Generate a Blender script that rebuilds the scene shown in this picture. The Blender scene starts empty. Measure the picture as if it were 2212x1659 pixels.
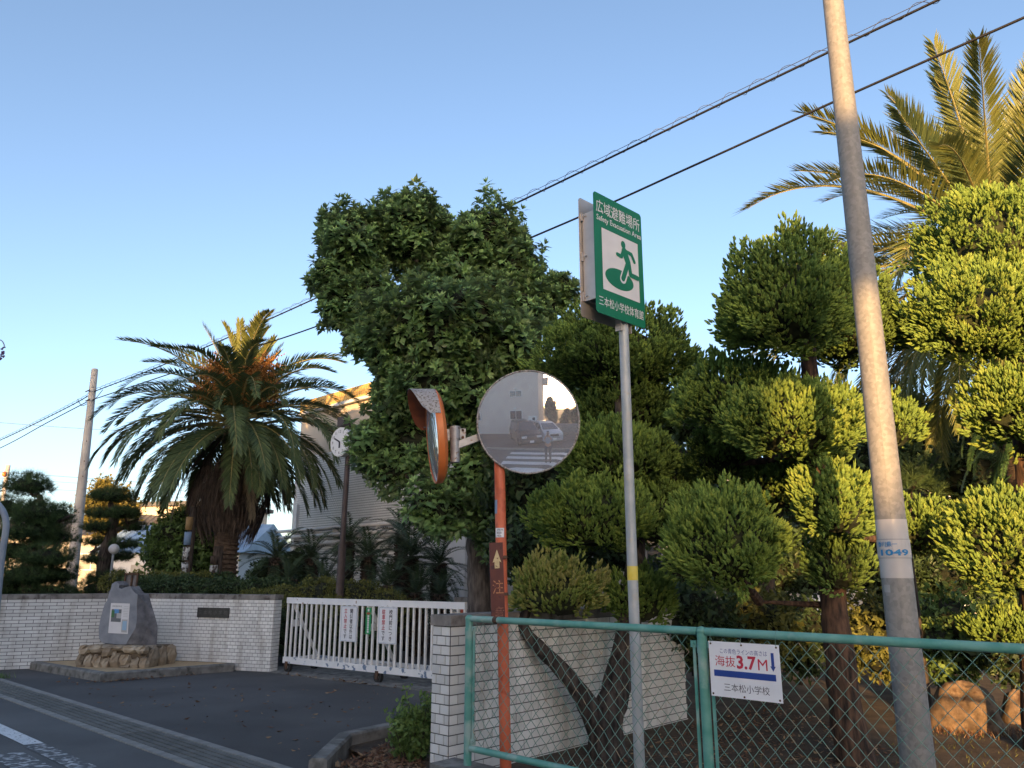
import bpy, math, random
import numpy as np
from mathutils import Vector, Matrix

random.seed(7)
RNG = np.random.default_rng(7)
SC = bpy.context.scene
COL = SC.collection

# ------------------------------------------------------------------ camera
F = 1661.0                      # focal length in units of a 2212 x 1659 picture
PITCH = math.radians(13.9)
CP, SP = math.cos(PITCH), math.sin(PITCH)
CAM = Vector((0.0, 0.0, 1.6))
cam_data = bpy.data.cameras.new("camera")
cam_data.sensor_width = 36.0
cam_data.lens = 36.0 * F / 2212.0
cam_data.clip_start = 0.02
cam_data.clip_end = 3000.0
cam = bpy.data.objects.new("camera", cam_data)
cam.location = CAM
cam.rotation_euler = (math.radians(90) + PITCH, 0, 0)
COL.objects.link(cam)
SC.camera = cam

# ------------------------------------------------------------------ sky and sun
SUN_EL = math.radians(8.5)
SUN_AZ = math.atan2(0.15, 1.0)         # the light travels towards +Y and a little to +X
world = bpy.data.worlds.new("World")
SC.world = world
world.use_nodes = True
wn = world.node_tree
wn.nodes.clear()
sky = wn.nodes.new("ShaderNodeTexSky")
sky.sky_type = 'NISHITA'
sky.sun_disc = False
sky.sun_elevation = SUN_EL
sky.sun_rotation = math.pi + SUN_AZ
sky.altitude = 0
sky.air_density = 0.75
sky.dust_density = 2.0
sky.ozone_density = 2.2
bg = wn.nodes.new("ShaderNodeBackground")
bg.inputs[1].default_value = 0.15
wo = wn.nodes.new("ShaderNodeOutputWorld")
wb = wn.nodes.new("ShaderNodeMix")          # camera white balance
wb.data_type = 'RGBA'; wb.blend_type = 'MULTIPLY'
wb.inputs["Factor"].default_value = 1.0
wb.inputs["B"].default_value = (1.11, 0.945, 0.83, 1)
wn.links.new(sky.outputs[0], wb.inputs["A"])
wn.links.new(wb.outputs["Result"], bg.inputs[0])
wn.links.new(bg.outputs[0], wo.inputs[0])

sun_data = bpy.data.lights.new("sun", 'SUN')
sun_data.energy = 3.3
sun_data.angle = math.radians(0.6)
sun_data.color = (1.0, 0.57, 0.22)
sun = bpy.data.objects.new("sun", sun_data)
to_sun = Vector((-math.sin(SUN_AZ) * math.cos(SUN_EL), -math.cos(SUN_AZ) * math.cos(SUN_EL), math.sin(SUN_EL)))
sun.rotation_euler = to_sun.to_track_quat('Z', 'Y').to_euler()
sun.location = to_sun * 60
COL.objects.link(sun)

SC.view_settings.view_transform = 'Standard'
SC.view_settings.look = 'None'
SC.view_settings.exposure = 1.82
SC.view_settings.gamma = 1.0
SC.view_settings.use_curve_mapping = False
SC.render.film_transparent = False

# ------------------------------------------------------------------ pixel <-> place
def ray(x, y):
    u = (x - 1106.0) / F
    v = (829.5 - y) / F
    return Vector((u, CP - v * SP, SP + v * CP))

def at(x, y, Y):
    d = ray(x, y)
    return CAM + d * (Y / d.y)

def gnd(x, y, z=0.0):
    d = ray(x, y)
    return CAM + d * ((z - CAM.z) / d.z)

def mpp(x, y, Y):                # metres per picture unit
    return (Y / ray(x, y).y) / F

# ------------------------------------------------------------------ objects, names, labels
ORG = {}

def tag(o, label=None, cat=None, group=None, kind=None):
    if label: o["label"] = label
    if cat: o["category"] = cat
    if group: o["group"] = group
    if kind: o["kind"] = kind
    return o

def thing(name, loc, label, cat, group=None):
    o = bpy.data.objects.new(name, None)
    o.empty_display_size = 0.2
    o.location = loc
    COL.objects.link(o)
    ORG[o] = np.array(loc, dtype=float)
    return tag(o, label, cat, group)

def link_mesh(name, me, parent=None, loc=(0, 0, 0)):
    o = bpy.data.objects.new(name, me)
    o.location = loc
    if parent is not None:
        o.parent = parent
    COL.objects.link(o)
    return o

UP = Vector((0, 0, 1))

class Geo:
    """collects pieces of one mesh"""
    def __init__(self):
        self.V = []; self.L = []; self.S = []; self.M = []; self.T = []; self.n = 0

    def raw(self, V, Fc, m=0, t=0.5):
        V = np.asarray(V, dtype=np.float64).reshape(-1, 3)
        loops = []; sizes = []
        for f in Fc:
            loops.extend(f); sizes.append(len(f))
        self.V.append(V)
        self.L.append(np.array(loops, dtype=np.int64) + self.n)
        self.S.append(np.array(sizes, dtype=np.int64))
        self.M.append(np.full(len(sizes), m, dtype=np.int32))
        self.T.append(np.full(len(sizes), t, dtype=np.float32))
        self.n += len(V)

    def inst(self, TV, TF, P, R, S, m=0, T=None, stretch=None):
        TV = np.asarray(TV, float); TF = np.asarray(TF, np.int64)
        P = np.asarray(P, float); N = len(P)
        if N == 0: return
        S = np.asarray(S, float).reshape(N, -1)
        if S.shape[1] == 1: S = np.repeat(S, 3, axis=1)
        loc = TV[None, :, :] * S[:, None, :]
        W = np.einsum('nij,nkj->nki', R, loc) + P[:, None, :]
        k = TF.shape[1]
        idx = TF[None, :, :] + (np.arange(N) * len(TV))[:, None, None] + self.n
        self.V.append(W.reshape(-1, 3))
        self.L.append(idx.reshape(-1))
        self.S.append(np.full(N * len(TF), k, dtype=np.int64))
        self.M.append(np.full(N * len(TF), m, dtype=np.int32))
        if T is None: T = np.full(N, 0.5)
        self.T.append(np.repeat(np.asarray(T, np.float32), len(TF)))
        self.n += N * len(TV)

    def obox(self, c, ax, ay, az, m=0, t=0.5):
        """box about c with half axes ax, ay, az"""
        c = np.array(c, float); ax = np.array(ax, float); ay = np.array(ay, float); az = np.array(az, float)
        V = [c + sx * ax + sy * ay + sz * az for sz in (-1, 1) for sy in (-1, 1) for sx in (-1, 1)]
        Fc = [(0, 2, 3, 1), (4, 5, 7, 6), (0, 1, 5, 4), (2, 6, 7, 3), (0, 4, 6, 2), (1, 3, 7, 5)]
        if np.dot(np.cross(ax, ay), az) < 0: Fc = [f[::-1] for f in Fc]
        self.raw(V, Fc, m, t)

    def box(self, c, s, m=0, rz=0.0, t=0.5):
        co, si = math.cos(rz), math.sin(rz)
        self.obox(c, (co * s[0] / 2, si * s[0] / 2, 0), (-si * s[1] / 2, co * s[1] / 2, 0), (0, 0, s[2] / 2), m, t)

    def tube(self, pts, rad, n=8, m=0, caps=True, t=0.5, wob=0.0):
        pts = [Vector(p) for p in pts]
        if not hasattr(rad, '__len__'): rad = [rad] * len(pts)
        V = []; Fc = []
        ref = None
        for i, p in enumerate(pts):
            a = pts[max(0, i - 1)]; b = pts[min(len(pts) - 1, i + 1)]
            d = (b - a)
            d = d.normalized() if d.length > 1e-9 else Vector((0, 0, 1))
            if ref is None:
                ref = Vector((1, 0, 0)) if abs(d.x) < 0.8 else Vector((0, 1, 0))
            s = d.cross(ref).normalized()
            r = s.cross(d).normalized()
            ref = r
            for k in range(n):
                w = 2 * math.pi * k / n
                rr = rad[i] * (1 + (wob * (random.random() - 0.5) if wob else 0))
                V.append(p + (s * math.cos(w) + r * math.sin(w)) * rr)
        for i in range(len(pts) - 1):
            for k in range(n):
                k2 = (k + 1) % n
                Fc.append((i * n + k, i * n + k2, (i + 1) * n + k2, (i + 1) * n + k))
        if caps:
            Fc.append(tuple(range(n))[::-1])
            Fc.append(tuple((len(pts) - 1) * n + k for k in range(n)))
        self.raw(V, [f[::-1] for f in Fc], m, t)

    def prism(self, poly, depth, m=0, t=0.5):
        """poly: list of 3D points in order (front face), depth: vector to the back face"""
        poly = [Vector(p) for p in poly]; d = Vector(depth); n = len(poly)
        V = poly + [p + d for p in poly]
        Fc = [tuple(range(n)), tuple(range(2 * n - 1, n - 1, -1))]
        for k in range(n):
            k2 = (k + 1) % n
            Fc.append((k, k + n, k2 + n, k2))
        self.raw(V, Fc, m, t)

    def face(self, poly, m=0, t=0.5):
        self.raw(poly, [tuple(range(len(poly)))], m, t)

    def ball(self, c, r, n=8, k=6, m=0, t=0.5, noise=0.0):
        c = np.array(c, float); r = np.array(r, float) * np.ones(3)
        V = []; Fc = []
        for i in range(k + 1):
            th = math.pi * i / k
            for j in range(n):
                ph = 2 * math.pi * j / n
                q = 1 + noise * (random.random() - 0.5)
                V.append(c + r * q * np.array([math.sin(th) * math.cos(ph), math.sin(th) * math.sin(ph), math.cos(th)]))
        for i in range(k):
            for j in range(n):
                j2 = (j + 1) % n
                Fc.append((i * n + j, (i + 1) * n + j, (i + 1) * n + j2, i * n + j2))
        self.raw(V, Fc, m, t)

    def mesh(self, name, mats, org=(0, 0, 0), smooth=False):
        V = np.concatenate(self.V) - np.array(org, float)
        L = np.concatenate(self.L).astype(np.int32); S = np.concatenate(self.S).astype(np.int32)
        me = bpy.data.meshes.new(name)
        me.vertices.add(len(V)); me.vertices.foreach_set("co", V.astype(np.float32).ravel())
        me.loops.add(len(L)); me.loops.foreach_set("vertex_index", L)
        me.polygons.add(len(S))
        st = np.zeros(len(S), np.int32); st[1:] = np.cumsum(S)[:-1]
        me.polygons.foreach_set("loop_start", st)
        for mm in (mats if isinstance(mats, (list, tuple)) else [mats]): me.materials.append(mm)
        me.polygons.foreach_set("material_index", np.concatenate(self.M))
        a = me.attributes.new("tint", 'FLOAT', 'FACE')
        a.data.foreach_set("value", np.concatenate(self.T))
        me.update(calc_edges=True)
        me.polygons.foreach_set("use_smooth", np.full(len(S), bool(smooth)))
        me.validate()
        return me

    def build(self, name, mats, parent=None, smooth=False, kind=None, auto=None):
        if parent is not None:
            org = ORG[parent]
            o = link_mesh(name, self.mesh(name, mats, org, smooth), parent)
            ORG[o] = org
        else:
            V = np.concatenate(self.V)
            org = np.array([(V[:, 0].min() + V[:, 0].max()) / 2, (V[:, 1].min() + V[:, 1].max()) / 2, V[:, 2].min()])
            o = link_mesh(name, self.mesh(name, mats, org, smooth), None, org)
            ORG[o] = org
        if auto:
            try: o.data.set_sharp_from_angle(angle=math.radians(auto))
            except Exception: pass
        if kind: o["kind"] = kind
        return o

# ------------------------------------------------------------------ materials
def new_mat(name):
    m = bpy.data.materials.new(name); m.use_nodes = True
    nt = m.node_tree
    return m, nt, nt.nodes["Principled BSDF"]

def nn(nt, t, **kw):
    n = nt.nodes.new(t)
    for k, v in kw.items(): setattr(n, k, v)
    return n

def ramp(nt, stops):
    r = nn(nt, "ShaderNodeValToRGB")
    e = r.color_ramp.elements
    e[0].position, e[0].color = stops[0][0], (*stops[0][1], 1)
    e[1].position, e[1].color = stops[1][0], (*stops[1][1], 1)
    for p, c in stops[2:]:
        q = e.new(p); q.color = (*c, 1)
    return r

def surf(name, c1, c2=None, scale=6.0, rough=0.7, metal=0.0, bump=0.0, bscale=None, spec=0.5, detail=6, lo=0.35, hi=0.65,
         c3=None, scale3=20.0, lo3=0.6, hi3=0.68, stretch=None, obj_var=0.0, coat=0.0, voronoi=False):
    """mottled surface: c1/c2 by noise, patches of c3, optional bump and per object variation"""
    m, nt, b = new_mat(name)
    tc = nn(nt, "ShaderNodeTexCoord")
    geo = nn(nt, "ShaderNodeNewGeometry")
    src = geo.outputs["Position"]
    mp = nn(nt, "ShaderNodeMapping")
    nt.links.new(src, mp.inputs[0])
    if stretch: mp.inputs["Scale"].default_value = stretch
    out = None
    if c2 is None: c2 = c1
    if voronoi:
        nz = nn(nt, "ShaderNodeTexVoronoi"); nz.inputs["Scale"].default_value = scale
        fac = nz.outputs["Color"]
        sep = nn(nt, "ShaderNodeSeparateColor"); nt.links.new(fac, sep.inputs[0]); fac = sep.outputs[0]
    else:
        nz = nn(nt, "ShaderNodeTexNoise"); nz.inputs["Scale"].default_value = scale; nz.inputs["Detail"].default_value = detail
        fac = nz.outputs["Fac"]
    nt.links.new(mp.outputs[0], nz.inputs["Vector"])
    r = ramp(nt, [(lo, c1), (hi, c2)])
    nt.links.new(fac, r.inputs[0])
    colr = r.outputs[0]
    if c3 is not None:
        n3 = nn(nt, "ShaderNodeTexNoise"); n3.inputs["Scale"].default_value = scale3; n3.inputs["Detail"].default_value = 5
        nt.links.new(mp.outputs[0], n3.inputs["Vector"])
        r3 = ramp(nt, [(lo3, (0, 0, 0)), (hi3, (1, 1, 1))])
        nt.links.new(n3.outputs["Fac"], r3.inputs[0])
        mx = nn(nt, "ShaderNodeMix", data_type='RGBA')
        nt.links.new(r3.outputs[0], mx.inputs["Factor"])
        nt.links.new(colr, mx.inputs["A"]); mx.inputs["B"].default_value = (*c3, 1)
        colr = mx.outputs["Result"]
    if obj_var:
        oi = nn(nt, "ShaderNodeObjectInfo")
        mr = nn(nt, "ShaderNodeMapRange"); mr.inputs["To Min"].default_value = 1 - obj_var; mr.inputs["To Max"].default_value = 1 + obj_var * 0.5
        nt.links.new(oi.outputs["Random"], mr.inputs["Value"])
        hs = nn(nt, "ShaderNodeMix", data_type='RGBA', blend_type='MULTIPLY'); hs.inputs["Factor"].default_value = 1.0
        cb = nn(nt, "ShaderNodeCombineColor")
        for i in range(3): nt.links.new(mr.outputs[0], cb.inputs[i])
        nt.links.new(colr, hs.inputs["A"]); nt.links.new(cb.outputs[0], hs.inputs["B"])
        colr = hs.outputs["Result"]
    nt.links.new(colr, b.inputs["Base Color"])
    b.inputs["Roughness"].default_value = rough
    b.inputs["Metallic"].default_value = metal
    b.inputs["Specular IOR Level"].default_value = spec
    if coat: b.inputs["Coat Weight"].default_value = coat
    if bump:
        nb = nn(nt, "ShaderNodeTexNoise"); nb.inputs["Scale"].default_value = bscale or scale * 4; nb.inputs["Detail"].default_value = 8
        nt.links.new(mp.outputs[0], nb.inputs["Vector"])
        bp = nn(nt, "ShaderNodeBump"); bp.inputs["Strength"].default_value = bump; bp.inputs["Distance"].default_value = 0.02
        nt.links.new(nb.outputs["Fac"], bp.inputs["Height"]); nt.links.new(bp.outputs[0], b.inputs["Normal"])
    return m

def flat(name, c, rough=0.6, metal=0.0, spec=0.4):
    return surf(name, [x * 0.93 for x in c], c, scale=9, rough=rough, metal=metal, spec=spec)

def leaf_mat(name, stops, rough=0.5, spec=0.35, trans=0.25, back=None):
    """leaf colours picked per leaf by the tint attribute; some light passes through"""
    m, nt, b = new_mat(name)
    a = nn(nt, "ShaderNodeAttribute"); a.attribute_name = "tint"
    r = ramp(nt, stops); nt.links.new(a.outputs["Fac"], r.inputs[0])
    colr = r.outputs[0]
    if back is not None:
        g = nn(nt, "ShaderNodeNewGeometry")
        mx = nn(nt, "ShaderNodeMix", data_type='RGBA')
        ml = nn(nt, "ShaderNodeMath", operation='MULTIPLY'); ml.inputs[1].default_value = 0.4
        nt.links.new(g.outputs["Backfacing"], ml.inputs[0])
        nt.links.new(ml.outputs[0], mx.inputs["Factor"]); nt.links.new(colr, mx.inputs["A"]); mx.inputs["B"].default_value = (*back, 1)
        colr = mx.outputs["Result"]
    nt.links.new(colr, b.inputs["Base Color"])
    b.inputs["Roughness"].default_value = rough
    b.inputs["Specular IOR Level"].default_value = spec
    if trans:
        tr = nn(nt, "ShaderNodeBsdfTranslucent"); nt.links.new(colr, tr.inputs["Color"])
        mix = nn(nt, "ShaderNodeMixShader"); mix.inputs[0].default_value = trans
        out = nt.nodes["Material Output"]
        nt.links.new(b.outputs[0], mix.inputs[1]); nt.links.new(tr.outputs[0], mix.inputs[2])
        nt.links.new(mix.outputs[0], out.inputs["Surface"])
    return m

M = {}
M['asphalt'] = surf('asphalt', (0.085, 0.085, 0.085), (0.135, 0.133, 0.131), scale=.7, rough=0.85, bump=0.5, bscale=160, c3=(0.16, 0.158, 0.155), scale3=55, lo3=0.60, hi3=0.74)
M['drive'] = surf('driveway_asphalt', (0.062, 0.060, 0.060), (0.105, 0.102, 0.101), scale=.6, rough=0.85, bump=0.5, bscale=180, c3=(0.13, 0.128, 0.125), scale3=60, lo3=0.60, hi3=0.75)
M['soil'] = surf('soil', (0.045, 0.032, 0.022), (0.10, 0.072, 0.048), scale=3.0, rough=0.95, bump=0.8, bscale=40, c3=(0.13, 0.095, 0.06), scale3=30)
M['sand'] = surf('sand', (0.42, 0.30, 0.17), (0.52, 0.385, 0.225), scale=9, rough=0.95, bump=0.5, bscale=120)
M['concrete'] = surf('concrete', (0.20, 0.19, 0.17), (0.29, 0.28, 0.26), scale=4, rough=0.9, bump=0.35, bscale=60, c3=(0.10, 0.10, 0.09), scale3=7, lo3=0.55, hi3=0.75)
M['concrete_dark'] = surf('weathered_concrete', (0.13, 0.125, 0.115), (0.26, 0.25, 0.23), scale=6, rough=0.92, bump=0.4, bscale=70, c3=(0.05, 0.05, 0.04), scale3=9, lo3=0.5, hi3=0.75)
M['pole_concrete'] = surf('pole_concrete', (0.33, 0.31, 0.29), (0.42, 0.40, 0.375), scale=3, rough=0.85, bump=0.2, bscale=60)
M['gutter'] = surf('gutter_concrete', (0.115, 0.115, 0.105), (0.17, 0.168, 0.155), scale=5, rough=0.9, bump=0.4, bscale=90, obj_var=0.15)
M['gutter_edge'] = surf('gutter_edge_concrete', (0.22, 0.215, 0.20), (0.30, 0.29, 0.27), scale=8, rough=0.9, bump=0.4, bscale=90)
M['paint_line'] = surf('worn_road_paint', (0.62, 0.63, 0.63), (0.72, 0.72, 0.72), scale=4, rough=0.7, bump=0.2, bscale=120, c3=(0.07, 0.07, 0.072), scale3=30, lo3=0.60, hi3=0.66)
M['paint_worn'] = surf('worn_out_road_paint', (0.40, 0.40, 0.40), (0.62, 0.62, 0.62), scale=40, rough=0.75, bump=0.2, bscale=120, c3=(0.095, 0.095, 0.096), scale3=13, lo3=0.40, hi3=0.50, stretch=(1.0, 1.6, 1))
M['tile'] = surf('white_glazed_tile', (0.70, 0.69, 0.665), (0.78, 0.77, 0.745), scale=2.2, rough=0.32, spec=0.45, obj_var=0.15, c3=(0.47, 0.44, 0.40), scale3=5.0, lo3=0.52, hi3=0.74, stretch=(1, 1, .22))
M['tile_far'] = surf('white_wall_tile', (0.66, 0.655, 0.64), (0.76, 0.755, 0.74), scale=1.2, rough=0.4, spec=0.4, obj_var=0.10)
M['mortar'] = surf('dark_mortar', (0.085, 0.08, 0.078), (0.13, 0.125, 0.12), scale=12, rough=0.95)
M['mortar_far'] = surf('grey_mortar', (0.17, 0.17, 0.17), (0.23, 0.225, 0.22), scale=12, rough=0.95)
M['coping'] = surf('coping_concrete', (0.17, 0.155, 0.14), (0.30, 0.28, 0.26), scale=5, rough=0.92, bump=0.35, bscale=60, c3=(0.07, 0.055, 0.05), scale3=9, lo3=0.5, hi3=0.72, obj_var=0.1)
M['white_paint'] = surf('white_gate_paint', (0.74, 0.75, 0.77), (0.80, 0.80, 0.81), scale=5, rough=0.45, spec=0.4, c3=(0.30, 0.20, 0.13), scale3=13, lo3=0.66, hi3=0.70)
M['white_peel'] = surf('peeling_gate_paint', (0.72, 0.72, 0.72), (0.80, 0.80, 0.80), scale=5, rough=0.5, c3=(0.16, 0.22, 0.32), scale3=9, lo3=0.585, hi3=0.61)
M['white_bar'] = surf('white_bar_paint', (0.70, 0.68, 0.64), (0.80, 0.79, 0.77), scale=6, rough=0.45, c3=(0.55, 0.44, 0.33), scale3=20, lo3=0.66, hi3=0.74)
M['rust'] = surf('rusty_iron', (0.05, 0.035, 0.028), (0.13, 0.065, 0.035), scale=14, rough=0.85)
M['rubber'] = flat('black_rubber', (0.03, 0.03, 0.03), 0.8)
M['green_paint'] = surf('green_fence_paint', (0.075, 0.27, 0.22), (0.16, 0.36, 0.31), scale=7, rough=0.45, spec=0.4, c3=(0.30, 0.42, 0.38), scale3=5, lo3=0.55, hi3=0.68)
M['green_wire'] = surf('green_wire', (0.10, 0.235, 0.19), (0.17, 0.30, 0.25), scale=10, rough=0.5, c3=(0.36, 0.27, 0.17), scale3=17, lo3=0.55, hi3=0.66)
M['galv'] = surf('galvanised_steel', (0.19, 0.188, 0.182), (0.265, 0.26, 0.25), scale=48, rough=0.62, metal=0.05, voronoi=True, lo=0.0, hi=1.0)
M['galv_post'] = surf('post_grey_steel', (0.33, 0.36, 0.37), (0.42, 0.44, 0.45), scale=8, rough=0.5, metal=0.15, c3=(0.42, 0.38, 0.32), scale3=12, lo3=0.62, hi3=0.75)
M['steel'] = surf('bracket_steel', (0.30, 0.31, 0.33), (0.40, 0.41, 0.42), scale=20, rough=0.5, metal=0.4, c3=(0.22, 0.13, 0.08), scale3=30, lo3=0.64, hi3=0.7)
M['alu'] = surf('aluminium', (0.42, 0.38, 0.35), (0.50, 0.46, 0.43), scale=6, rough=0.4, metal=0.5)
M['orange'] = surf('orange_pole_paint', (0.56, 0.115, 0.045), (0.66, 0.17, 0.085), scale=4, rough=0.5, c3=(0.40, 0.07, 0.03), scale3=8, lo3=0.55, hi3=0.7)
M['orange_rim'] = surf('orange_mirror_rim', (0.66, 0.16, 0.035), (0.74, 0.22, 0.06), scale=5, rough=0.5)
M['visor_out'] = surf('weathered_visor', (0.34, 0.32, 0.31), (0.42, 0.40, 0.38), scale=9, rough=0.8, c3=(0.11, 0.075, 0.055), scale3=55, lo3=0.50, hi3=0.66)
M['visor_in'] = surf('orange_brown_visor', (0.22, 0.06, 0.025), (0.30, 0.085, 0.035), scale=7, rough=0.7)
M['rust_board'] = surf('rusted_brown_board', (0.085, 0.022, 0.018), (0.14, 0.035, 0.022), scale=8, rough=0.65, c3=(0.06, 0.02, 0.02), scale3=16)
M['cream_print'] = surf('faded_cream_print', (0.52, 0.40, 0.20), (0.62, 0.50, 0.28), scale=30, rough=0.7, c3=(0.20, 0.09, 0.04), scale3=60, lo3=0.58, hi3=0.66)
M['orange_print'] = surf('faded_orange_print', (0.42, 0.17, 0.07), (0.52, 0.24, 0.11), scale=30, rough=0.7, c3=(0.13, 0.03, 0.02), scale3=70, lo3=0.55, hi3=0.62)
M['ghost_print'] = surf('worn_off_print', (0.20, 0.075, 0.05), (0.28, 0.11, 0.07), scale=30, rough=0.7, c3=(0.10, 0.03, 0.02), scale3=50, lo3=0.5, hi3=0.58)
M['sign_white'] = flat('sign_white', (0.78, 0.79, 0.82), 0.4)
M['sign_edge'] = flat('sign_blue_line', (0.20, 0.30, 0.45), 0.5)
M['sign_red'] = flat('sign_red', (0.52, 0.03, 0.06), 0.5)
M['sign_black'] = flat('sign_black', (0.018, 0.018, 0.035), 0.5)
M['sign_navy'] = flat('sign_navy', (0.018, 0.055, 0.28), 0.5)
M['sign_violet'] = flat('sign_slate_blue', (0.10, 0.11, 0.30), 0.5)
M['sign_green'] = surf('evacuation_green', (0.006, 0.155, 0.075), (0.010, 0.18, 0.09), scale=2, rough=0.45, spec=0.3)
M['sign_pale'] = flat('retro_white', (0.70, 0.68, 0.68), 0.45)
M['banner_green'] = flat('banner_green', (0.02, 0.30, 0.10), 0.5)
M['banner_red'] = flat('banner_red', (0.40, 0.06, 0.03), 0.5)
M['band_white'] = flat('pole_band_white', (0.50, 0.48, 0.47), 0.4)
M['plate_grey'] = flat('pole_plate_grey', (0.34, 0.34, 0.35), 0.4)
M['print_blue'] = flat('print_blue', (0.02, 0.21, 0.47), 0.5)
M['yellow_tape'] = surf('yellow_tape', (0.65, 0.50, 0.06), (0.75, 0.62, 0.15), scale=10, rough=0.5)
M['cable'] = flat('black_cable', (0.012, 0.012, 0.015), 0.6)
M['wire'] = flat('dark_wire', (0.05, 0.055, 0.07), 0.6)
M['stone_grey'] = surf('grey_monument_stone', (0.20, 0.21, 0.235), (0.27, 0.28, 0.305), scale=7, rough=0.8, bump=0.3, bscale=40)
M['stone_side'] = surf('rough_grey_stone', (0.11, 0.105, 0.11), (0.24, 0.23, 0.235), scale=6, rough=0.9, bump=0.9, bscale=18)
M['rubble'] = surf('rubble_stone', (0.30, 0.225, 0.15), (0.50, 0.41, 0.30), scale=5, rough=0.92, bump=0.7, bscale=22, c3=(0.10, 0.07, 0.045), scale3=8, lo3=0.6, hi3=0.75, obj_var=0.38)
M['rubble_mortar'] = surf('rubble_mortar', (0.12, 0.09, 0.06), (0.20, 0.15, 0.10), scale=10, rough=0.95, bump=0.5)
M['boulder'] = surf('brown_boulder', (0.08, 0.055, 0.035), (0.20, 0.135, 0.08), scale=11, rough=0.9, bump=0.9, bscale=12, c3=(0.07, 0.04, 0.025), scale3=5, lo3=0.58, hi3=0.64)
M['plaque'] = surf('black_plaque', (0.014, 0.015, 0.016), (0.028, 0.03, 0.03), scale=14, rough=0.4)
M['plaque_text'] = flat('plaque_letters', (0.09, 0.095, 0.09), 0.4)
M['bark'] = surf('dark_bark', (0.018, 0.013, 0.011), (0.085, 0.066, 0.054), scale=24, rough=0.95, bump=1.0, bscale=22, stretch=(1, 1, 0.22))
M['bark_grey'] = surf('grey_bark', (0.055, 0.045, 0.04), (0.16, 0.135, 0.118), scale=22, rough=0.95, bump=1.0, bscale=34, stretch=(1, 1, 0.22))
M['bark_red'] = surf('red_brown_bark', (0.018, 0.012, 0.009), (0.115, 0.065, 0.042), scale=26, rough=0.95, bump=1.0, bscale=24, stretch=(1, 1, 0.2))
M['palm_trunk'] = surf('palm_trunk_bark', (0.085, 0.058, 0.042), (0.17, 0.12, 0.088), scale=10, rough=0.95, bump=1.0, bscale=18, stretch=(0.6, 0.6, 3.0))
M['fibre'] = surf('dead_palm_fibre', (0.05, 0.038, 0.032), (0.13, 0.098, 0.08), scale=16, rough=0.95, stretch=(1, 1, 0.15))
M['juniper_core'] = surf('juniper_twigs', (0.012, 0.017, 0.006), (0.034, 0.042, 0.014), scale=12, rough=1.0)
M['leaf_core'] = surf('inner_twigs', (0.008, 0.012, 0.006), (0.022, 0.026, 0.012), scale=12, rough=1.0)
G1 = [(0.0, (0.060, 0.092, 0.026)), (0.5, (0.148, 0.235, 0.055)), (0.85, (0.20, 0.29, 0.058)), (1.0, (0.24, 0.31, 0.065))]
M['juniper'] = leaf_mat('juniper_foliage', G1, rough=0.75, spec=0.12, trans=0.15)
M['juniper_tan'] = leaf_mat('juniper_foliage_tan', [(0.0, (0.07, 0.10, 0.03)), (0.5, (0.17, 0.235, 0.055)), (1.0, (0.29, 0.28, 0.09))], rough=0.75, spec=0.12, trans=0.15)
M['camphor'] = leaf_mat('camphor_leaves', [(0.0, (0.060, 0.085, 0.040)), (0.4, (0.155, 0.275, 0.10)), (0.75, (0.30, 0.48, 0.16)), (1.0, (0.40, 0.57, 0.22))], rough=0.42, spec=0.45, trans=0.40, back=(0.13, 0.115, 0.09))
M['bush_dark'] = leaf_mat('dark_bush_leaves', [(0.0, (0.022, 0.040, 0.018)), (0.6, (0.050, 0.088, 0.034)), (1.0, (0.10, 0.155, 0.06))], rough=0.5, trans=0.2)
M['bush'] = leaf_mat('bush_leaves', [(0.0, (0.05, 0.09, 0.03)), (0.6, (0.12, 0.20, 0.055)), (1.0, (0.20, 0.30, 0.085))], rough=0.5, trans=0.25)
M['azalea'] = leaf_mat('azalea_leaves', [(0.0, (0.065, 0.075, 0.020)), (0.6, (0.13, 0.145, 0.036)), (1.0, (0.21, 0.215, 0.06))], rough=0.6, trans=0.2)
M['yellow_tree'] = leaf_mat('yellow_leaves', [(0.0, (0.13, 0.12, 0.025)), (0.6, (0.24, 0.20, 0.04)), (1.0, (0.36, 0.28, 0.06))], rough=0.5, trans=0.35)  # yellow tones set in the leaf colour itself
M['pine'] = leaf_mat('pine_needles', [(0.0, (0.022, 0.042, 0.020)), (0.6, (0.055, 0.10, 0.038)), (1.0, (0.11, 0.17, 0.06))], rough=0.6, spec=0.2, trans=0.15)
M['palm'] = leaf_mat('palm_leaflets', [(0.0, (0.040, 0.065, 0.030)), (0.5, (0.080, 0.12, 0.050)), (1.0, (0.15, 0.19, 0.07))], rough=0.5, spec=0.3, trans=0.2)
M['palm_golden'] = leaf_mat('golden_palm_leaflets', [(0.0, (0.10, 0.13, 0.035)), (0.5, (0.16, 0.185, 0.05)), (1.0, (0.25, 0.25, 0.075))], rough=0.45, spec=0.35, trans=0.25)  # yellower leaflet tone of the young fronds and the right palm
M['palm_dry'] = leaf_mat('dry_palm_leaflets', [(0.0, (0.07, 0.055, 0.035)), (0.5, (0.14, 0.115, 0.075)), (1.0, (0.20, 0.165, 0.11))], rough=0.6, trans=0.2)
M['rachis'] = surf('palm_rachis', (0.20, 0.19, 0.07), (0.30, 0.26, 0.10), scale=8, rough=0.5)
M['dates'] = leaf_mat('orange_date_strands', [(0.0, (0.20, 0.085, 0.025)), (0.5, (0.34, 0.15, 0.04)), (1.0, (0.44, 0.22, 0.06))], rough=0.6, trans=0.1)
M['cycad'] = leaf_mat('cycad_leaflets', [(0.0, (0.020, 0.035, 0.020)), (0.6, (0.045, 0.075, 0.036)), (1.0, (0.085, 0.125, 0.055))], rough=0.4, spec=0.45, trans=0.15)
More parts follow.
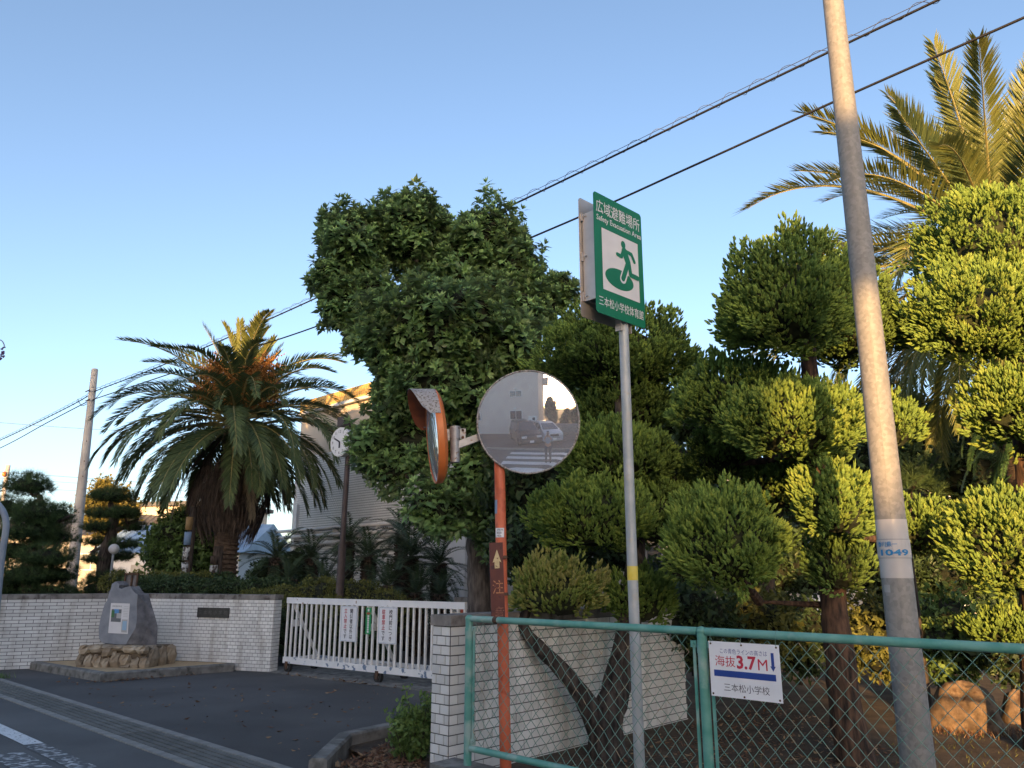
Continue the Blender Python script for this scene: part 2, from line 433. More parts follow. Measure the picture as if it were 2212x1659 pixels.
M['fern'] = leaf_mat('fern_fronds', [(0.0, (0.02, 0.05, 0.016)), (0.6, (0.045, 0.10, 0.028)), (1.0, (0.10, 0.17, 0.045))], rough=0.55, trans=0.2)
M['dry_leaf'] = leaf_mat('dry_leaves', [(0.0, (0.09, 0.04, 0.022)), (0.6, (0.19, 0.095, 0.05)), (1.0, (0.33, 0.23, 0.13))], rough=0.7, trans=0.1)
M['siding'] = surf('ochre_metal_siding', (0.50, 0.34, 0.12), (0.56, 0.39, 0.14), scale=2, rough=0.5)
M['plaster'] = surf('cream_plaster', (0.52, 0.45, 0.36), (0.60, 0.52, 0.42), scale=1.5, rough=0.85)
M['plaster_white'] = surf('white_plaster', (0.55, 0.55, 0.55), (0.64, 0.64, 0.63), scale=1.2, rough=0.85)
M['plaster_pink'] = surf('pink_cream_plaster', (0.60, 0.51, 0.45), (0.66, 0.57, 0.50), scale=1.0, rough=0.85)
M['plaster_beige'] = surf('beige_plaster', (0.40, 0.37, 0.32), (0.46, 0.43, 0.37), scale=1.5, rough=0.85)
M['trim'] = flat('white_trim', (0.72, 0.72, 0.71), 0.5)
M['pipe'] = flat('white_pipe', (0.66, 0.65, 0.63), 0.45)
M['roof_blue'] = surf('blue_metal_roof', (0.18, 0.27, 0.38), (0.24, 0.34, 0.46), scale=2, rough=0.5)
M['roof_dark'] = surf('dark_roof_tiles', (0.07, 0.07, 0.075), (0.11, 0.11, 0.115), scale=5, rough=0.7)
M['glass'] = flat('window_glass', (0.04, 0.055, 0.08), 0.08, 0.0, 0.8)
M['frame_white'] = flat('window_frame', (0.7, 0.7, 0.7), 0.4)
M['clock_face'] = flat('clock_face', (0.74, 0.75, 0.77), 0.35)
M['clock_post'] = surf('brown_clock_post', (0.05, 0.035, 0.035), (0.085, 0.062, 0.06), scale=6, rough=0.6)
M['purple'] = surf('purple_plastic_flowers', (0.10, 0.055, 0.15), (0.16, 0.09, 0.20), scale=30, rough=0.6)
M['lamp_grey'] = surf('grey_lamp_pipe', (0.24, 0.27, 0.32), (0.32, 0.35, 0.39), scale=6, rough=0.5, metal=0.2)
M['lamp_globe'] = flat('white_globe', (0.68, 0.68, 0.70), 0.4)
M['totem'] = surf('painted_totem', (0.30, 0.33, 0.36), (0.50, 0.52, 0.52), scale=5, rough=0.7, c3=(0.05, 0.045, 0.045), scale3=9, lo3=0.48, hi3=0.54)
M['totem_blue'] = flat('totem_blue', (0.16, 0.25, 0.40), 0.7)
M['totem_tan'] = flat('totem_ochre', (0.28, 0.19, 0.09), 0.7)
M['car_white'] = flat('white_car_paint', (0.52, 0.52, 0.53), 0.25)
M['car_dark'] = flat('dark_blue_car_paint', (0.022, 0.024, 0.035), 0.3)
M['tyre'] = flat('tyre_rubber', (0.02, 0.02, 0.02), 0.85)
M['chrome'] = flat('chrome_trim', (0.6, 0.6, 0.62), 0.2, 0.9)
M['lens'] = flat('headlamp_lens', (0.65, 0.67, 0.7), 0.15)
M['skin'] = flat('skin', (0.46, 0.28, 0.20), 0.55)
M['shirt'] = flat('pale_blue_shirt', (0.34, 0.38, 0.46), 0.8)
M['trousers'] = flat('grey_trousers', (0.10, 0.105, 0.12), 0.85)
M['hair'] = flat('dark_hair', (0.02, 0.017, 0.015), 0.6)
M['phone'] = flat('black_phone', (0.015, 0.015, 0.017), 0.3)
M['shoes'] = flat('black_shoes', (0.02, 0.02, 0.022), 0.6)

def mirror_mat():
    m, nt, b = new_mat('dusty_mirror')
    b.inputs["Base Color"].default_value = (0.90, 0.90, 0.91, 1)
    b.inputs["Metallic"].default_value = 1.0
    b.inputs["Roughness"].default_value = 0.015
    df = nn(nt, "ShaderNodeBsdfDiffuse"); df.inputs["Color"].default_value = (0.62, 0.59, 0.60, 1)
    geo = nn(nt, "ShaderNodeNewGeometry")
    nz = nn(nt, "ShaderNodeTexNoise"); nz.inputs["Scale"].default_value = 5; nz.inputs["Detail"].default_value = 3
    nt.links.new(geo.outputs["Position"], nz.inputs["Vector"])
    mr = nn(nt, "ShaderNodeMapRange"); mr.inputs["To Min"].default_value = 0.22; mr.inputs["To Max"].default_value = 0.34
    nt.links.new(nz.outputs["Fac"], mr.inputs["Value"])
    mix = nn(nt, "ShaderNodeMixShader"); nt.links.new(mr.outputs[0], mix.inputs[0])
    nt.links.new(b.outputs[0], mix.inputs[1]); nt.links.new(df.outputs[0], mix.inputs[2])
    nt.links.new(mix.outputs[0], nt.nodes["Material Output"].inputs["Surface"])
    return m
M['mirror'] = mirror_mat()

# ------------------------------------------------------------------ lettering (built-in font)
_txt = bpy.data.curves.new("lettering", 'FONT')
_txto = bpy.data.objects.new("lettering_source", _txt)
def glyph_mesh(body, bold=0.0):
    COL.objects.link(_txto)
    _txt.body = body; _txt.size = 1.0; _txt.offset = bold; _txt.resolution_u = 2
    bpy.context.view_layer.update()
    me = bpy.data.meshes.new_from_object(_txto.evaluated_get(bpy.context.evaluated_depsgraph_get()))
    V = np.zeros(len(me.vertices) * 3, np.float32); me.vertices.foreach_get("co", V)
    V = V.reshape(-1, 3).astype(float)
    Fc = [tuple(p.vertices) for p in me.polygons]
    bpy.data.meshes.remove(me)
    COL.objects.unlink(_txto)
    return V, Fc

_ref = glyph_mesh("国")[0]
REF_C = (_ref[:, :2].min(0) + _ref[:, :2].max(0)) / 2
REF_S = (_ref[:, :2].max(0) - _ref[:, :2].min(0)).max() * 1.06

def text_fit(g, body, o, right, up, u0, u1, v0, v1, m=0, bold=0.0):
    """print body into the rectangle u0..u1, v0..v1 (metres along right / up from o)"""
    V, Fc = glyph_mesh(body, bold)
    lo = V[:, :2].min(0); hi = V[:, :2].max(0)
    q = (V[:, :2] - lo) / (hi - lo)
    U = u0 + q[:, 0] * (u1 - u0); W = v0 + q[:, 1] * (v1 - v0)
    o = np.array(o); r = np.array(right); p = np.array(up)
    g.raw(o + U[:, None] * r + W[:, None] * p, Fc, m)

def text_char(g, ch, c, right, up, size, m=0, bold=0.0, sx=1.0):
    V, Fc = glyph_mesh(ch, bold)
    q = (V[:, :2] - REF_C) / REF_S * size
    g.raw(np.array(c) + q[:, :1] * sx * np.array(right) + q[:, 1:2] * np.array(up), Fc, m)

# ================================================================== SETTING
SD = Vector((0.7312, -0.6822, 0)); ND = Vector((0.6822, 0.7312, 0))   # along the street / away from it
def st(s, n, z=0.0): return SD * s + ND * n + UP * z

def sheet(name, poly, z, m, sub=None):
    g = Geo(); g.face([(p[0], p[1], z) for p in poly])
    o = g.build(name, m); tag(o, kind='structure'); return o

sheet('ground', [(-900, -900), (900, -900), (900, 900), (-900, 900)], -0.03, M['soil'])
sheet('road', [st(-60, 3.36)[:2], st(-60, -12)[:2], st(60, -12)[:2], st(60, 3.36)[:2]], 0.0, M['asphalt'])
sheet('driveway', [st(-60, 3.92)[:2], st(-3.5, 3.92)[:2], (-1.72, 6.95), (-1.72, 7.95), (-1.25, 8.6), (1.0, 11.3), (3.0, 14.5), (-1.5, 20.0), (-6.9, 14.95), (-9.3, 13.9), (-30, 33)], 0.0, M['drive'])
sheet('parking_lot', [(-26, -2.75), (-26, -9.6), (16, -9.6), (16, -2.75)], 0.012, M['drive'])
sheet('garden_soil', [st(-3.45, 3.95)[:2], (-0.2, 6.42), (3.6, 2.95), (9, -2.4), (40, 4), (46, 30), (12, 40), (3.1, 14.4), (1.1, 11.2), (-1.15, 8.45), (-1.6, 7.85)], 0.035, M['soil'])
sheet('school_yard', [(-60, 60), (-9.5, 14.2), (-6.9, 15.1), (-4.2, 14.2), (-3.2, 15.9), (3.2, 14.6), (12, 40), (60, 80), (-30, 120)], -0.012, M['soil'])

# gutter with ribbed concrete covers
for a, b, nm in ((3.36, 3.445, 'gutter_edge'), (3.835, 3.92, 'gutter_edge')):
    g = Geo(); g.obox(st(-9, (a + b) / 2, -0.04), SD * 16, ND * (b - a) / 2, UP * 0.052)
    tag(g.build(nm, M['gutter_edge']), kind='structure')
gut = thing('gutter', st(-8, 3.64, 0), None, None); tag(gut, kind='structure')
g = Geo(); g.obox(st(-9, 3.64, -0.06), SD * 16, ND * 0.195, UP * 0.045); g.build('channel', M['concrete_dark'], gut)
g = Geo()
g.obox((0, 0, -0.012), (0.297, 0, 0), (0, 0.193, 0), (0, 0, 0.012))
for k in range(5):
    y = -0.15 + k * 0.075
    g.obox((0, y, 0.004), (0.297, 0, 0), (0, 0.027, 0), (0, 0, 0.006))
slab_me = g.mesh('cover_slab', M['gutter'])
rzs = math.atan2(SD.y, SD.x)
for k in range(34):
    p = st(-15.6 + k * 0.6, 3.64, 0.0) - Vector(ORG[gut])
    o = link_mesh('cover_slab', slab_me, gut, p + UP * random.uniform(-0.002, 0.003)); o.rotation_euler = (0, 0, rzs + random.uniform(-0.004, 0.004))

# road markings
def marking(poly, z=0.005, m='paint_line'):
    g = Geo(); g.face([(p[0], p[1], z) for p in poly]); o = g.build('road_marking', M[m]); tag(o, kind='structure')
sx_ = gnd(74, 1607).dot(SD)
marking([st(-30, 2.66)[:2], st(sx_, 2.66)[:2], st(sx_ + .05, 2.82)[:2], st(-30, 2.82)[:2]])
marking([st(sx_ + .06, 2.64)[:2], st(30, 2.64)[:2], st(30, 2.82)[:2], st(sx_ + .07, 2.82)[:2]], 0.005, 'paint_worn')
marking([st(sx_ + .3, 2.30)[:2], st(sx_ + 1.6, 2.30)[:2], st(sx_ + 1.6, 2.56)[:2], st(sx_ + .3, 2.56)[:2]], 0.005, 'paint_worn')
for k in range(6):
    y = 2.3 - k * 0.88
    marking([(-2.6, y), (3.0, y - 0.1), (3.0, y + 0.33), (-2.6, y + 0.43)])
g = Geo(); g.obox((-2, -2.75, 0.05), (22, 0, 0), (0, 0.1, 0), (0, 0, 0.075)); tag(g.build('kerb', M['gutter_edge']), kind='structure')

# planter kerb beside the driveway
def kerb_line(pts, w, h, m, name='kerb'):
    """joined kerb stones along a line of ground points, inner side to the left"""
    g = Geo()
    P = [Vector((p[0], p[1], 0)) for p in pts]
    off = []
    for i in range(len(P)):
        d0 = (P[i] - P[i - 1]).normalized() if i else (P[1] - P[0]).normalized()
        d1 = (P[i + 1] - P[i]).normalized() if i < len(P) - 1 else d0
        n0 = Vector((-d0.y, d0.x, 0)); n1 = Vector((-d1.y, d1.x, 0))
        nb = (n0 + n1).normalized(); off.append(nb * (w / max(0.3, nb.dot(n0))))
    V = []
    for p, o in zip(P, off):
        c = o * 0.12
        V += [p - UP * 0.05, p + UP * (h - 0.02), p + c + UP * h, p + o - c + UP * h, p + o + UP * (h - 0.02), p + o - UP * 0.05]
    Fc = []
    for i in range(len(P) - 1):
        for k in range(5):
            a = i * 6 + k; Fc.append((a, a + 1, a + 7, a + 6))
    Fc.append((0, 5, 4, 3, 2, 1)); e = (len(P) - 1) * 6; Fc.append((e, e + 1, e + 2, e + 3, e + 4, e + 5))
    g.raw(V, [f[::-1] for f in Fc]); o = g.build(name, m); tag(o, kind='structure'); return o
kerb_line([(0.6, 10.75), (-1.19, 8.53), (-1.66, 7.9), (-1.66, 6.84)], 0.15, 0.14, M['concrete_dark'])

# ------------------------------------------------------------------ white tiled walls
BRICKS = {}
def brick_mesh(L, H, proud, mat, key):
    k = (round(L, 4), round(H, 4), key)
    if k not in BRICKS:
        g = Geo(); c = 0.0022
        a, b = L / 2, H / 2
        V = [(-a, 0, -b), (a, 0, -b), (a, 0, b), (-a, 0, b),
             (-a, proud - c, -b), (a, proud - c, -b), (a, proud - c, b), (-a, proud - c, b),
             (-a + c, proud, -b + c), (a - c, proud, -b + c), (a - c, proud, b - c), (-a + c, proud, b - c)]
        Fc = [(8, 11, 10, 9)]
        for i in range(4):
            j = (i + 1) % 4
            Fc += [(i, i + 4, j + 4, j), (i + 4, i + 8, j + 8, j + 4)]
        g.raw(V, Fc)
        BRICKS[k] = (g.mesh('brick', mat), np.array(V), Fc)
    return BRICKS[k]

def tile_face(root, A, B, z0, z1, L, row, joint, mat, key, budget, proud=0.008, skip=None, jit=0.0012, shift=0.0):
    """tiles on the face A->B (outside to the left); the nearest `budget` become parts, the rest one stuff part"""
    A = Vector((A[0], A[1], 0)); B = Vector((B[0], B[1], 0)); d = (B - A); ln = d.length; d.normalize()
    N = UP.cross(d)
    ang = math.atan2(d.y, d.x)
    items = []
    r = 0
    while True:
        top = z1 - r * row; bot = top - row
        if bot < z0 - row * 0.6: break
        zc = top - row / 2
        x = -(L / 2 if r % 2 else 0) + shift
        while x < ln:
            a = max(0, x); b = min(ln, x + L)
            if b - a > 0.03:
                c = A + d * ((a + b) / 2) + UP * zc
                if not (skip and skip((a + b) / 2, zc)): items.append((c, b - a))
            x += L
        r += 1
    items.sort(key=lambda t: (t[0] - CAM).length)
    rest = Geo()
    rot = Matrix((d, N, UP)).transposed()
    R = np.array(rot)
    org = Vector(ORG[root])
    for i, (c, w) in enumerate(items):
        me, V, Fc = brick_mesh(w - joint, row - joint, proud, mat, key)
        c = c + N * random.uniform(-jit, jit)
        if i < budget:
            o = link_mesh('brick', me, root, c - org)
            o.rotation_euler = (0, 0, ang)
        else:
            rest.raw(V @ R.T + np.array(c), Fc)
    if rest.n:
        rest.build('brick', mat, root, kind='stuff')
    return min(budget, len(items))

def copings(root, A, B, th, z0, z1, over, seg, mat, side=1, e0=0.0, e1=0.0):
    A = Vector((A[0], A[1], 0)); B = Vector((B[0], B[1], 0)); d = (B - A); ln = d.length + e0 + e1; d.normalize()
    A = A - d * e0
    N = UP.cross(d)
    n = max(1, round(ln / seg)); w = ln / n
    for k in range(n):
        g = Geo()
        c = A + d * (w * (k + 0.5)) - N * (th / 2) + UP * ((z0 + z1) / 2)
        c += UP * random.uniform(-0.001, 0.001)
        g.obox(c, d * (w / 2 - 0.003), N * (th / 2 + over), UP * (z1 - z0) / 2)
        g.build('coping_stone', mat, root)

# left wall, long tiles (runs from the street to the corner behind the monument)
PC = Vector((-7.02, 14.75, 0)); PE = Vector((-4.075, 13.72, 0)); PS = Vector((-9.45, 13.74, 0))
TH = 0.2
d1 = (PC - PS).normalized(); n1 = -UP.cross(d1)        # outside (towards camera) = right of d1
w1 = thing('brick_wall', PS, 'long-tiled white boundary wall with a stained coping, at the left edge beside the monument', 'wall', 'white tiled school boundary walls')
g = Geo(); g.prism([PS - UP * 0.1, PC - UP * 0.1, PC + UP * 1.175, PS + UP * 1.175], UP.cross(d1) * TH); g.build('mortar_core', M['mortar'], w1)
tile_face(w1, PC, PS, 0.0, 1.172, 0.219, 0.0585, 0.0085, M['tile'], 'a', 300)
copings(w1, PC, PS, TH, 1.175, 1.256, 0.018, 0.62, M['coping'])

# wall with the school name plate (short tiles)
d2 = (PE - PC).normalized(); N2 = UP.cross(PC - PE).normalized()
w2 = thing('brick_wall', PE, 'short-tiled white boundary wall carrying the black school name plate, ending at the gate', 'wall', 'white tiled school boundary walls')
PEb = PE - N2 * TH; PCb = PC - N2 * TH
g = Geo(); g.prism([PE - UP * 0.1, PC - UP * 0.1, PC + UP * 1.175, PE + UP * 1.175], -N2 * TH); g.build('mortar_core', M['mortar'], w2)
tile_face(w2, PEb, PE, 0.0, 1.172, 0.104, 0.0585, 0.007, M['tile'], 'a', 45, shift=0.0)
tile_face(w2, PE, PC, 0.0, 1.172, 0.106, 0.0585, 0.007, M['tile'], 'a', 250)
copings(w2, PE, PC, TH, 1.175, 1.256, 0.018, 1.05, M['coping'], e0=0.02)
# name plate
def wall_pt(x, y, P, N):        # picture point on the upright plane through P with normal N
    r = ray(x, y); t = (P - CAM).dot(N) / r.dot(N); return CAM + r * t
a = wall_pt(429.5, 1312, PE, N2); b = wall_pt(497, 1315, PE, N2); c = wall_pt(431, 1335, PE, N2)
u2 = -(PC - PE).normalized()
w_ = (b - a).dot(u2); h_ = 0.165
tl = a + N2 * 0.0085
g = Geo(); g.obox(tl + u2 * w_ / 2 - UP * h_ / 2 + N2 * 0.011, u2 * w_ / 2, N2 * 0.011, UP * h_ / 2)
pl = g.build('name_plate', M['plaque'], w2)
g = Geo()
for i, ch in enumerate('三本松小学校'):
    text_char(g, ch, tl + u2 * w_ * (0.10 + 0.16 * i) - UP * h_ / 2 + N2 * 0.0235, u2, UP, 0.072, sx=1.0)
g.build('lettering', M['plaque_text'], pl)
for u_ in (0.03, 0.97):
    g = Geo(); q0 = tl + u2 * w_ * u_ - UP * (h_ + 0.001) + N2 * 0.0012
    g.face([q0 - u2 * .006, q0 - u2 * .003 - UP * .055, q0 + u2 * .004 - UP * .045, q0 + u2 * .006]); g.build('rust_streak', M['rust'], pl)

# near wall behind the green fence, its end facing the driveway
K = Vector((-0.505, 6.62, 0)); E_ = Vector((1.96, 9.22, 0))
dn = (E_ - K).normalized(); Nn = UP.cross(-dn)
w3 = thing('brick_wall', K, 'near white-tiled wall with weathered coping, its end post left of the green fence', 'wall', 'white tiled school boundary walls')
Lk = K - Nn * 0.215; Le = E_ - Nn * 0.215
g = Geo(); g.prism([E_ - UP * 0.1, K - UP * 0.1, K + UP * 1.185, E_ + UP * 1.185], -Nn * 0.215); g.build('mortar_core', M['mortar'], w3)
tile_face(w3, K, Lk, 0.0, 1.18, 0.1075, 0.0756, 0.009, M['tile'], 'b', 60)
tile_face(w3, E_, K, 0.0, 1.18, 0.1985, 0.0756, 0.009, M['tile'], 'b', 240, shift=0.02)
tile_face(w3, Lk, Le, 0.0, 1.18, 0.1985, 0.0756, 0.009, M['tile'], 'b', 0)
copings(w3, E_, K, 0.215, 1.185, 1.27, 0.02, 0.9, M['coping'], e1=0.02)

# two low pillars past the right end of the gate
for (px, py, Y, w, lab, st_) in ((1009, 1290, 13.6, 0.26, 'small white-tiled pillar with grey cap behind the right gate end, red sticker on it', True),
                                 (1026, 1297, 13.1, 0.15, 'narrow white-tiled pillar with grey cap in front of the big tree trunk', False)):
    top = at(px, py, Y)
    r = thing('gate_pillar', (top.x, top.y, 0), lab, 'pillar', 'tiled pillars beyond the gate')
    g = Geo(); g.box((top.x, top.y, (top.z - 0.09) / 2), (w, w, top.z - 0.09), rz=-0.6); g.build('mortar_core', M['mortar'], r)
    dd = Vector((math.cos(-0.6), math.sin(-0.6), 0)); ff = UP.cross(dd)
    c0 = Vector((top.x, top.y, 0))
    tile_face(r, c0 + dd * w / 2 - ff * w / 2, c0 - dd * w / 2 - ff * w / 2, 0.2, top.z - 0.095, 0.12, 0.066, 0.009, M['tile'], 'c', 60)
    tile_face(r, c0 + dd * w / 2 + ff * w / 2, c0 + dd * w / 2 - ff * w / 2, 0.2, top.z - 0.095, 0.12, 0.066, 0.009, M['tile'], 'c', 60)
    g = Geo(); g.box((top.x, top.y, top.z - 0.045), (w + 0.05, w + 0.05, 0.09), rz=-0.6); g.build('cap', M['coping'], r)
    if st_:
        q = c0 - ff * (w / 2 + 0.012) + dd * 0.02
        g = Geo(); g.obox(q + UP * (top.z - 0.21), dd * 0.05, ff * 0.002, UP * 0.04, 0); g.obox(q + UP * (top.z - 0.29), dd * 0.05, ff * 0.002, UP * 0.039, 1)
        g.obox(q - ff * 0.003 + UP * (top.z - 0.285), dd * 0.03, ff * 0.002, UP * 0.022, 0)
        g.build('sticker', [M['banner_red'], M['yellow_tape']], r)

# ------------------------------------------------------------------ sliding gate
GA = Vector((-3.87, 13.8, 0)); GD = Vector((0.8, -0.6, 0)); GN = UP.cross(-GD)      # GN towards the camera
GN = Vector((-0.6, -0.8, 0))
GL = 4.02
gate = thing('sliding_gate', GA, 'white steel sliding gate of upright bars, paint peeling off its bottom rail', 'gate')
def gp(s, z, off=0.0): return GA + GD * s + UP * z + GN * off
ZT, ZB = 1.212, 0.145
g = Geo(); g.obox(gp(GL / 2, ZT - 0.048), GD * GL / 2, GN * 0.028, UP * 0.048); g.build('top_rail', M['white_paint'], gate)
g = Geo(); g.obox(gp(GL / 2, ZB + 0.05), GD * GL / 2, GN * 0.032, UP * 0.05); g.build('bottom_rail', M['white_peel'], gate)
g = Geo(); g.obox(gp(GL / 2, ZB + 0.045, -0.55), GD * (GL / 2 - 0.05), GN * 0.03, UP * 0.045); g.build('rear_rail', M['white_peel'], gate)
g = Geo()
hb = (ZT - 0.096 - ZB - 0.1) / 2
g.obox((0, 0, 0), GD * 0.0155, GN * 0.014, UP * (hb - 0.001))
bar_me = g.mesh('bar', M['white_bar'])
nb = 33
for k in range(nb):
    s = 0.02 + (GL - 0.04) * k / (nb - 1)
    link_mesh('bar', bar_me, gate, gp(s, ZB + 0.1 + hb) - GA)
for s in (0.12, 2.02, 3.75):
    a, b = gp(s, ZT - 0.10, -0.03), gp(s + 0.06, ZB + 0.09, -0.55)
    g = Geo(); g.tube([a, b], 0.032, 4); g.build('brace', M['white_bar'], gate)
    g = Geo(); g.obox((gp(s, 0.79, -0.022) + gp(s, 0.79, -0.17)) / 2, GD * 0.02, (gp(s, 0.79, -0.17) - gp(s, 0.79, -0.022)) / 2, UP * 0.055); g.build('gusset', M['white_bar'], gate)
    g = Geo(); g.obox((gp(s, ZB + 0.06, -0.03) + gp(s, ZB + 0.06, -0.52)) / 2, GD * 0.025, GN * 0.24, UP * 0.03); g.build('cross_member', M['white_peel'], gate)
for s in (0.12, 2.3):
    for off in (0.0, -0.55):
        c = gp(s, 0.085, off)
        g = Geo(); g.tube([c - GN * 0.025, c + GN * 0.025], 0.085, 14); wh = g.build('wheel', M['rubber'], gate)
        g = Geo(); g.tube([c + GN * 0.026, c + GN * 0.034], 0.03, 10); g.build('hub', M['steel'], wh)
        g = Geo(); g.obox(c + UP * 0.03 + GN * 0.045, GD * 0.03, GN * 0.006, UP * 0.06); g.build('caster_fork', M['rust'], gate)
g = Geo(); g.obox(GA + GD * 2.0 + GN * -0.28 + UP * 0.004, GD * 2.6, GN * 0.5, UP * 0.006); tag(g.build('gate_threshold', M['concrete_dark']), kind='structure')

# signs tied to the gate
def gate_sign(x0, x1, y0, y1, lab, cols, name='warning_sign'):
    P = gp(0, 0, 0.035)
    tl = wall_pt(x0, y0, P, GN); tr = wall_pt(x1, y0, P, GN); bl = wall_pt((x0 + x1) / 2 - 4, y1, P, GN)
    w = (tr - tl).dot(GD); h = tl.z - bl.z
    c = tl + GD * w / 2 - UP * h / 2
    r = thing(name, (c.x, c.y, c.z - h / 2), lab, 'sign', 'signs tied to the white gate')
    g = Geo(); g.obox(c, GD * w / 2, GN * 0.005, UP * h / 2); g.build('panel', M['sign_white'], r)
    f = c + GN * 0.0072
    g = Geo(); e = 0.012; t = 0.0022
    for sx in (-1, 1):
        g.obox(f + GD * sx * (w / 2 - e), GD * t, GN * 0.0006, UP * (h / 2 - e))
        g.obox(f + UP * sx * (h / 2 - e), GD * (w / 2 - e), GN * 0.0008, UP * t)
    g.build('border_line', M['sign_edge'], r)
    for (u, chars, mats_) in cols:
        n = len(chars); g = Geo()
        cell = h * 0.86 / n
        for i, ch in enumerate(chars):
            text_char(g, ch, f + GN * 0.001 + GD * u * w + UP * (h * 0.43 - cell * (i + 0.5)), GD, UP, min(cell * 0.92, w * 0.36), m=mats_[i], bold=0.012)
        g.build('lettering', [M['sign_black'], M['sign_red']], r)
    for sx in (-0.3, 0.3):
        q = c + GD * sx * w + UP * h * 0.47
        g = Geo(); g.tube([q + GN * 0.008, q + UP * 0.02 - GN * 0.02, q + UP * 0.0 - GN * 0.06], 0.003, 5); g.build('tie_wire', M['rust'], r)
    return r
gate_sign(738.5, 772.8, 1308.5, 1386, 'left white gate sign barring outsiders, red and black vertical characters', [(0.16, '関係者以外は', [0] * 6), (-0.20, '立入禁止です', [1, 1, 1, 1, 0, 0])])
gate_sign(819.5, 858.8, 1310.5, 1391, 'right white gate sign forbidding parking, red and black vertical characters', [(0.17, '校門前につき', [0] * 6), (-0.22, '駐車禁止です', [1, 1, 1, 1, 0, 0])])
P = gp(0, 0, 0.03)
tl = wall_pt(791.5, 1312.5, P, GN); tr = wall_pt(802.5, 1312.5, P, GN); bl = wall_pt(791.5, 1369.5, P, GN)
w = (tr - tl).dot(GD); h = tl.z - bl.z; c = tl + GD * w / 2 - UP * h / 2
r = thing('banner', (c.x, c.y, c.z - h / 2), 'narrow green banner strip with pale characters between the two gate signs', 'banner', 'signs tied to the white gate')
g = Geo(); g.obox(c, GD * w / 2, GN * 0.003, UP * h / 2); g.build('panel', M['banner_green'], r)
g = Geo(); g.obox(c + GN * 0.0045 + UP * h * 0.28, GD * w * 0.36, GN * 0.0008, UP * h * 0.035); g.build('red_patch', M['banner_red'], r)
g = Geo()
for i in range(8):
    z = 0.18 - i * 0.085
    g.obox(c + GN * 0.0045 + UP * h * z, GD * w * 0.17, GN * 0.0006, UP * h * 0.033)
g.obox(c + GN * 0.0045 + UP * h * 0.41, GD * w * 0.15, GN * 0.0006, UP * h * 0.05)
g.build('pale_blocks', M['sign_pale'], r)

# ------------------------------------------------------------------ monument by the left wall
mk = [(-8.36, 14.12), (-6.31, 12.52), (-4.72, 13.86)]
kerb_line(mk, 0.16, 0.125, M['concrete_dark'])
g = Geo(); g.face([(-8.25, 14.1, .117), (-6.31, 12.66, .117), (-4.9, 13.84, .117), (-4.9, 14.0, .117), (-7.0, 14.74, .117), (-8.25, 14.2, .117)]); tag(g.build('sand_bed', M['sand']), kind='structure')
MC = Vector((-6.52, 13.75, 0))
mon = thing('stone_monument', MC, 'grey upright memorial stone with a picture panel, on a brown rubble plinth', 'monument')
MU = Vector((0.985, -0.17, 0)).normalized(); MN = UP.cross(-MU); MN = Vector((-0.17, -0.985, 0)).normalized()
def mp_(u, z, off=0.0): return MC + MU * u + UP * z + MN * off
# plinth core and fitted stones
g = Geo()
pz0, pz1 = 0.08, 0.43
pts = [(-0.63, pz0), (0.63, pz0), (0.60, pz1), (-0.60, pz1)]
g.prism([mp_(u, z, 0.36) for u, z in pts], MN * -0.72); g.build('plinth_core', M['rubble_mortar'], mon)
def rock(c, r, seed, squash=1.0):
    """a broken boulder: jittered facets around c"""
    rr = random.Random(seed); V = []; Fc = []
    n, k = 7, 4
    for i in range(k + 1):
        th = math.pi * i / k
        for j in range(n):
            ph = 2 * math.pi * (j + 0.5 * (i % 2)) / n
            q = 1 + rr.uniform(-0.18, 0.18)
            V.append((math.copysign(abs(math.sin(th) * math.cos(ph)) ** 0.7, math.cos(ph)) * q, math.copysign(abs(math.sin(th) * math.sin(ph)) ** 0.7, math.sin(ph)) * q, math.copysign(abs(math.cos(th)) ** 0.7, math.cos(th)) * q))
    for i in range(k):
        for j in range(n):
            j2 = (j + 1) % n
            Fc.append((i * n + j, (i + 1) * n + j, (i + 1) * n + j2, i * n + j2))
    return np.array(V), Fc
sd = 0
def plinth_stone(u, z, hu, hz, off, hd=0.09):
    global sd
    sd += 1
    V, Fc = rock(None, 1, sd)
    W = np.array([list(mp_((u + a[0] * hu) * .78, z + a[2] * hz, off - a[1] * hd)) for a in V])
    g = Geo(); g.raw(W, [f[::-1] for f in Fc]); g.build('stone', M['rubble'], mon)
for (u, z, hu, hz) in ((-0.72, 0.20, 0.10, 0.13), (-0.54, 0.19, 0.11, 0.12), (-0.33, 0.19, 0.12, 0.13), (-0.12, 0.17, 0.10, 0.10), (0.08, 0.21, 0.13, 0.16), (0.32, 0.24, 0.12, 0.09), (0.34, 0.13, 0.14, 0.07), (0.56, 0.17, 0.12, 0.10), (0.75, 0.18, 0.10, 0.12),
                       (-0.66, 0.385, 0.13, 0.075), (-0.40, 0.395, 0.16, 0.07), (-0.13, 0.36, 0.13, 0.08), (0.12, 0.42, 0.13, 0.045), (0.40, 0.40, 0.18, 0.065), (0.68, 0.39, 0.13, 0.075)):
    plinth_stone(u, z, hu, hz, 0.36)
for k in range(5):
    plinth_stone(-0.62 + k * 0.31, 0.42, 0.17, 0.035, 0.20, 0.2)
for k in range(3):
    for sgn in (-1, 1):
        sd += 1
        V, Fc = rock(None, 1, sd)
        W = np.array([list(mp_(sgn * (0.61 + a[0] * 0.06), 0.25 + a[2] * 0.17, 0.2 - k * 0.25 - a[1] * 0.13)) for a in V])
        g = Geo(); g.raw(W, [f[::-1] for f in Fc] if sgn > 0 else Fc); g.build('stone', M['rubble'], mon)
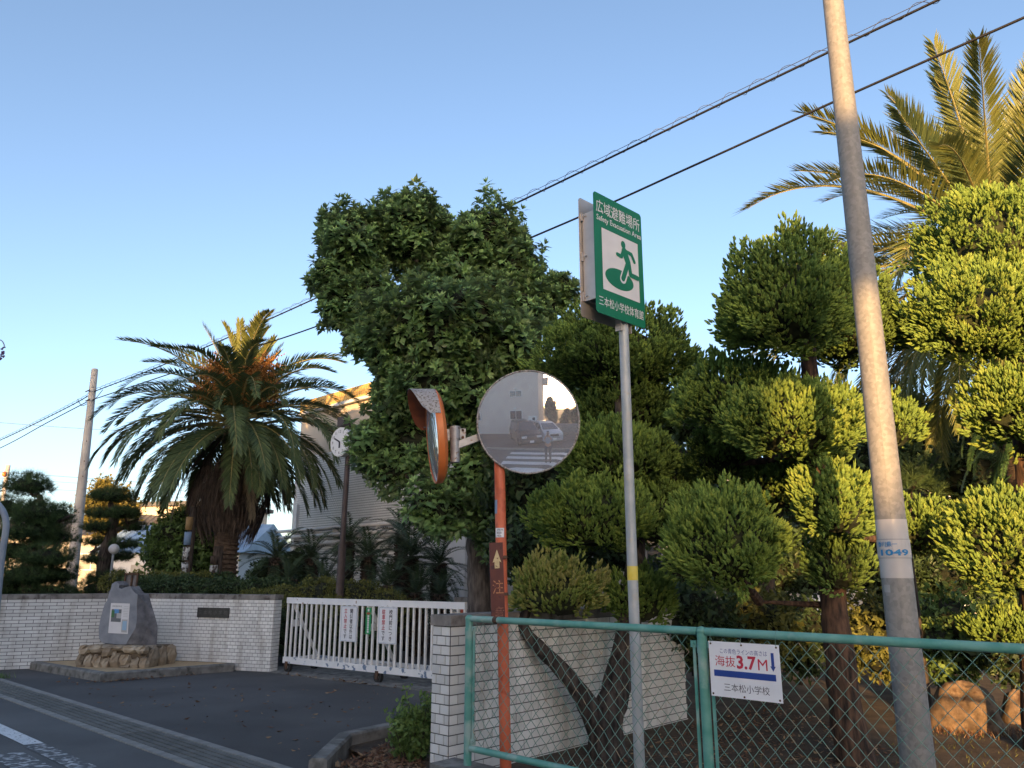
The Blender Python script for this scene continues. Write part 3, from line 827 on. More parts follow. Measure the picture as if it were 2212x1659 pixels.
# the slab: outline traced on the stone's own face plane, real thickness with a broken right side
MP = mp_(0, 0, 0.12)
outl = [(872, 735), (760, 722), (741, 690), (737, 615), (752, 540), (771, 470), (786, 425), (800, 408), (812, 362), (830, 315), (836, 283), (868, 264), (893, 290), (888, 312), (910, 322), (936, 308), (975, 300), (992, 332), (1012, 352), (1030, 362), (1022, 430), (1023, 560), (1013, 610), (940, 735)]
def z2(p): return ((p[0] / 1.8983) * 0.54861, (2150 + p[1] / 1.8983) * 0.54861)
front = [wall_pt(*z2(p), MP, MN) for p in outl]
g = Geo()
n = len(front)
cen = sum(front, Vector()) / n
back = []
for i, p in enumerate(front):
    q = p - MN * (0.22 + 0.04 * random.random())
    side = {18: .0, 19: .03, 20: .10, 21: .19, 22: .24, 23: .42, 0: .30}     # the broken right side widens behind the smooth face
    if i in side: q = q + MU * side[i]
    elif i < 12: q = q + MU * 0.03
    if p.z < 0.5: q.z = 0.42
    back.append(q)
mid = [(p + q) / 2 + Vector((random.uniform(-.018, .018), random.uniform(-.02, .02), random.uniform(-.015, .015))) for p, q in zip(front, back)]
V = front + mid + back
Fc = [tuple(range(n)), tuple(range(3 * n - 1, 2 * n - 1, -1))]
fm = [0, 1]
g.raw(V, [Fc[0][::-1]], 0); 
g.raw(V, [Fc[1][::-1]] + [f for i in range(n) for f in ((i, (i + 1) % n, (i + 1) % n + n, i + n), (i + n, (i + 1) % n + n, (i + 1) % n + 2 * n, i + 2 * n))], 1)
slab = g.build('slab', [M['stone_grey'], M['stone_side']], mon)
FP = MP + MN * 0.006
q = [wall_pt(*z2(p), FP, MN) for p in ((830, 426), (970, 430), (954, 658), (808, 650))]
g = Geo(); g.prism(q, -MN * 0.006); panel = g.build('info_panel', M['sign_pale'], mon)
pm = [flat('print_grey', (0.14, 0.15, 0.16), 0.6), flat('print_sky', (0.10, 0.28, 0.55), 0.6), flat('print_green', (0.06, 0.17, 0.07), 0.6), flat('print_pale_blue', (0.32, 0.47, 0.62), 0.6), flat('print_faint', (0.45, 0.44, 0.43), 0.6)]
def subm(rect, mi, dz):
    def pp(u, v): return (q[0] * (1 - u) + q[1] * u) * (1 - v) + (q[3] * (1 - u) + q[2] * u) * v + MN * dz
    u0, u1, v0, v1 = rect
    g.face([pp(u0, v0), pp(u0, v1), pp(u1, v1), pp(u1, v0)], mi)
g = Geo()
subm((0.08, 0.60, 0.20, 0.62), 0, 0.002); subm((0.20, 0.46, 0.20, 0.34), 1, 0.003); subm((0.08, 0.24, 0.24, 0.47), 2, 0.004); subm((0.36, 0.60, 0.33, 0.5), 4, 0.0035)
subm((0.66, 0.95, 0.53, 0.95), 4, 0.002); subm((0.70, 0.92, 0.58, 0.88), 3, 0.003)
for k in range(7): subm((0.70, 0.95, 0.10 + k * 0.055, 0.112 + k * 0.055), 4, 0.002)
for k in range(6): subm((0.10 + k * 0.085, 0.165 + k * 0.085, 0.075, 0.125), 4, 0.002)
g.build('printed_pictures', pm, panel)

# ================================================================== STREET FURNITURE
# green chain-link fence on a low concrete base
F0 = Vector((-0.335, 6.31, 0))
FD = SD.copy(); FN = -ND.copy()        # FN towards the camera
PANEL = 2.04
fence = thing('chain_link_fence', F0, 'worn green chain-link fence with pipe rails in the foreground', 'fence')
def fp(s, z, off=0.0): return F0 + FD * s + UP * z + FN * off
FZT, FZB = 1.262, 0.325
for k in range(4):
    s = k * PANEL
    g = Geo(); g.tube([fp(s, 0.05), fp(s, FZT - 0.001)], 0.0302, 16); g.build('post', M['green_paint'], fence, smooth=True, auto=40)
    g = Geo(); g.ball(fp(s, FZT + 0.002), (0.0335, 0.0335, 0.028), 14, 8); g.build('post_cap', M['green_paint'], fence, smooth=True)
    g = Geo(); g.tube([fp(s, FZT - 0.125), fp(s, FZT - 0.07)], 0.0335, 16); g.build('collar', M['green_paint'], fence, smooth=True, auto=40)
for k in range(3):
    a, b = k * PANEL + 0.028, (k + 1) * PANEL - 0.028
    for z, nm in ((FZT, 'top_rail'), (FZB, 'bottom_rail')):
        g = Geo(); g.tube([fp(a, z), fp(b, z)], 0.0245, 14); g.build(nm, M['green_paint'], fence, smooth=True, auto=40)
    for s in (a + 0.028, b - 0.028):
        g = Geo(); g.obox(fp(s, (FZT + FZB) / 2, 0), FD * 0.009, FN * 0.004, UP * ((FZT - FZB) / 2 - 0.055)); g.build('stretcher_bar', M['green_paint'], fence)
        for z in (FZT - 0.075, FZB + 0.05):
            g = Geo(); g.obox(fp(s, z, 0.0), FD * 0.02, FN * 0.009, UP * 0.02); g.tube([fp(s, z, 0.009), fp(s, z, 0.02)], 0.008, 8); g.build('clamp', M['green_paint'], fence)
    # wires of one panel
    g = Geo()
    cw, ch = 0.090, 0.098
    x0, x1, z0, z1 = a + 0.03, b - 0.03, FZB + 0.028, FZT - 0.03
    H = z1 - z0; slope = ch / cw
    for fam in (1, -1):
        nlin = int((x1 - x0 + H / slope) / cw) + 1
        for i in range(-1, nlin + 1):
            xs = x0 + i * cw if fam < 0 else x0 - H / slope + i * cw
            pts = []
            nseg = int(H / (ch / 2)) + 1
            for j in range(nseg + 1):
                z = min(z1, z0 + j * ch / 2)
                x = (xs + (z - z0) / slope) if fam > 0 else (xs + 0.0 - (z - z0) / slope + 0.0)
                if fam < 0: x = xs - (z - z0) / slope
                if x < x0 - 1e-6 or x > x1 + 1e-6:
                    if len(pts) > 1: break
                    continue
                wob = 0.0035 * math.sin(x * 3.1 + z * 2.3 + k) + 0.002 * math.sin(9 * x + 4 * z)
                off = 0.0045 * (1 if (j + i) % 2 else -1) * fam
                pts.append(fp(x, z + wob, off + 0.010 * math.sin(x * 2.1 + z * 3)))
            if len(pts) > 1: g.tube(pts, 0.0023, 4, caps=False)
        if fam > 0: continue
    # extra lines to fill the far side of the second family
    for i in range(int((x1 - x0) / cw) + 1, int((x1 - x0 + H / slope) / cw) + 2):
        xs = x0 + i * cw; pts = []
        for j in range(int(H / (ch / 2)) + 2):
            z = min(z1, z0 + j * ch / 2); x = xs - (z - z0) / slope
            if x < x0 or x > x1: continue
            pts.append(fp(x, z, 0.0045 * (1 if (i + j) % 2 else -1) + 0.010 * math.sin(x * 2.1 + z * 3)))
    g.build('wire_mesh', M['green_wire'], fence, smooth=True)
g = Geo(); g.obox(fp(4.6, 0.07, 0.02), FD * 4.86, FN * 0.13, UP * 0.135)
b_ = g.build('concrete_base', M['concrete_dark'], fence)

g = Geo(); g.tube([fp(0.272, FZT), fp(0.315, FZT)], 0.0249, 14, caps=False); g.build('rust_band', M['rust'], fence, smooth=True)
# elevation sign on the fence
tl = fp(2.105, 1.213, 0.036); SW, SH = 0.437, 0.307
fr, fu, fn = FD, UP, FN
c = tl + fr * SW / 2 - fu * SH / 2
el = thing('elevation_sign', (c.x, c.y, c.z - SH / 2), 'white elevation notice wired to the green fence, red 3.7M above a thick blue bar', 'sign')
# blue thick bar, red figures
g = Geo(); g.obox(c, fr * SW / 2, fn * 0.0025, fu * SH / 2); g.build('panel', M['sign_white'], el)
o3 = tl + fn * 0.0034
def bx_(g, u0, u1, v0, v1, m=0, lift=0.0):
    g.face([o3 + fn * lift + fr * (u0 * SW) - fu * (v1 * SH), o3 + fn * lift + fr * (u1 * SW) - fu * (v1 * SH), o3 + fn * lift + fr * (u1 * SW) - fu * (v0 * SH), o3 + fn * lift + fr * (u0 * SW) - fu * (v0 * SH)], m)
g = Geo(); text_fit(g, 'この青色ラインの高さは', o3, fr, fu, 0.165 * SW, 0.835 * SW, -0.215 * SH, -0.12 * SH, 0, 0.0); g.build('lettering', M['sign_violet'], el)
g = Geo()
text_fit(g, '海抜', o3, fr, fu, 0.085 * SW, 0.38 * SW, -0.45 * SH, -0.255 * SH, 0, 0.0)
text_fit(g, '3.7', o3, fr, fu, 0.40 * SW, 0.675 * SW, -0.475 * SH, -0.23 * SH, 0, 0.03)
text_fit(g, 'M', o3, fr, fu, 0.70 * SW, 0.83 * SW, -0.465 * SH, -0.27 * SH, 0, 0.0)
g.build('lettering', M['sign_red'], el)
g = Geo(); bx_(g, 0.885, 0.925, 0.145, 0.385); g.face([o3 + fr * (u * SW) - fu * (v * SH) for u, v in ((0.868, 0.38), (0.905, 0.47), (0.942, 0.38))]); g.build('arrow', M['sign_navy'], el)
g = Geo(); bx_(g, 0.06, 0.935, 0.52, 0.635); g.build('blue_bar', M['sign_navy'], el)
g = Geo(); text_fit(g, '三本松小学校', o3, fr, fu, 0.195 * SW, 0.835 * SW, -0.89 * SH, -0.745 * SH, 0, -0.004); g.build('lettering', M['sign_black'], el)
for (u, v) in ((0.03, 0.045), (0.48, 0.045), (0.965, 0.045), (0.03, 0.955), (0.48, 0.965), (0.965, 0.955)):
    q0 = o3 + fr * (u * SW) - fu * (v * SH)
    g = Geo(); g.tube([q0 - fn * 0.001, q0 + fn * 0.0015], 0.0058, 10); g.build('grommet', M['rust'], el)
    if v < 0.1:
        g = Geo(); top = Vector(q0); top.z = FZT + 0.027
        g.tube([q0 + fn * 0.002, q0 + fn * 0.004 + UP * 0.03, top - fn * 0.012, top + UP * 0.001 - fn * 0.04], 0.0012, 5); g.build('tie_wire', M['green_wire'], el)

# evacuation sign
EP = Vector((0.871, 5.72, 0))
ev = thing('evacuation_sign', EP, 'tall green and white evacuation area sign with a running figure, on a grey post', 'sign')
g = Geo(); g.tube([EP, EP + UP * 4.40], 0.0382, 16); g.build('post', M['galv_post'], ev, smooth=True, auto=40)
zt = at(1383, 1238, 5.72).z
g = Geo(); g.tube([EP + UP * (zt - 0.05), EP + UP * (zt + 0.05)], 0.0392, 16, caps=False); g.build('yellow_tape', M['yellow_tape'], ev, smooth=True)
A0 = at(1281, 411, 5.40); B0 = at(1384, 463.6, 5.82)
er = Vector((B0.x - A0.x, B0.y - A0.y, 0)); EW = er.length; er.normalize()
en = Vector((er.y, -er.x, 0))            # towards the viewer's right
EZ1 = A0.z; EZ0 = at(1284, 673, 5.40).z; EH = EZ1 - EZ0
eo = Vector((A0.x, A0.y, EZ1))
def rounded(o, r, u, w, h, rad=0.03, n=5):
    pts = []
    for (cx, cy, a0) in ((w - rad, -rad, 0), (rad, -rad, 90), (rad, -h + rad, 180), (w - rad, -h + rad, 270)):
        for k in range(n + 1):
            a = math.radians(a0 + 90 * k / n); pts.append(o + r * (cx + rad * math.cos(a)) + u * (cy + rad * math.sin(a)))
    return pts
def ep(u, v, lift=0.003): return eo + er * (u * EW) - UP * (v * EH) + en * lift
g = Geo(); g.prism(rounded(eo, er, UP, EW, EH), -en * 0.003); front_p = g.build('front_panel', M['sign_green'], ev)
bo = eo - en * 0.150
g = Geo(); g.prism(rounded(bo, er, UP, EW, EH), -en * 0.003); g.build('back_panel', M['alu'], ev)
g = Geo(); text_fit(g, '広域避難場所', eo + en * 0.002, er, UP, 0.045 * EW, 0.955 * EW, -0.168 * EH, -0.055 * EH, 0, 0.004); g.build('lettering', M['sign_pale'], ev)
g = Geo(); text_fit(g, 'Safety Evacuation Area', eo + en * 0.002, er, UP, 0.05 * EW, 0.975 * EW, -0.247 * EH, -0.185 * EH, 0, 0.012); g.build('lettering', M['sign_pale'], ev)
g = Geo(); text_fit(g, '三本松小学校体育館', eo + en * 0.002, er, UP, 0.055 * EW, 0.96 * EW, -0.935 * EH, -0.855 * EH, 0, 0.003)
g.build('lettering', M['sign_pale'], ev)
g = Geo(); g.face([ep(0.145, 0.795, .0015), ep(0.895, 0.795, .0015), ep(0.895, 0.285, .0015), ep(0.145, 0.285, .0015)]); pict = g.build('pictogram', M['sign_pale'], ev)
def pe(u, v, lift): return ep(0.145 + 0.75 * u, 0.285 + 0.51 * v, lift)
def capsule(g, pts, w, lift, m=0):
    """a stroke of width w (picture units of the square) along pts"""
    for (p, q) in zip(pts[:-1], pts[1:]):
        d = np.array([q[0] - p[0], (q[1] - p[1]) * 1.12]); L = np.linalg.norm(d); d /= L; nrm = np.array([-d[1], d[0]])
        ring = []
        for k in range(9):
            a = math.pi / 2 + math.pi * k / 8
            ring.append((p[0] + w / 2 * (math.cos(a) * d[0] + math.sin(a) * nrm[0]), p[1] + w / 2 * (math.cos(a) * d[1] + math.sin(a) * nrm[1]) / 1.12))
        for k in range(9):
            a = -math.pi / 2 + math.pi * k / 8
            ring.append((q[0] + w / 2 * (math.cos(a) * d[0] + math.sin(a) * nrm[0]), q[1] + w / 2 * (math.cos(a) * d[1] + math.sin(a) * nrm[1]) / 1.12))
        g.face([pe(u, v, lift) for u, v in ring][::-1], m)
        lift += 0.00008
g = Geo()
g.face([pe(0.445 + 0.385 * math.cos(2 * math.pi * k / 40), 0.745 + 0.165 * math.sin(2 * math.pi * k / 40), .003) for k in range(40)][::-1], 0)
capsule(g, [(0.685, 0.42), (0.54, 0.715)], 0.165, 0.0035, 1)
capsule(g, [(0.685, 0.42), (0.54, 0.705)], 0.105, 0.0042, 0)
g.face([pe(0.575 + 0.062 * math.cos(2 * math.pi * k / 24), 0.13 + 0.064 * math.sin(2 * math.pi * k / 24), .0042) for k in range(24)][::-1], 0)
capsule(g, [(0.60, 0.235), (0.69, 0.40)], 0.15, 0.0046, 0)
capsule(g, [(0.57, 0.225), (0.515, 0.345), (0.40, 0.335)], 0.072, 0.005, 0)
capsule(g, [(0.66, 0.225), (0.80, 0.235), (0.875, 0.345)], 0.07, 0.0054, 0)
capsule(g, [(0.72, 0.42), (0.755, 0.595), (0.95, 0.60)], 0.092, 0.0058, 0)
g.build('running_figure', [M['sign_green'], M['sign_pale']], ev)
# frame between the two panels
g = Geo(); ch0 = eo - en * 0.0765
for s_ in (0.06,):
    g.obox(ch0 + er * (s_ * EW) - UP * (EH * 0.51), er * 0.004, en * 0.066, UP * EH * 0.365)
g.build('side_channel', M['alu'], ev)
for u in (0.06, 0.94):
    for v in (0.17, 0.51, 0.84):
        for off in (-0.012, -0.140):
            g = Geo(); g.obox(eo + er * (u * EW) + en * off - UP * (v * EH), er * 0.02, en * 0.008, UP * 0.035); g.build('rail_clip', M['alu'], ev)
for v in (0.17, 0.51, 0.84):
    g = Geo(); q0 = eo + er * (0.06 * EW - 0.004) - en * 0.11 - UP * (v * EH); g.tube([q0, q0 - er * 0.02], 0.008, 8); g.build('bolt', M['steel'], ev)
    for off in (-0.016, -0.136):
        g = Geo(); g.obox(eo + er * (0.5 * EW) + en * off - UP * (v * EH), er * (0.44 * EW), en * 0.0115, UP * 0.022); g.build('cross_rail', M['alu'], ev)
for off in (-0.06, 0.06):
    g = Geo(); q0 = EP + er * off + UP * (EZ0 + 0.02); g.obox(q0, er * 0.006, en * 0.03, UP * 0.08); g.build('post_clamp', M['alu'], ev)

# traffic mirror
MY = 6.32
mb = Vector((-0.048, MY + 0.03, 0.18)); mt = at(1077, 905, MY)
mir = thing('traffic_mirror', (mb.x, mb.y, 0.15), 'orange pole carrying two round convex traffic mirrors and a rusted brown caution board', 'mirror')
g = Geo(); g.tube([mb, mb.lerp(mt, 0.5), mt], 0.0445, 18); g.build('pole', M['orange'], mir, smooth=True, auto=40)
def dome(C, axis, rad, R, nr=14, ns=48, m=0):
    """convex mirror cap, its rim centre at C"""
    axis = axis.normalized(); sx = axis.cross(UP).normalized(); sy = sx.cross(axis).normalized()
    Q = C - axis * math.sqrt(R * R - rad * rad)
    V = []; Fc = []
    for i in range(nr + 1):
        a = math.asin(rad / R) * i / nr
        for k in range(ns):
            w = 2 * math.pi * k / ns
            V.append(Q + (axis * math.cos(a) + (sx * math.cos(w) + sy * math.sin(w)) * math.sin(a)) * R)
    for i in range(nr):
        for k in range(ns):
            k2 = (k + 1) % ns
            Fc.append((i * ns + k, i * ns + k2, (i + 1) * ns + k2, (i + 1) * ns + k))
    g = Geo(); g.raw(V, Fc, m); return g, sx, sy, Q
def ring(C, axis, r0, r1, depth, m=0, ns=48):
    """rim: outer wall and lip, from C backwards"""
    axis = axis.normalized(); sx = axis.cross(UP).normalized(); sy = sx.cross(axis).normalized()
    prof = [(r0, 0.004), (r0 + 0.006, 0.010), (r1, 0.006), (r1, -depth * 0.6), (r1 - 0.05, -depth), (0.02, -depth - 0.03)]
    V = []; Fc = []
    for (r, h) in prof:
        for k in range(ns):
            w = 2 * math.pi * k / ns
            V.append(C + (sx * math.cos(w) + sy * math.sin(w)) * r + axis * h)
    for i in range(len(prof) - 1):
        for k in range(ns):
            k2 = (k + 1) % ns; Fc.append((i * ns + k, (i + 1) * ns + k, (i + 1) * ns + k2, i * ns + k2))
    g = Geo(); g.raw(V, [f[::-1] for f in Fc], m); return g
MR = 3.0
C1 = at(1140.5, 911, MY - 0.13)
aim = ray(1183, 939).normalized()
L1 = (C1 - CAM).length
Q1 = CAM + aim * (L1 + MR - 0.04)
ax1 = (C1 - Q1).normalized()
rad1 = 112.5 * mpp(1140, 911, MY - 0.13)
g, sx1, sy1, _ = dome(C1, ax1, rad1 - 0.012, MR); g.build('right_mirror_face', M['mirror'], mir, smooth=True)
g = ring(C1, ax1, rad1 - 0.013, rad1, 0.07); g.build('right_mirror_rim', M['visor_out'], mir, smooth=True, auto=50)
# left mirror, seen almost edge on
C2 = at(935, 943, MY + 0.05)
ax2 = Vector((-0.972, -0.205, -0.115)).normalized()
rad2 = 0.395
g, sx2, sy2, _ = dome(C2, ax2, rad2 - 0.015, 2.2); g.build('left_mirror_face', M['mirror'], mir, smooth=True)
g = ring(C2, ax2, rad2 - 0.016, rad2, 0.075); g.build('left_mirror_rim', M['orange_rim'], mir, smooth=True, auto=50)
# visor over the left mirror: curved sheet
V = []; Fc = []; na = 17
for k in range(na):
    w = math.radians(18 + 144 * k / (na - 1))
    e = math.sin(math.pi * k / (na - 1)) ** 0.5
    for (h, rr) in ((-0.035, rad2 + 0.005), (0.05 + 0.125 * e, rad2 + 0.02), (0.05 + 0.125 * e, rad2 + 0.017), (-0.035, rad2 + 0.002)):
        V.append(C2 + (sx2 * math.cos(w) + sy2 * math.sin(w)) * rr + ax2 * h)
gv = Geo()
fo = []; fi = []
for k in range(na - 1):
    a = k * 4; b = a + 4
    fo += [(a, a + 1, b + 1, b), (a + 1, a + 2, b + 2, b + 1)]; fi += [(a + 2, a + 3, b + 3, b + 2)]
gv.raw(V, fo, 0); gv.raw(V, fi, 1)
gv.build('visor', [M['visor_out'], M['visor_in']], mir, smooth=False)
# bracket: stub pipe, plates, arm
s0 = at(983, 999, MY); s1 = at(983, 921, MY)
g = Geo(); g.tube([s0, s1], 10.3 * mpp(983, 960, MY), 16); g.build('stub_pipe', M['steel'], mir, smooth=True, auto=40)
g = Geo(); g.tube([at(983, 948, MY), at(983, 922, MY)], 12.0 * mpp(983, 960, MY), 16); g.build('collar', M['steel'], mir, smooth=True, auto=40)
pxr = Vector((1, 0.0, 0)); 
g = Geo(); a = at(972, 939, MY); b = at(956, 939, MY); hz = 12 * mpp(980, 939, MY)
g.obox((a + b) / 2, (b - a) / 2, Vector((0, 0.006, 0)), UP * hz); g.build('bracket_plate', M['steel'], mir)
g = Geo(); a = at(994, 937, MY); b = at(1006, 937, MY); g.obox((a + b) / 2, (b - a) / 2, Vector((0, 0.006, 0)), UP * hz * 0.95); g.build('bracket_plate', M['steel'], mir)
g = Geo(); a = at(957, 941, MY); b = C2 - ax2 * 0.095; g.tube([a, b], 0.022, 8); g.build('mirror_mount', M['steel'], mir)
for px, py in ((1000, 930), (1000, 945), (959.5, 931), (959.5, 946)):
    g = Geo(); q0 = at(px, py, MY) + Vector((0, -0.006, 0)); g.tube([q0, q0 + Vector((0, -0.014, 0))], 0.011, 8); g.build('bolt', M['rust'], mir)
g = Geo(); a = at(991, 961, MY); b = at(1040, 943, MY + 0.02); d = (b - a).normalized()
g.obox((a + b) / 2, (b - a) / 2, Vector((0, 0.02, 0)), UP * 0.032); g.build('arm', M['steel'], mir)
g = Geo(); a = at(1040, 943, MY + 0.02); b = mt - UP * 0.1; g.tube([a, b], 0.025, 8); g.build('arm', M['steel'], mir)
g = Geo(); g.tube([mt - UP * 0.06, C1 - ax1 * 0.09], 0.025, 8); g.build('mirror_mount', M['steel'], mir)
# stickers on the pole, lettering bent round it
def on_pole(P, r, ang0, z, w, h, mats, lines=(), lean=(0, 0)):
    """sticker centred at angle ang0 (about the vertical axis at P), w along the arc"""
    g = Geo(); n = 8; V = []; Fc = []
    for i in range(n + 1):
        a = ang0 + (i / n - 0.5) * w / r
        for zz in (z - h / 2, z + h / 2): V.append((P.x + math.cos(a) * (r + .0015), P.y + math.sin(a) * (r + .0015), zz))
    for i in range(n): Fc.append((2 * i, 2 * i + 2, 2 * i + 3, 2 * i + 1))
    g.raw(V, Fc, 0)
    for (txt, u0, u1, v0, v1, mi, bold) in lines:
        T, TFc = glyph_mesh(txt, bold); lo = T[:, :2].min(0); hi = T[:, :2].max(0); q = (T[:, :2] - lo) / (hi - lo)
        a = ang0 + (u0 + q[:, 0] * (u1 - u0) - 0.5) * w / r; zz = z - h / 2 + (v0 + q[:, 1] * (v1 - v0)) * h
        g.raw(np.stack([P.x + np.cos(a) * (r + .0056), P.y + np.sin(a) * (r + .0056), zz], 1), TFc, mi)
    return g
zz = at(1080, 1151, MY).z; pc = mb.lerp(mt, (zz - mb.z) / (mt.z - mb.z))
on_pole(pc, 0.0445, math.radians(255), zz, 0.078, 0.075, None, (('がわ市', 0.25, 0.85, 0.68, 0.92, 1, 0), ('建設課', 0.22, 0.72, 0.38, 0.60, 1, 0), ('1826', 0.28, 0.7, 0.08, 0.26, 1, 0))).build('sticker', [M['sign_white'], M['sign_black']], mir)
zz = at(1074, 1095, MY).z; pc = mb.lerp(mt, (zz - mb.z) / (mt.z - mb.z))
on_pole(pc, 0.0445, math.radians(215), zz, 0.035, 0.11, None).build('sticker', [M['sign_edge']], mir)
# caution board
BT = at(1071, 1172, MY - 0.07); BB = at(1076.5, 1345, MY - 0.07)
bu = (BT - BB).normalized(); br = Vector((0.985, 0.17, 0)); br = (br - bu * br.dot(bu)).normalized(); bn = br.cross(bu)
bl = (BT - BB).length; bw = 0.108
g = Geo(); cpt = (BT + BB) / 2
g.obox(cpt, br * bw / 2, bn * 0.012, bu * bl / 2); g.obox(cpt + br * (bw / 2 - 0.006) - bn * 0.016, br * 0.004, bn * 0.012, bu * bl / 2 * 0.99)
board = g.build('caution_board', M['rust_board'], mir)
fo_ = BT + bn * 0.0135
def bp(u, v): return fo_ + br * u * bw - bu * v
g = Geo()
g.face([bp(u, v) for u, v in ((-.16, .20), (.20, .20), (.20, .145), (.34, .155), (.04, .055), (-.30, .155), (-.16, .15))]); g.build('arrow', M['cream_print'], board)
g = Geo(); text_char(g, '注', bp(0.04, 0.345), br, bu, 0.105, 0, 0.0, 0.82); g.build('lettering', M['orange_print'], board)
g = Geo(); text_char(g, '意', bp(0.06, 0.545), br, bu, 0.105, 0, 0.0, 0.82); g.build('lettering', M['ghost_print'], board)
for v in (0.115, 0.40):
    g = Geo(); q0 = bp(0.2, v) - bn * 0.03; g.obox(q0 + br * 0.01, br * 0.055, bn * 0.02, bu * 0.012); g.build('strap', M['rust'], board)

# big galvanised steel pole
PB = Vector((2.385, 4.93, 0)); 
pole = thing('steel_pole', PB, 'thick galvanised steel pole with a white band and blue number 1049', 'pole')
PT = at(1796, -30, 4.93); 
def pole_at(z):
    t = z / PT.z; return Vector((PB.x + (PT.x - PB.x) * t, PB.y, z)), 0.0985 - 0.028 * t
pts = [pole_at(z) for z in (0, 0.8, 1.6, 2.4, 3.2, 4.0, 4.8, 5.6, 6.4, 7.2)]
g = Geo(); g.tube([p for p, r in pts], [r for p, r in pts], 32); g.build('shaft', M['galv'], pole, smooth=True, auto=60)
def band(z0, z1, mat, extra, nm):
    (a, ra), (b, rb) = pole_at(z0), pole_at(z1)
    g = Geo(); g.tube([a, b], [ra + extra, rb + extra], 32, caps=False); return g.build(nm, mat, pole, smooth=True)
zb0 = at(1930, 1249, 4.8).z; zb1 = at(1930, 1120, 4.8).z
band(zb0, zb1, M['band_white'], 0.002, 'white_band')
zp0 = at(1930, 1206, 4.8).z; zp1 = at(1930, 1163, 4.8).z
band(zp0, zp1, M['plate_grey'], 0.0045, 'plate_edge')
band(zp0 + 0.006, zp1 - 0.006, M['band_white'], 0.006, 'number_plate')
zc = (zp0 + zp1) / 2; pc, rc = pole_at(zc)
vd = math.atan2(-pc.y, -pc.x)
g = on_pole(pc, rc + 0.006, vd - 0.02, zc, 0.215, zp1 - zp0 - 0.016, None, (('1049', 0.14, 0.90, 0.08, 0.46, 1, 0.03), ('香川県一', 0.06, 0.60, 0.60, 0.92, 1, 0.01)))
g.build('number_sticker', [M['band_white'], M['print_blue']], pole)
pc, rc = pole_at(at(1918, 1272, 4.8).z)
on_pole(pc, rc, vd - 0.75, pc.z, 0.045, 0.045, None).build('small_sticker', [M['plate_grey']], pole)
# seam
g = Geo()
a, ra = pole_at(0.2); b, rb = pole_at(5.8)
aa = vd + 0.03
g.tube([a + Vector((math.cos(aa), math.sin(aa), 0)) * ra, b + Vector((math.cos(aa), math.sin(aa), 0)) * rb], 0.0015, 4); g.build('seam', M['galv'], pole)

# concrete utility pole on the left and its lines
UB = at(150, 1290, 26.0); UT = at(205, 797, 26.0)
up_ = thing('utility_pole', (at(133, 1440, 26).x, 26.0, 0), 'plain grey concrete utility pole behind the left wall', 'pole')
dirp = (UT - UB) / (UT.z - UB.z)
base = UT - dirp * UT.z
g = Geo(); g.tube([base, base.lerp(UT, 0.5), UT - dirp * 0.04, UT], [0.20, 0.152, 0.105, 0.09], 18); g.build('shaft', M['pole_concrete'], up_, smooth=True, auto=50)
for zf in (0.30, 0.42, 0.56, 0.62, 0.70, 0.92, 0.97):
    p = base.lerp(UT, zf); r_ = 0.20 - 0.10 * zf
    g = Geo(); q0 = p + Vector((0.45, -0.89, 0)) * (r_ - 0.01); g.tube([q0, q0 + Vector((0.45, -0.89, 0)) * 0.018], 0.02, 8); g.build('bolt_hole', M['rust'], up_)
for py in (846, 866):
    p = at(198, py, 26.0)
    g = Geo(); g.tube([p - SD * 0.16 + ND * -0.14, p + SD * 0.22 + ND * -0.14], 0.02, 8); g.build('bracket', M['rust'], up_)

LX, LY = at(200, 845, 26.0).x, 26.0
R1 = at(2030, 0, 8.0)
lb = (R1.x - LX) / (R1.y - LY); la = LX - lb * LY
def on_line(x, y, da=0.0):
    d = ray(x, y); k = d.x / d.y; Y = (la + da) / (k - lb); return CAM + d * (Y / d.y)
def smooth_line(P, n=10):
    out = []
    for i in range(len(P) - 1):
        p0 = P[max(0, i - 1)]; p1 = P[i]; p2 = P[i + 1]; p3 = P[min(len(P) - 1, i + 2)]
        for k in range(n):
            t = k / n
            out.append(0.5 * ((2 * p1) + (p2 - p0) * t + (2 * p0 - 5 * p1 + 4 * p2 - p3) * t * t + (3 * p1 - p0 - 3 * p2 + p3) * t ** 3))
    out.append(P[-1]); return out
upper_px = [(205, 845), (380, 777), (665, 652), (1100, 446), (1500, 252), (1810, 103), (2030, -2), (2330, -150)]
upl = smooth_line([on_line(x, y) for x, y in upper_px], 14)
left_u = smooth_line([on_line(x, y) for x, y in ((-140, 1012), (0, 951), (100, 903), (172, 866), (203, 846))], 8)
pl1 = thing('power_line', upl[0], 'upper overhead cable with thin messenger wire and looping spiral hanger', 'cable', 'overhead cables across the sky')
g = Geo(); g.tube(left_u + upl[1:], 0.017, 8); g.build('main_cable', M['cable'], pl1, smooth=True)
g = Geo(); g.tube([p + UP * (0.075 if i > 0 else 0.0) for i, p in enumerate(left_u + upl[1:])], 0.005, 5); g.build('messenger_wire', M['wire'], pl1)
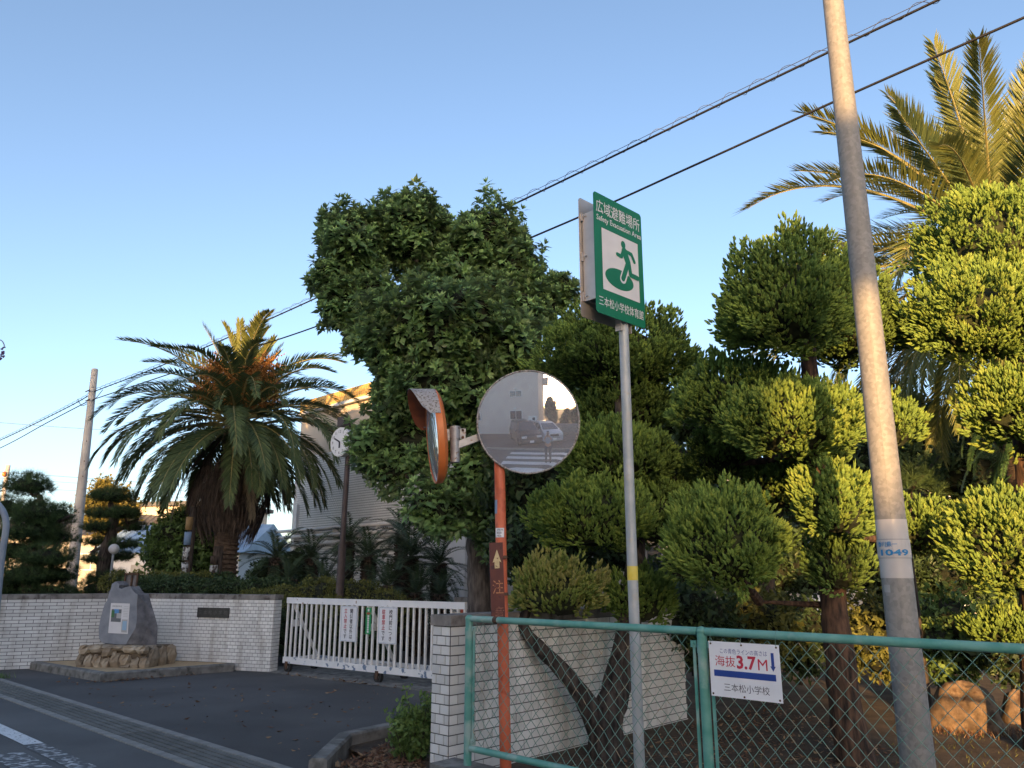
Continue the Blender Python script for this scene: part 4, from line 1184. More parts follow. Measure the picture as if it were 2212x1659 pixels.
# spiral
full = left_u + upl[1:]
cum = [0.0]
for a, b in zip(full[:-1], full[1:]): cum.append(cum[-1] + (b - a).length)
def on_full(s):
    i = max(0, min(len(cum) - 2, int(np.searchsorted(cum, s)) - 1)); t = (s - cum[i]) / (cum[i + 1] - cum[i]); return full[i].lerp(full[i + 1], t)
g = Geo(); pts = []
s = 0.3
while s < cum[-1] - 0.2:
    ph = s / 0.42 * 2 * math.pi
    pts.append(on_full(s) + UP * (0.035 + 0.058 * math.cos(ph) + 0.004 * math.sin(2.7 * ph)) + ND * 0.055 * math.sin(ph) * (1 + 0.3 * math.sin(s * 1.7)))
    s += 0.42 / 10
g.tube(pts, 0.0042, 4, caps=False); g.build('spiral_hanger', M['wire'], pl1)
lower_px = [(192, 866), (420, 790), (700, 699), (1190, 495), (1500, 357), (1810, 216), (2212, 38), (2500, -92)]
dl = 0.0
lol = smooth_line([on_line(x, y, dl) for x, y in [(-140, 1030), (0, 968), (100, 914), (190, 867)]], 8) + smooth_line([on_line(x, y, dl) for x, y in lower_px], 14)[1:]
g = Geo(); g.tube(lol, 0.0165, 8)
tag(g.build('power_line', M['cable'], None, smooth=True), 'lower plain black overhead cable running behind the tree and evacuation sign', 'cable', 'overhead cables across the sky')
# slack loop at the pole
g = Geo(); g.tube(smooth_line([on_line(168, 862), on_line(176, 876), on_line(188, 872), on_line(205, 862), on_line(222, 842)], 8), 0.012, 6); g.build('slack_loop', M['wire'], pl1)
# thin far lines
for i, (pp_, lab) in enumerate(((((-60, 908), (0, 913), (150, 924), (330, 934), (700, 950)), 'single thin wire crossing behind the left utility pole, highest of the far wires'),
                            (((-60, 1016), (5, 1020), (200, 1034), (350, 1045), (700, 1068)), 'far wire above the pines, upper strand of the distant bundle'),
                            (((-60, 1028), (5, 1033), (200, 1046), (350, 1057), (700, 1080)), 'far wire above the pines, middle strand of the distant bundle'),
                            (((-60, 1048), (5, 1052), (200, 1062), (350, 1072), (700, 1092)), 'far wire above the pines, lower strand of the distant bundle'))):
    g = Geo(); g.tube(smooth_line([at(x, y, 44.0) for x, y in pp_], 6), 0.012 if i < 2 else 0.009, 5)
    tag(g.build('power_line', M['wire']), lab, 'wire', 'thin wires in the distance')
q0 = at(3, 1100, 48.0); r = thing('utility_pole', (q0.x, 48, 0), 'distant pole with an insulator coloured orange as if sunlit at the left edge', 'pole')
g = Geo(); g.tube([(q0.x, 48, 0), (q0.x, 48, at(3, 1005, 48).z)], 0.13, 10); g.build('shaft', M['pole_concrete'], r, smooth=True)
q1 = at(9, 1024, 47.8); g = Geo(); g.ball(q1, (0.12, 0.12, 0.17), 8, 6); g.build('insulator', M['orange_rim'], r, smooth=True)  # orange of the low sunlight put into the insulator's colour

# grey bent lamp pipe at the left edge with a purple flower decoration
lp = [at(-14, 1480, 11.0), at(-8, 1330, 11.0), at(4, 1205, 11.0), at(12, 1150, 11.0), at(13, 1128, 11.0), at(8, 1108, 11.0), at(-4, 1090, 11.0), at(-22, 1070, 11.0), at(-34, 1020, 11.0), at(-34, 800, 11.0), at(-30, 738, 11.0)]
lp[0] = Vector((lp[0].x, 11.0, -0.02))
lamp = thing('street_lamp', lp[0], 'grey bent pipe at the left edge with a purple flower garland above', 'lamp post')
g = Geo(); g.tube(smooth_line(lp, 5), 0.042, 12); g.build('bent_pipe', M['lamp_grey'], lamp, smooth=True)
g = Geo(); g.tube(smooth_line([at(-30, 740, 11.0), at(-18, 733, 11), at(2, 735, 11), at(9, 745, 11), at(8, 752, 11)], 5), 0.008, 6); g.build('hook', M['lamp_grey'], lamp)
g = Geo()
for k in range(26):
    px, py = 6 + random.uniform(-5, 5), random.uniform(750, 776)
    px -= max(0, (py - 770)) * 1.0
    g.ball(at(px, py, 11 + random.uniform(-.03, .03)), random.uniform(0.010, 0.018), 6, 4)
g.build('flower_garland', M['purple'], lamp)

# clock on a brown post
CY = 15.0
cb = at(733, 1300, CY); cx = cb.x
ck = thing('clock_post', (cx, CY, 0), 'round white clock on a slim brown post in front of the palm', 'clock')
z_mid = at(733, 1175, CY).z; z_top = at(740, 915, CY).z
g = Geo(); g.tube([(cx, CY, 0), (cx, CY, z_mid)], 0.075, 14); g.build('lower_post', M['clock_post'], ck, smooth=True, auto=40)
g = Geo(); g.tube([(cx, CY, z_mid - 0.02), (cx + 0.03, CY, z_top)], 0.052, 14); g.build('upper_post', M['clock_post'], ck, smooth=True, auto=40)
cc = at(737, 955, CY - 0.12)
ca = Vector((-0.62, -0.78, 0)).normalized(); cr_ = Vector((0.78, -0.62, 0)).normalized()
R_ = 31.5 * mpp(733, 955, CY)
g = Geo(); g.tube([cc - ca * 0.09, cc + ca * 0.03], R_, 40); g.build('case', M['frame_white'], ck, smooth=True, auto=40)
g = Geo(); g.tube([cc + ca * 0.0305, cc + ca * 0.034], R_ * 0.93, 40); g.build('dial', M['clock_face'], ck)
g = Geo()
for h in range(1, 13):
    a = math.radians(90 - 30 * h)
    text_char(g, str(h), cc + ca * 0.037 + cr_ * R_ * 0.72 * math.cos(a) * 1.0 + UP * R_ * 0.72 * math.sin(a) - cr_ * (-0.012 if h < 10 else 0.02), cr_, UP, R_ * 0.27)
g.build('numerals', M['sign_black'], ck)
for (ang, ln, w) in ((180, 0.42, 0.02), (297, 0.62, 0.014)):
    a = math.radians(90 - ang); d = cr_ * math.cos(a) + UP * math.sin(a); p = d.cross(ca)
    g = Geo(); g.obox(cc + ca * 0.042 + d * R_ * ln / 2, d * R_ * ln / 2, p * w, ca * 0.002); g.build('hand', M['sign_black'], ck)
g = Geo(); g.obox(cc + UP * (R_ + 0.12) - ca * 0.03, cr_ * 0.1, ca * 0.07, UP * 0.09); g.build('lamp_hood', M['clock_post'], ck)

# ================================================================== BUILDINGS
# gymnasium with tiled wall
HA = Vector((-7.05, 25.35, 0)); HB = Vector((-1.76, 20.2, 0))
hd = (HB - HA).normalized(); hn = UP.cross(-hd)        # outside
hn = Vector((-0.6977, -0.7165, 0)); hn = (hn - hd * hn.dot(hd)).normalized()
if hn.y > 0: hn = -hn
gym = thing('school_gymnasium', HA, 'school building with white-tiled wall and ochre fascia behind the palm and camphor', 'building')
HZT = 5.35; HZ1 = at(770, 866, 23.0).z; HZ2 = at(770, 838, 23.0).z
HL = (HB - HA).length
g = Geo(); g.prism([HA, HB, HB + UP * HZT, HA + UP * HZT], -hn * 9.0); g.build('mortar_wall', M['mortar_far'], gym)
tile_face(gym, HB, HA, 0.35, HZT, 0.118, 0.0715, 0.013, M['tile_far'], 'g', 300, proud=0.012)
g = Geo(); g.prism([HA + UP * HZT + hn * .02, HB + UP * HZT + hn * .02, HB + UP * HZ1 + hn * .02, HA + UP * HZ1 + hn * .02], -hn * 9.0); g.build('upper_wall', M['plaster'], gym)
g = Geo(); g.obox((HA + HB) / 2 + UP * (HZ1 + 0.03) + hn * 0.10, hd * (HL / 2 + 0.1), hn * 0.06, UP * 0.05); g.build('gutter_trim', M['trim'], gym)
g = Geo(); g.prism([HA + UP * (HZ1 + .081) + hn * .1, HB + UP * (HZ1 + .081) + hn * .1, HB + UP * (HZ2 + .05) + hn * .1, HA + UP * (HZ2 + 0.05) + hn * .1], -hn * 9.2); g.build('fascia', M['siding'], gym)
g = Geo()
nrib = int(HL / 0.12)
for k in range(nrib): g.obox(HA + hd * (0.06 + k * 0.12) + UP * ((HZ1 + HZ2 + .13) / 2) + hn * 0.112, hd * 0.02, hn * 0.012, UP * ((HZ2 - HZ1 - .034) / 2))
g.build('rib', M['siding'], gym, kind='stuff')
for (z, s0) in ((2.96, 0.0), (2.76, 0.0), (2.52, 0.35)):
    g = Geo(); g.tube([HA - hd * 0.9 + UP * (z - s0 * 0.2) + hn * 0.16, HA + UP * z + hn * 0.16, HB - hd * 1.2 + UP * z + hn * 0.16], 0.05, 10); g.build('pipe', M['pipe'], gym, smooth=True)
for k in range(6):
    g = Geo(); g.obox(HA + hd * (0.3 + k * 1.1) + UP * 2.75 + hn * 0.10, hd * 0.02, hn * 0.09, UP * 0.28); g.build('pipe_bracket', M['pipe'], gym)
# smooth end column, entrance wall set back, left door bay
g = Geo(); g.obox(HB + hd * 0.42 + hn * -0.1 + UP * 3.2, hd * 0.415, hn * 0.12, UP * 3.2); g.build('end_column', M['plaster_white'], gym)
g = Geo(); g.obox(HB + hd * 3.2 - hn * 0.9 + UP * 3.2, hd * 2.36, hn * 0.1, UP * 3.2); g.build('entrance_wall', M['plaster_beige'], gym)
g = Geo(); g.obox(HA - hd * 0.45 - hn * 0.5 + UP * 2.7, hd * 0.44, hn * 0.1, UP * 2.7); g.build('side_wall', M['plaster_white'], gym)
g = Geo(); g.obox(HA + hd * 0.10 + hn * 0.04 + UP * 1.9, hd * 0.10, hn * 0.05, UP * 1.9); g.build('door_jamb', M['trim'], gym)
g = Geo(); g.obox(HA - hd * 0.4 - hn * 0.38 + UP * 1.15, hd * 0.33, hn * 0.03, UP * 1.1); d_ = g.build('door', M['plaster_beige'], gym)
g = Geo(); g.obox(HA - hd * 0.45 + hn * 0.05 - hn * 0.42 + UP * 3.1, hd * 0.09, hn * 0.06, UP * 0.12); g.build('wall_lamp', M['steel'], gym)
g = Geo(); c_ = HA + hd * (HL - 2.4) + hn * 0.3
g.tube([c_ + UP * 6.25 - hn * .25, c_ + UP * 6.25 + hn * .15], 0.012, 5); g.tube([c_ + UP * 6.25 + hn * .1, c_ - hd * 1.2 + UP * 5.6 - hn * .25], 0.008, 5); g.build('wire_stay', M['wire'], gym)

# houses beyond the left wall
def block_house(c, w, d, h, rz, wallm, roofm, lab, roof='gable', over=0.35, rh=1.1, wins=(), door=None, fascia=None):
    r = thing('house', (c[0], c[1], 0), lab, 'house', 'houses beyond the school wall')
    X = Vector((math.cos(rz), math.sin(rz), 0)); Yv = Vector((-math.sin(rz), math.cos(rz), 0)); c = Vector((c[0], c[1], 0))
    g = Geo(); g.obox(c + UP * h / 2, X * w / 2, Yv * d / 2, UP * h / 2); wl = g.build('wall', wallm, r)
    g = Geo()
    if roof == 'gable':
        a = w / 2 + over; b = d / 2 + over
        pts = [c - X * a - Yv * b + UP * (h - 0.05), c - X * a + UP * (h + rh), c - X * a + Yv * b + UP * (h - 0.05)]
        g.prism(pts, X * 2 * a)
    else:
        g.obox(c + UP * (h + 0.15), X * (w / 2 + over), Yv * (d / 2 + over), UP * 0.15)
    g.build('roof', roofm, r)
    if roof == 'gable':
        g = Geo()
        n = int(2 * (w / 2 + over) / 0.4)
        sl = (c - X * (w / 2 + over) + UP * (h + rh)) - (c - X * (w / 2 + over) - Yv * (d / 2 + over) + UP * (h - 0.05))
        for k in range(n):
            p = c - X * (w / 2 + over) + X * (0.2 + k * 0.4) - Yv * (d / 2 + over) + UP * (h - 0.03)
            g.tube([p, p + sl], 0.03, 4)
        g.build('roof_seam', roofm, r, kind='stuff')
    for (u, z, ww, hh) in wins:
        q = c + X * u - Yv * (d / 2 + 0.02) + UP * z
        g = Geo(); g.obox(q, X * ww / 2, Yv * 0.04, UP * hh / 2); fr_ = g.build('window', M['frame_white'], r)
        for s_ in (-1, 1):
            g = Geo(); g.obox(q + X * s_ * ww * 0.24 - Yv * 0.042, X * (ww * 0.24 - 0.03), Yv * 0.006, UP * (hh / 2 - 0.06)); g.build('pane', M['glass'], fr_)
    if door:
        u, ww, hh = door
        g = Geo(); g.obox(c + X * u - Yv * (d / 2 + 0.02) + UP * hh / 2, X * ww / 2, Yv * 0.04, UP * hh / 2); g.build('door', M['plaster_beige'], r)
    return r
h1 = at(380, 1190, 34.0)
block_house((h1.x, 36.5), 6.4, 5, 2.55, -0.12, M['plaster_white'], M['roof_blue'], 'low white outbuilding with a blue metal roof, behind the left palm fronds', rh=1.3, wins=((1.6, 1.5, 1.6, 1.0),), door=(-1.2, 0.9, 2.0))
h2 = at(385, 1090, 56.0)
block_house((h2.x, 60), 7.0, 8, 6.4, -0.2, M['plaster'], M['roof_dark'], 'sunlit cream house rising behind the blue roof, left of the palm', roof='flat', wins=((-1.5, 4.4, 1.5, 1.2),))
h3 = at(120, 1180, 52.0)
block_house((h3.x, 56), 9.0, 8, 4.2, 0.1, M['plaster_beige'], M['roof_dark'], 'beige house half hidden behind the left pines', rh=1.6, wins=((-2, 2.4, 1.6, 1.1), (2, 2.4, 1.6, 1.1)))
h4 = at(1415, 1185, 26.0)
r = thing('school_annexe', (h4.x, 27, 0), 'cream school annexe with pale columns glimpsed between the junipers', 'building')
g = Geo(); g.box((h4.x + 3.0, 29.5, 2.3), (16, 4, 4.6), rz=-0.1); g.build('wall', M['plaster_beige'], r)
g = Geo(); g.box((h4.x + 3.0, 28.9, 4.75), (16.8, 5.6, 0.3), rz=-0.1); g.build('roof', M['trim'], r)
for k in range(7):
    g = Geo(); g.box((h4.x - 4.2 + k * 2.4, 27.0 - 0.1 * (-4.2 + k * 2.4 - 3), 2.3), (0.3, 0.3, 4.55), rz=-0.1); g.build('column', M['trim'], r)
for k in range(4):
    g = Geo(); g.box((h4.x - 2.6 + k * 2.9, 27.42 - 0.1 * (-2.6 + k * 2.9 - 3), 2.2), (1.8, 0.08, 1.3), rz=-0.1); f_ = g.build('window', M['frame_white'], r)
    g = Geo(); g.box((h4.x - 2.6 + k * 2.9, 27.365 - 0.1 * (-2.6 + k * 2.9 - 3), 2.2), (1.62, 0.02, 1.12), rz=-0.1); g.build('pane', M['glass'], f_)

# ================================================================== VEGETATION
def frames(d, roll=None):
    d = np.asarray(d, float); d = d / np.linalg.norm(d, axis=1)[:, None]
    N = len(d)
    ref = np.where(np.abs(d[:, 2:3]) < 0.9, np.array([[0, 0, 1.0]]), np.array([[1.0, 0, 0]]))
    s = np.cross(d, ref); s /= np.linalg.norm(s, axis=1)[:, None]
    n = np.cross(s, d)
    if roll is None: roll = RNG.uniform(0, 2 * np.pi, N)
    c, q = np.cos(roll)[:, None], np.sin(roll)[:, None]
    s2 = s * c + n * q; n2 = np.cross(d, s2)
    return np.stack([d, s2, n2], axis=2)

def rand_dirs(n):
    v = RNG.normal(size=(n, 3)); return v / np.linalg.norm(v, axis=1)[:, None]

def leaf_kites(items):
    """items: (base, dir, length, width, fold) -> verts and triangles of folded leaves"""
    V = []; Fc = []
    for (b, d, L, w, fold, nrm) in items:
        b = np.array(b, float); d = np.array(d, float); d /= np.linalg.norm(d)
        s = np.cross(nrm, d); s /= max(1e-9, np.linalg.norm(s)); u = np.cross(d, s)
        k = len(V)
        V += [b, b + d * L * .42 + s * w / 2 + u * fold, b + d * L - u * fold * 1.4, b + d * L * .42 - s * w / 2 + u * fold]
        Fc += [(k, k + 3, k + 2), (k, k + 2, k + 1)]
    return np.array(V), np.array(Fc)

def rosette(n_out, n_up, L, w, seed):
    r = np.random.default_rng(seed); it = []
    for k in range(n_out):
        a = 2 * np.pi * k / n_out + r.uniform(-.3, .3); el = math.radians(r.uniform(-35, 25))
        d = np.array([math.sin(el), math.cos(el) * math.cos(a), math.cos(el) * math.sin(a)])
        it.append((np.array([r.uniform(-.35, .1) * L, 0, 0]) + d * .12 * L, d, L * r.uniform(.75, 1.1), w * r.uniform(.8, 1.1), .03 * L, np.array([1., .1, 0])))
    for k in range(n_up):
        a = 2 * np.pi * k / max(1, n_up) + r.uniform(-.5, .5); el = math.radians(r.uniform(35, 70))
        d = np.array([math.sin(el), math.cos(el) * math.cos(a), math.cos(el) * math.sin(a)])
        it.append((np.array([.1 * L, 0, 0]), d, L * r.uniform(.5, .85), w * .62, .03 * L, np.array([1., .1, 0])))
    V, Fc = leaf_kites(it)
    tt = np.concatenate([np.repeat(r.uniform(-.25, .05, n_out), 2), np.repeat(r.uniform(.18, .35, n_up), 2)])
    return V, Fc, tt

def tuft(nb, seed, spread=.5, blade=.3, w=.085):
    """upright juniper spray, 1 unit tall along x"""
    r = np.random.default_rng(seed); V = []; Fc = []; tt = []
    for k in range(nb):
        a = r.uniform(0, .72) if k else .7
        ph = r.uniform(0, 2 * np.pi); rad = np.array([0, math.cos(ph), math.sin(ph)])
        sp = spread * (1 - .55 * a) * r.uniform(.5, 1.2)
        d = np.array([1., 0, 0]) + rad * sp * 1.5; d /= np.linalg.norm(d)
        b = np.array([a * .75, 0, 0]) + rad * .10 * (1 - a)
        L = blade * r.uniform(.8, 1.25); s = np.cross(d, rad + .3 * r.normal(size=3)); s /= np.linalg.norm(s)
        i = len(V)
        V += [b, b + d * L * .45 + s * w, b + d * L, b + d * L * .45 - s * w]
        Fc.append((i, i + 1, i + 2, i + 3)); tt.append(-.22 + .45 * a + r.uniform(-.08, .08))
    return np.array(V), np.array(Fc), np.array(tt)

def fingers(seed, ns=5):
    """one stubby scale-leaf twig, 1 unit long along x"""
    r = np.random.default_rng(seed); V = [np.array([0, 0, 0.])]; Fc = []
    for (x, q) in ((.30, .19), (.68, .15)):
        for k in range(ns):
            a = 2 * np.pi * (k + r.uniform(-.25, .25)) / ns; w = q * r.uniform(.7, 1.35)
            V.append(np.array([x + r.uniform(-.1, .1), w * math.cos(a), w * math.sin(a)]))
    V.append(np.array([1., r.uniform(-.08, .08), r.uniform(-.08, .08)]))
    e = len(V) - 1; tt = []
    for k in range(ns):
        a, b = 1 + k, 1 + (k + 1) % ns
        Fc += [(0, b, a), (a, b, b + ns), (a, b + ns, a + ns), (a + ns, b + ns, e)]; tt += [-.12, -.02, .02, .14]
    return np.array(V), np.array(Fc), np.array(tt)

def needles(nb, seed, w=.014):
    r = np.random.default_rng(seed); V = []; Fc = []
    for k in range(nb):
        el = math.radians(r.uniform(5, 85)); a = r.uniform(0, 2 * np.pi)
        d = np.array([math.sin(el), math.cos(el) * math.cos(a), math.cos(el) * math.sin(a)])
        s = np.cross(d, r.normal(size=3)); s /= np.linalg.norm(s)
        i = len(V); V += [s * w, -s * w, d * r.uniform(.75, 1.1)]; Fc.append((i, i + 1, i + 2))
    return np.array(V), np.array(Fc), np.zeros(nb)

def leafspray(nl, L, w, seed):
    r = np.random.default_rng(seed); it = []
    for k in range(nl):
        d = r.normal(size=3) * .8 + np.array([.7, 0, 0]); b = r.normal(size=3) * .5 * L
        it.append((b, d, L * r.uniform(.7, 1.2), w * r.uniform(.8, 1.2), .04 * L, np.array([.9, .3, .2]) + .4 * r.normal(size=3)))
    V, Fc = leaf_kites(it); return V, Fc, np.repeat(r.uniform(-.2, .2, nl), 2)

def put(g, temps, P, D, S, T, m=0, stretch=None):
    """spread templates over points"""
    P = np.asarray(P); n = len(P); pick = RNG.integers(0, len(temps), n)
    S = np.asarray(S, float).reshape(n, -1)
    for i, (V, Fc, tt) in enumerate(temps):
        k = pick == i
        if not k.any(): continue
        n0 = len(g.T)
        g.inst(V, Fc, P[k], frames(D[k]), S[k], m, T[k])
        g.T[n0] = np.clip(g.T[n0] + np.tile(tt, int(k.sum())).astype(np.float32), 0, 1)

def shell(c, r, n, lump=.2, nl=12, flat_bottom=1.0, inner=.7, bw=.10):
    """points on a lumpy ellipsoid with outward normals"""
    d = rand_dirs(n)
    L = rand_dirs(nl)
    dot = d @ L.T
    bump = np.max(np.exp((dot - 1) / bw) * RNG.uniform(.5, 1.2, nl)[None], axis=1)
    k = (1 - lump * .6 + lump * bump) * (1 - (1 - inner) * RNG.uniform(0, 1, n) ** 2.2)
    q = d * k[:, None]
    q[:, 2] = np.where(q[:, 2] < 0, q[:, 2] * flat_bottom, q[:, 2])
    P = np.array(c) + q * np.array(r)
    nr = d / np.array(r); nr /= np.linalg.norm(nr, axis=1)[:, None]
    return P, nr, bump

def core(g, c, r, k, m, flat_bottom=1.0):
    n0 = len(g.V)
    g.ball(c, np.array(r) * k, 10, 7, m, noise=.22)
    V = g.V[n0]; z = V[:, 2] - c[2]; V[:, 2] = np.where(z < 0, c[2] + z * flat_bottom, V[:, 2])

FING = [fingers(91, 4), fingers(92, 4), fingers(93, 4), fingers(94, 4)]
TUFTS = [tuft(8, 11, .55, .36, .07), tuft(8, 12, .5, .34, .075), tuft(9, 13, .42, .34, .07), tuft(8, 14, .6, .36, .07)]
SPIKE = [tuft(26, 21, .20, .24, .05), tuft(26, 22, .16, .22, .045)]

def pad_geo(g, x0, x1, y0, y1, Y, size=.16, dens=1.0, fb=.75, tint=(.25, .75), spikes=16, depth=.85, m=0, mc=1):
    cx, cy = (x0 + x1) / 2, (y0 + y1) / 2
    k = mpp(cx, cy, Y); rx, rz = (x1 - x0) / 2 * k, (y1 - y0) / 2 * k
    if fb < 1: 
        cy = y1 - (y1 - y0) * (fb / (1 + fb)); rz = (y1 - y0) * k / (1 + fb)
    c = np.array(at(cx, cy, Y)); r = np.array([rx, max(rx * depth, rz * .9), rz]) * .93
    area = 4 * np.pi * ((r[0] * r[1]) ** 1.6 / 3 + (r[0] * r[2]) ** 1.6 / 3 + (r[1] * r[2]) ** 1.6 / 3) ** (1 / 1.6)
    n = int(area / .0092 * dens)
    P, N, bump = shell(c, r, n, .32, 30, fb, .66)
    D = N * .70 + np.array([0, 0, .95]) + RNG.normal(size=(n, 3)) * .22
    D /= np.linalg.norm(D, axis=1)[:, None]
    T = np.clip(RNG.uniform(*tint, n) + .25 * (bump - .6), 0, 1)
    vd = P - np.array(CAM); vd /= np.linalg.norm(vd, axis=1)[:, None]
    keep = np.einsum('nk,nk->n', vd, N) < .45          # thin out the side turned away from the street
    keep |= RNG.uniform(0, 1, n) < .35
    P, N, bump = P[keep], N[keep], bump[keep]; n = len(P); D = D[keep]; T = T[keep]
    P = P - N * .05
    # every spray is a flame of small tufts
    q = 18
    hgt = RNG.uniform(.08, .21, n)
    a = (np.arange(q)[None, :] + RNG.uniform(0, 1, (n, q))) / q
    rad = RNG.normal(size=(n, q, 3)); rad -= D[:, None, :] * np.einsum('nqk,nk->nq', rad, D)[..., None]
    rad /= np.linalg.norm(rad, axis=2)[..., None]
    w = .040 * np.sin(np.clip(.25 + .75 * a, 0, 1) * np.pi) ** .8 + .008
    PP = P[:, None, :] + D[:, None, :] * (a * hgt[:, None])[..., None] + rad * w[..., None]
    DD = D[:, None, :] + rad * (.62 * (1 - .75 * a))[..., None]
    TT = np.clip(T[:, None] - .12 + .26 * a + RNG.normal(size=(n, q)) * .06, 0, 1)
    put(g, FING, PP.reshape(-1, 3), DD.reshape(-1, 3), size * .37 * RNG.uniform(.7, 1.35, n * q), TT.reshape(-1), m)
    # upright shoots on top
    k_ = np.where(N[:, 2] > .35)[0]
    if spikes and len(k_):
        k_ = RNG.choice(k_, min(len(k_), spikes), replace=False)
        SS = np.stack([RNG.uniform(1.3, 2.3, len(k_)) * size, np.full(len(k_), size * .9), np.full(len(k_), size * .9)], 1)
        put(g, SPIKE, P[k_] - np.array([0, 0, .02]), np.array([0, 0, 1.]) + RNG.normal(size=(len(k_), 3)) * .12 + N[k_] * .15, SS, T[k_], m)
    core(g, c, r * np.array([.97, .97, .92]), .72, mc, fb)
    return c, r

def juniper(base_px, lab, trunk, pads, group='clipped juniper trees behind the fence', size=.16, mat='juniper'):
    """trunk: list of limbs, each [(x, y, Y, radius)]; pads: list of (x0, x1, y0, y1, Y, options)"""
    b = gnd(*base_px) if not isinstance(base_px, Vector) else base_px
    t = thing('juniper_tree', (b.x, b.y, 0), lab, 'tree', group)
    g = Geo(); lims = []
    for limb in trunk:
        P = smooth_line([at(x, y, Y) for x, y, Y, r in limb], 4)
        rr = np.interp(np.linspace(0, len(limb) - 1, len(P)), range(len(limb)), [q[3] for q in limb])
        g.tube(P, list(rr), 12, wob=.16); lims.append(P)
    g.build('trunk', M['bark' if base_px == (1325, 1652) else 'bark_red'], t, smooth=True)
    allp = [p for L in lims for p in L]
    for (x0, x1, y0, y1, Y, op) in pads:
        g = Geo(); o2 = dict(op); mt_ = o2.pop('mat', mat)
        c, r = pad_geo(g, x0, x1, y0, y1, Y, size=o2.pop('size', size), **o2)
        q = Vector(c); near = min(allp, key=lambda p: (p - q).length + abs(min(0, q.z - p.z)) )
        mid = (near + q) / 2 - UP * .06
        g.tube([near, mid, q - UP * r[2] * .2], [.045, .035, .02], 7, 2)
        g.build('foliage_pad', [M[mt_], M['juniper_core'], M['bark_red']], t)
    return t

# --- juniper in the middle, forked trunk behind the fence
juniper((1325, 1652), 'juniper with a low forked trunk in front of the tiled wall, beside the sign post',
        [[(1322, 1672, 7.35, .20), (1312, 1620, 7.35, .155), (1298, 1572, 7.35, .125), (1256, 1500, 7.3, .085), (1206, 1440, 7.25, .07), (1162, 1395, 7.2, .058), (1130, 1350, 7.2, .048), (1150, 1290, 7.25, .04)],
         [(1315, 1640, 7.36, .17), (1308, 1572, 7.36, .15), (1328, 1500, 7.4, .135), (1345, 1430, 7.45, .12), (1358, 1360, 7.5, .11), (1370, 1250, 7.7, .10), (1372, 1120, 7.9, .09), (1355, 980, 8.1, .075), (1335, 840, 8.4, .06), (1330, 740, 8.5, .04)]],
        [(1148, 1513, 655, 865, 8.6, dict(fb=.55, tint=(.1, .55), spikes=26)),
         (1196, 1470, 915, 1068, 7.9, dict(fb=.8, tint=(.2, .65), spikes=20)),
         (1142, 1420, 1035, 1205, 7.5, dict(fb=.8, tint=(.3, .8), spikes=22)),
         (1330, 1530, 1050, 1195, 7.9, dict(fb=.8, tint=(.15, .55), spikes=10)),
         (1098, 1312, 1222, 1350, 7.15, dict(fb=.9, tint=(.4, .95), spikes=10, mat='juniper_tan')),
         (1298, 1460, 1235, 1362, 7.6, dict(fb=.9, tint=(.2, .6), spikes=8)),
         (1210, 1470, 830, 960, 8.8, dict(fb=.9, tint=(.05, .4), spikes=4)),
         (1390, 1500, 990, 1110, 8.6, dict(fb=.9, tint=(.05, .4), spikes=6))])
# --- tall juniper to the left of the steel pole
juniper((1850, 1659), 'tall juniper with cloud-pruned pads and red-brown trunk just left of the steel pole',
        [[(1862, 1690, 7.15, .20), (1850, 1650, 7.15, .17), (1828, 1540, 7.15, .14), (1812, 1400, 7.15, .125), (1800, 1290, 7.2, .115), (1790, 1150, 7.25, .125), (1772, 1000, 7.3, .105), (1758, 880, 7.3, .09), (1748, 790, 7.3, .08), (1742, 680, 7.2, .06)],
         [(1800, 1308, 7.25, .035), (1720, 1304, 7.3, .025), (1640, 1300, 7.3, .012)]],
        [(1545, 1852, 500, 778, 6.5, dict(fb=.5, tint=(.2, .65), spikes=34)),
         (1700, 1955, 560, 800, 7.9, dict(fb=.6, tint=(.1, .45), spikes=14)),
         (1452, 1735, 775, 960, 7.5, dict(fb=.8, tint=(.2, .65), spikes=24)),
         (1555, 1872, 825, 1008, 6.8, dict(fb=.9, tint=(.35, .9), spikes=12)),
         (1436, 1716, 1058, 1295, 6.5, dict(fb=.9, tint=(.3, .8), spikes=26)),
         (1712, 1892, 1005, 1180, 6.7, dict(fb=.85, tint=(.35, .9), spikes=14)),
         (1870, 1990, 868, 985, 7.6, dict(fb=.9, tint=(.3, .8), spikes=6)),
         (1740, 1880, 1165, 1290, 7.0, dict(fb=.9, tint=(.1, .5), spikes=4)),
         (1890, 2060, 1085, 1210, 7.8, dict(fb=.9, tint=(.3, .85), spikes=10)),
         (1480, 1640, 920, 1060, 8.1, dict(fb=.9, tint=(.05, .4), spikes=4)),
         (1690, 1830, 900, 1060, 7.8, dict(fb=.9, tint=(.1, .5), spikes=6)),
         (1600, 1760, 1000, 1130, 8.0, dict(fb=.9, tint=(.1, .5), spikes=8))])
# --- sunlit juniper at the right edge
juniper(Vector((5.15, 7.6, 0)), 'bright sunlit juniper filling the right edge of the picture',
        [[(2262, 1660, 7.6, .2), (2250, 1400, 7.6, .17), (2230, 1100, 7.6, .13), (2200, 800, 7.6, .1), (2180, 560, 7.6, .05)],],
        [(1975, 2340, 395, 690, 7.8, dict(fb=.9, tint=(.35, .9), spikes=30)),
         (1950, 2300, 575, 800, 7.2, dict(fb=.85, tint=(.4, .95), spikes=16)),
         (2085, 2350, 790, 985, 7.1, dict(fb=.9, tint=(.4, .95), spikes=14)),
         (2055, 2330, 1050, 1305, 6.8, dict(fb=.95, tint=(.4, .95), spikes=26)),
         (2080, 2260, 1330, 1420, 7.6, dict(fb=.9, tint=(.3, .8), spikes=4))])

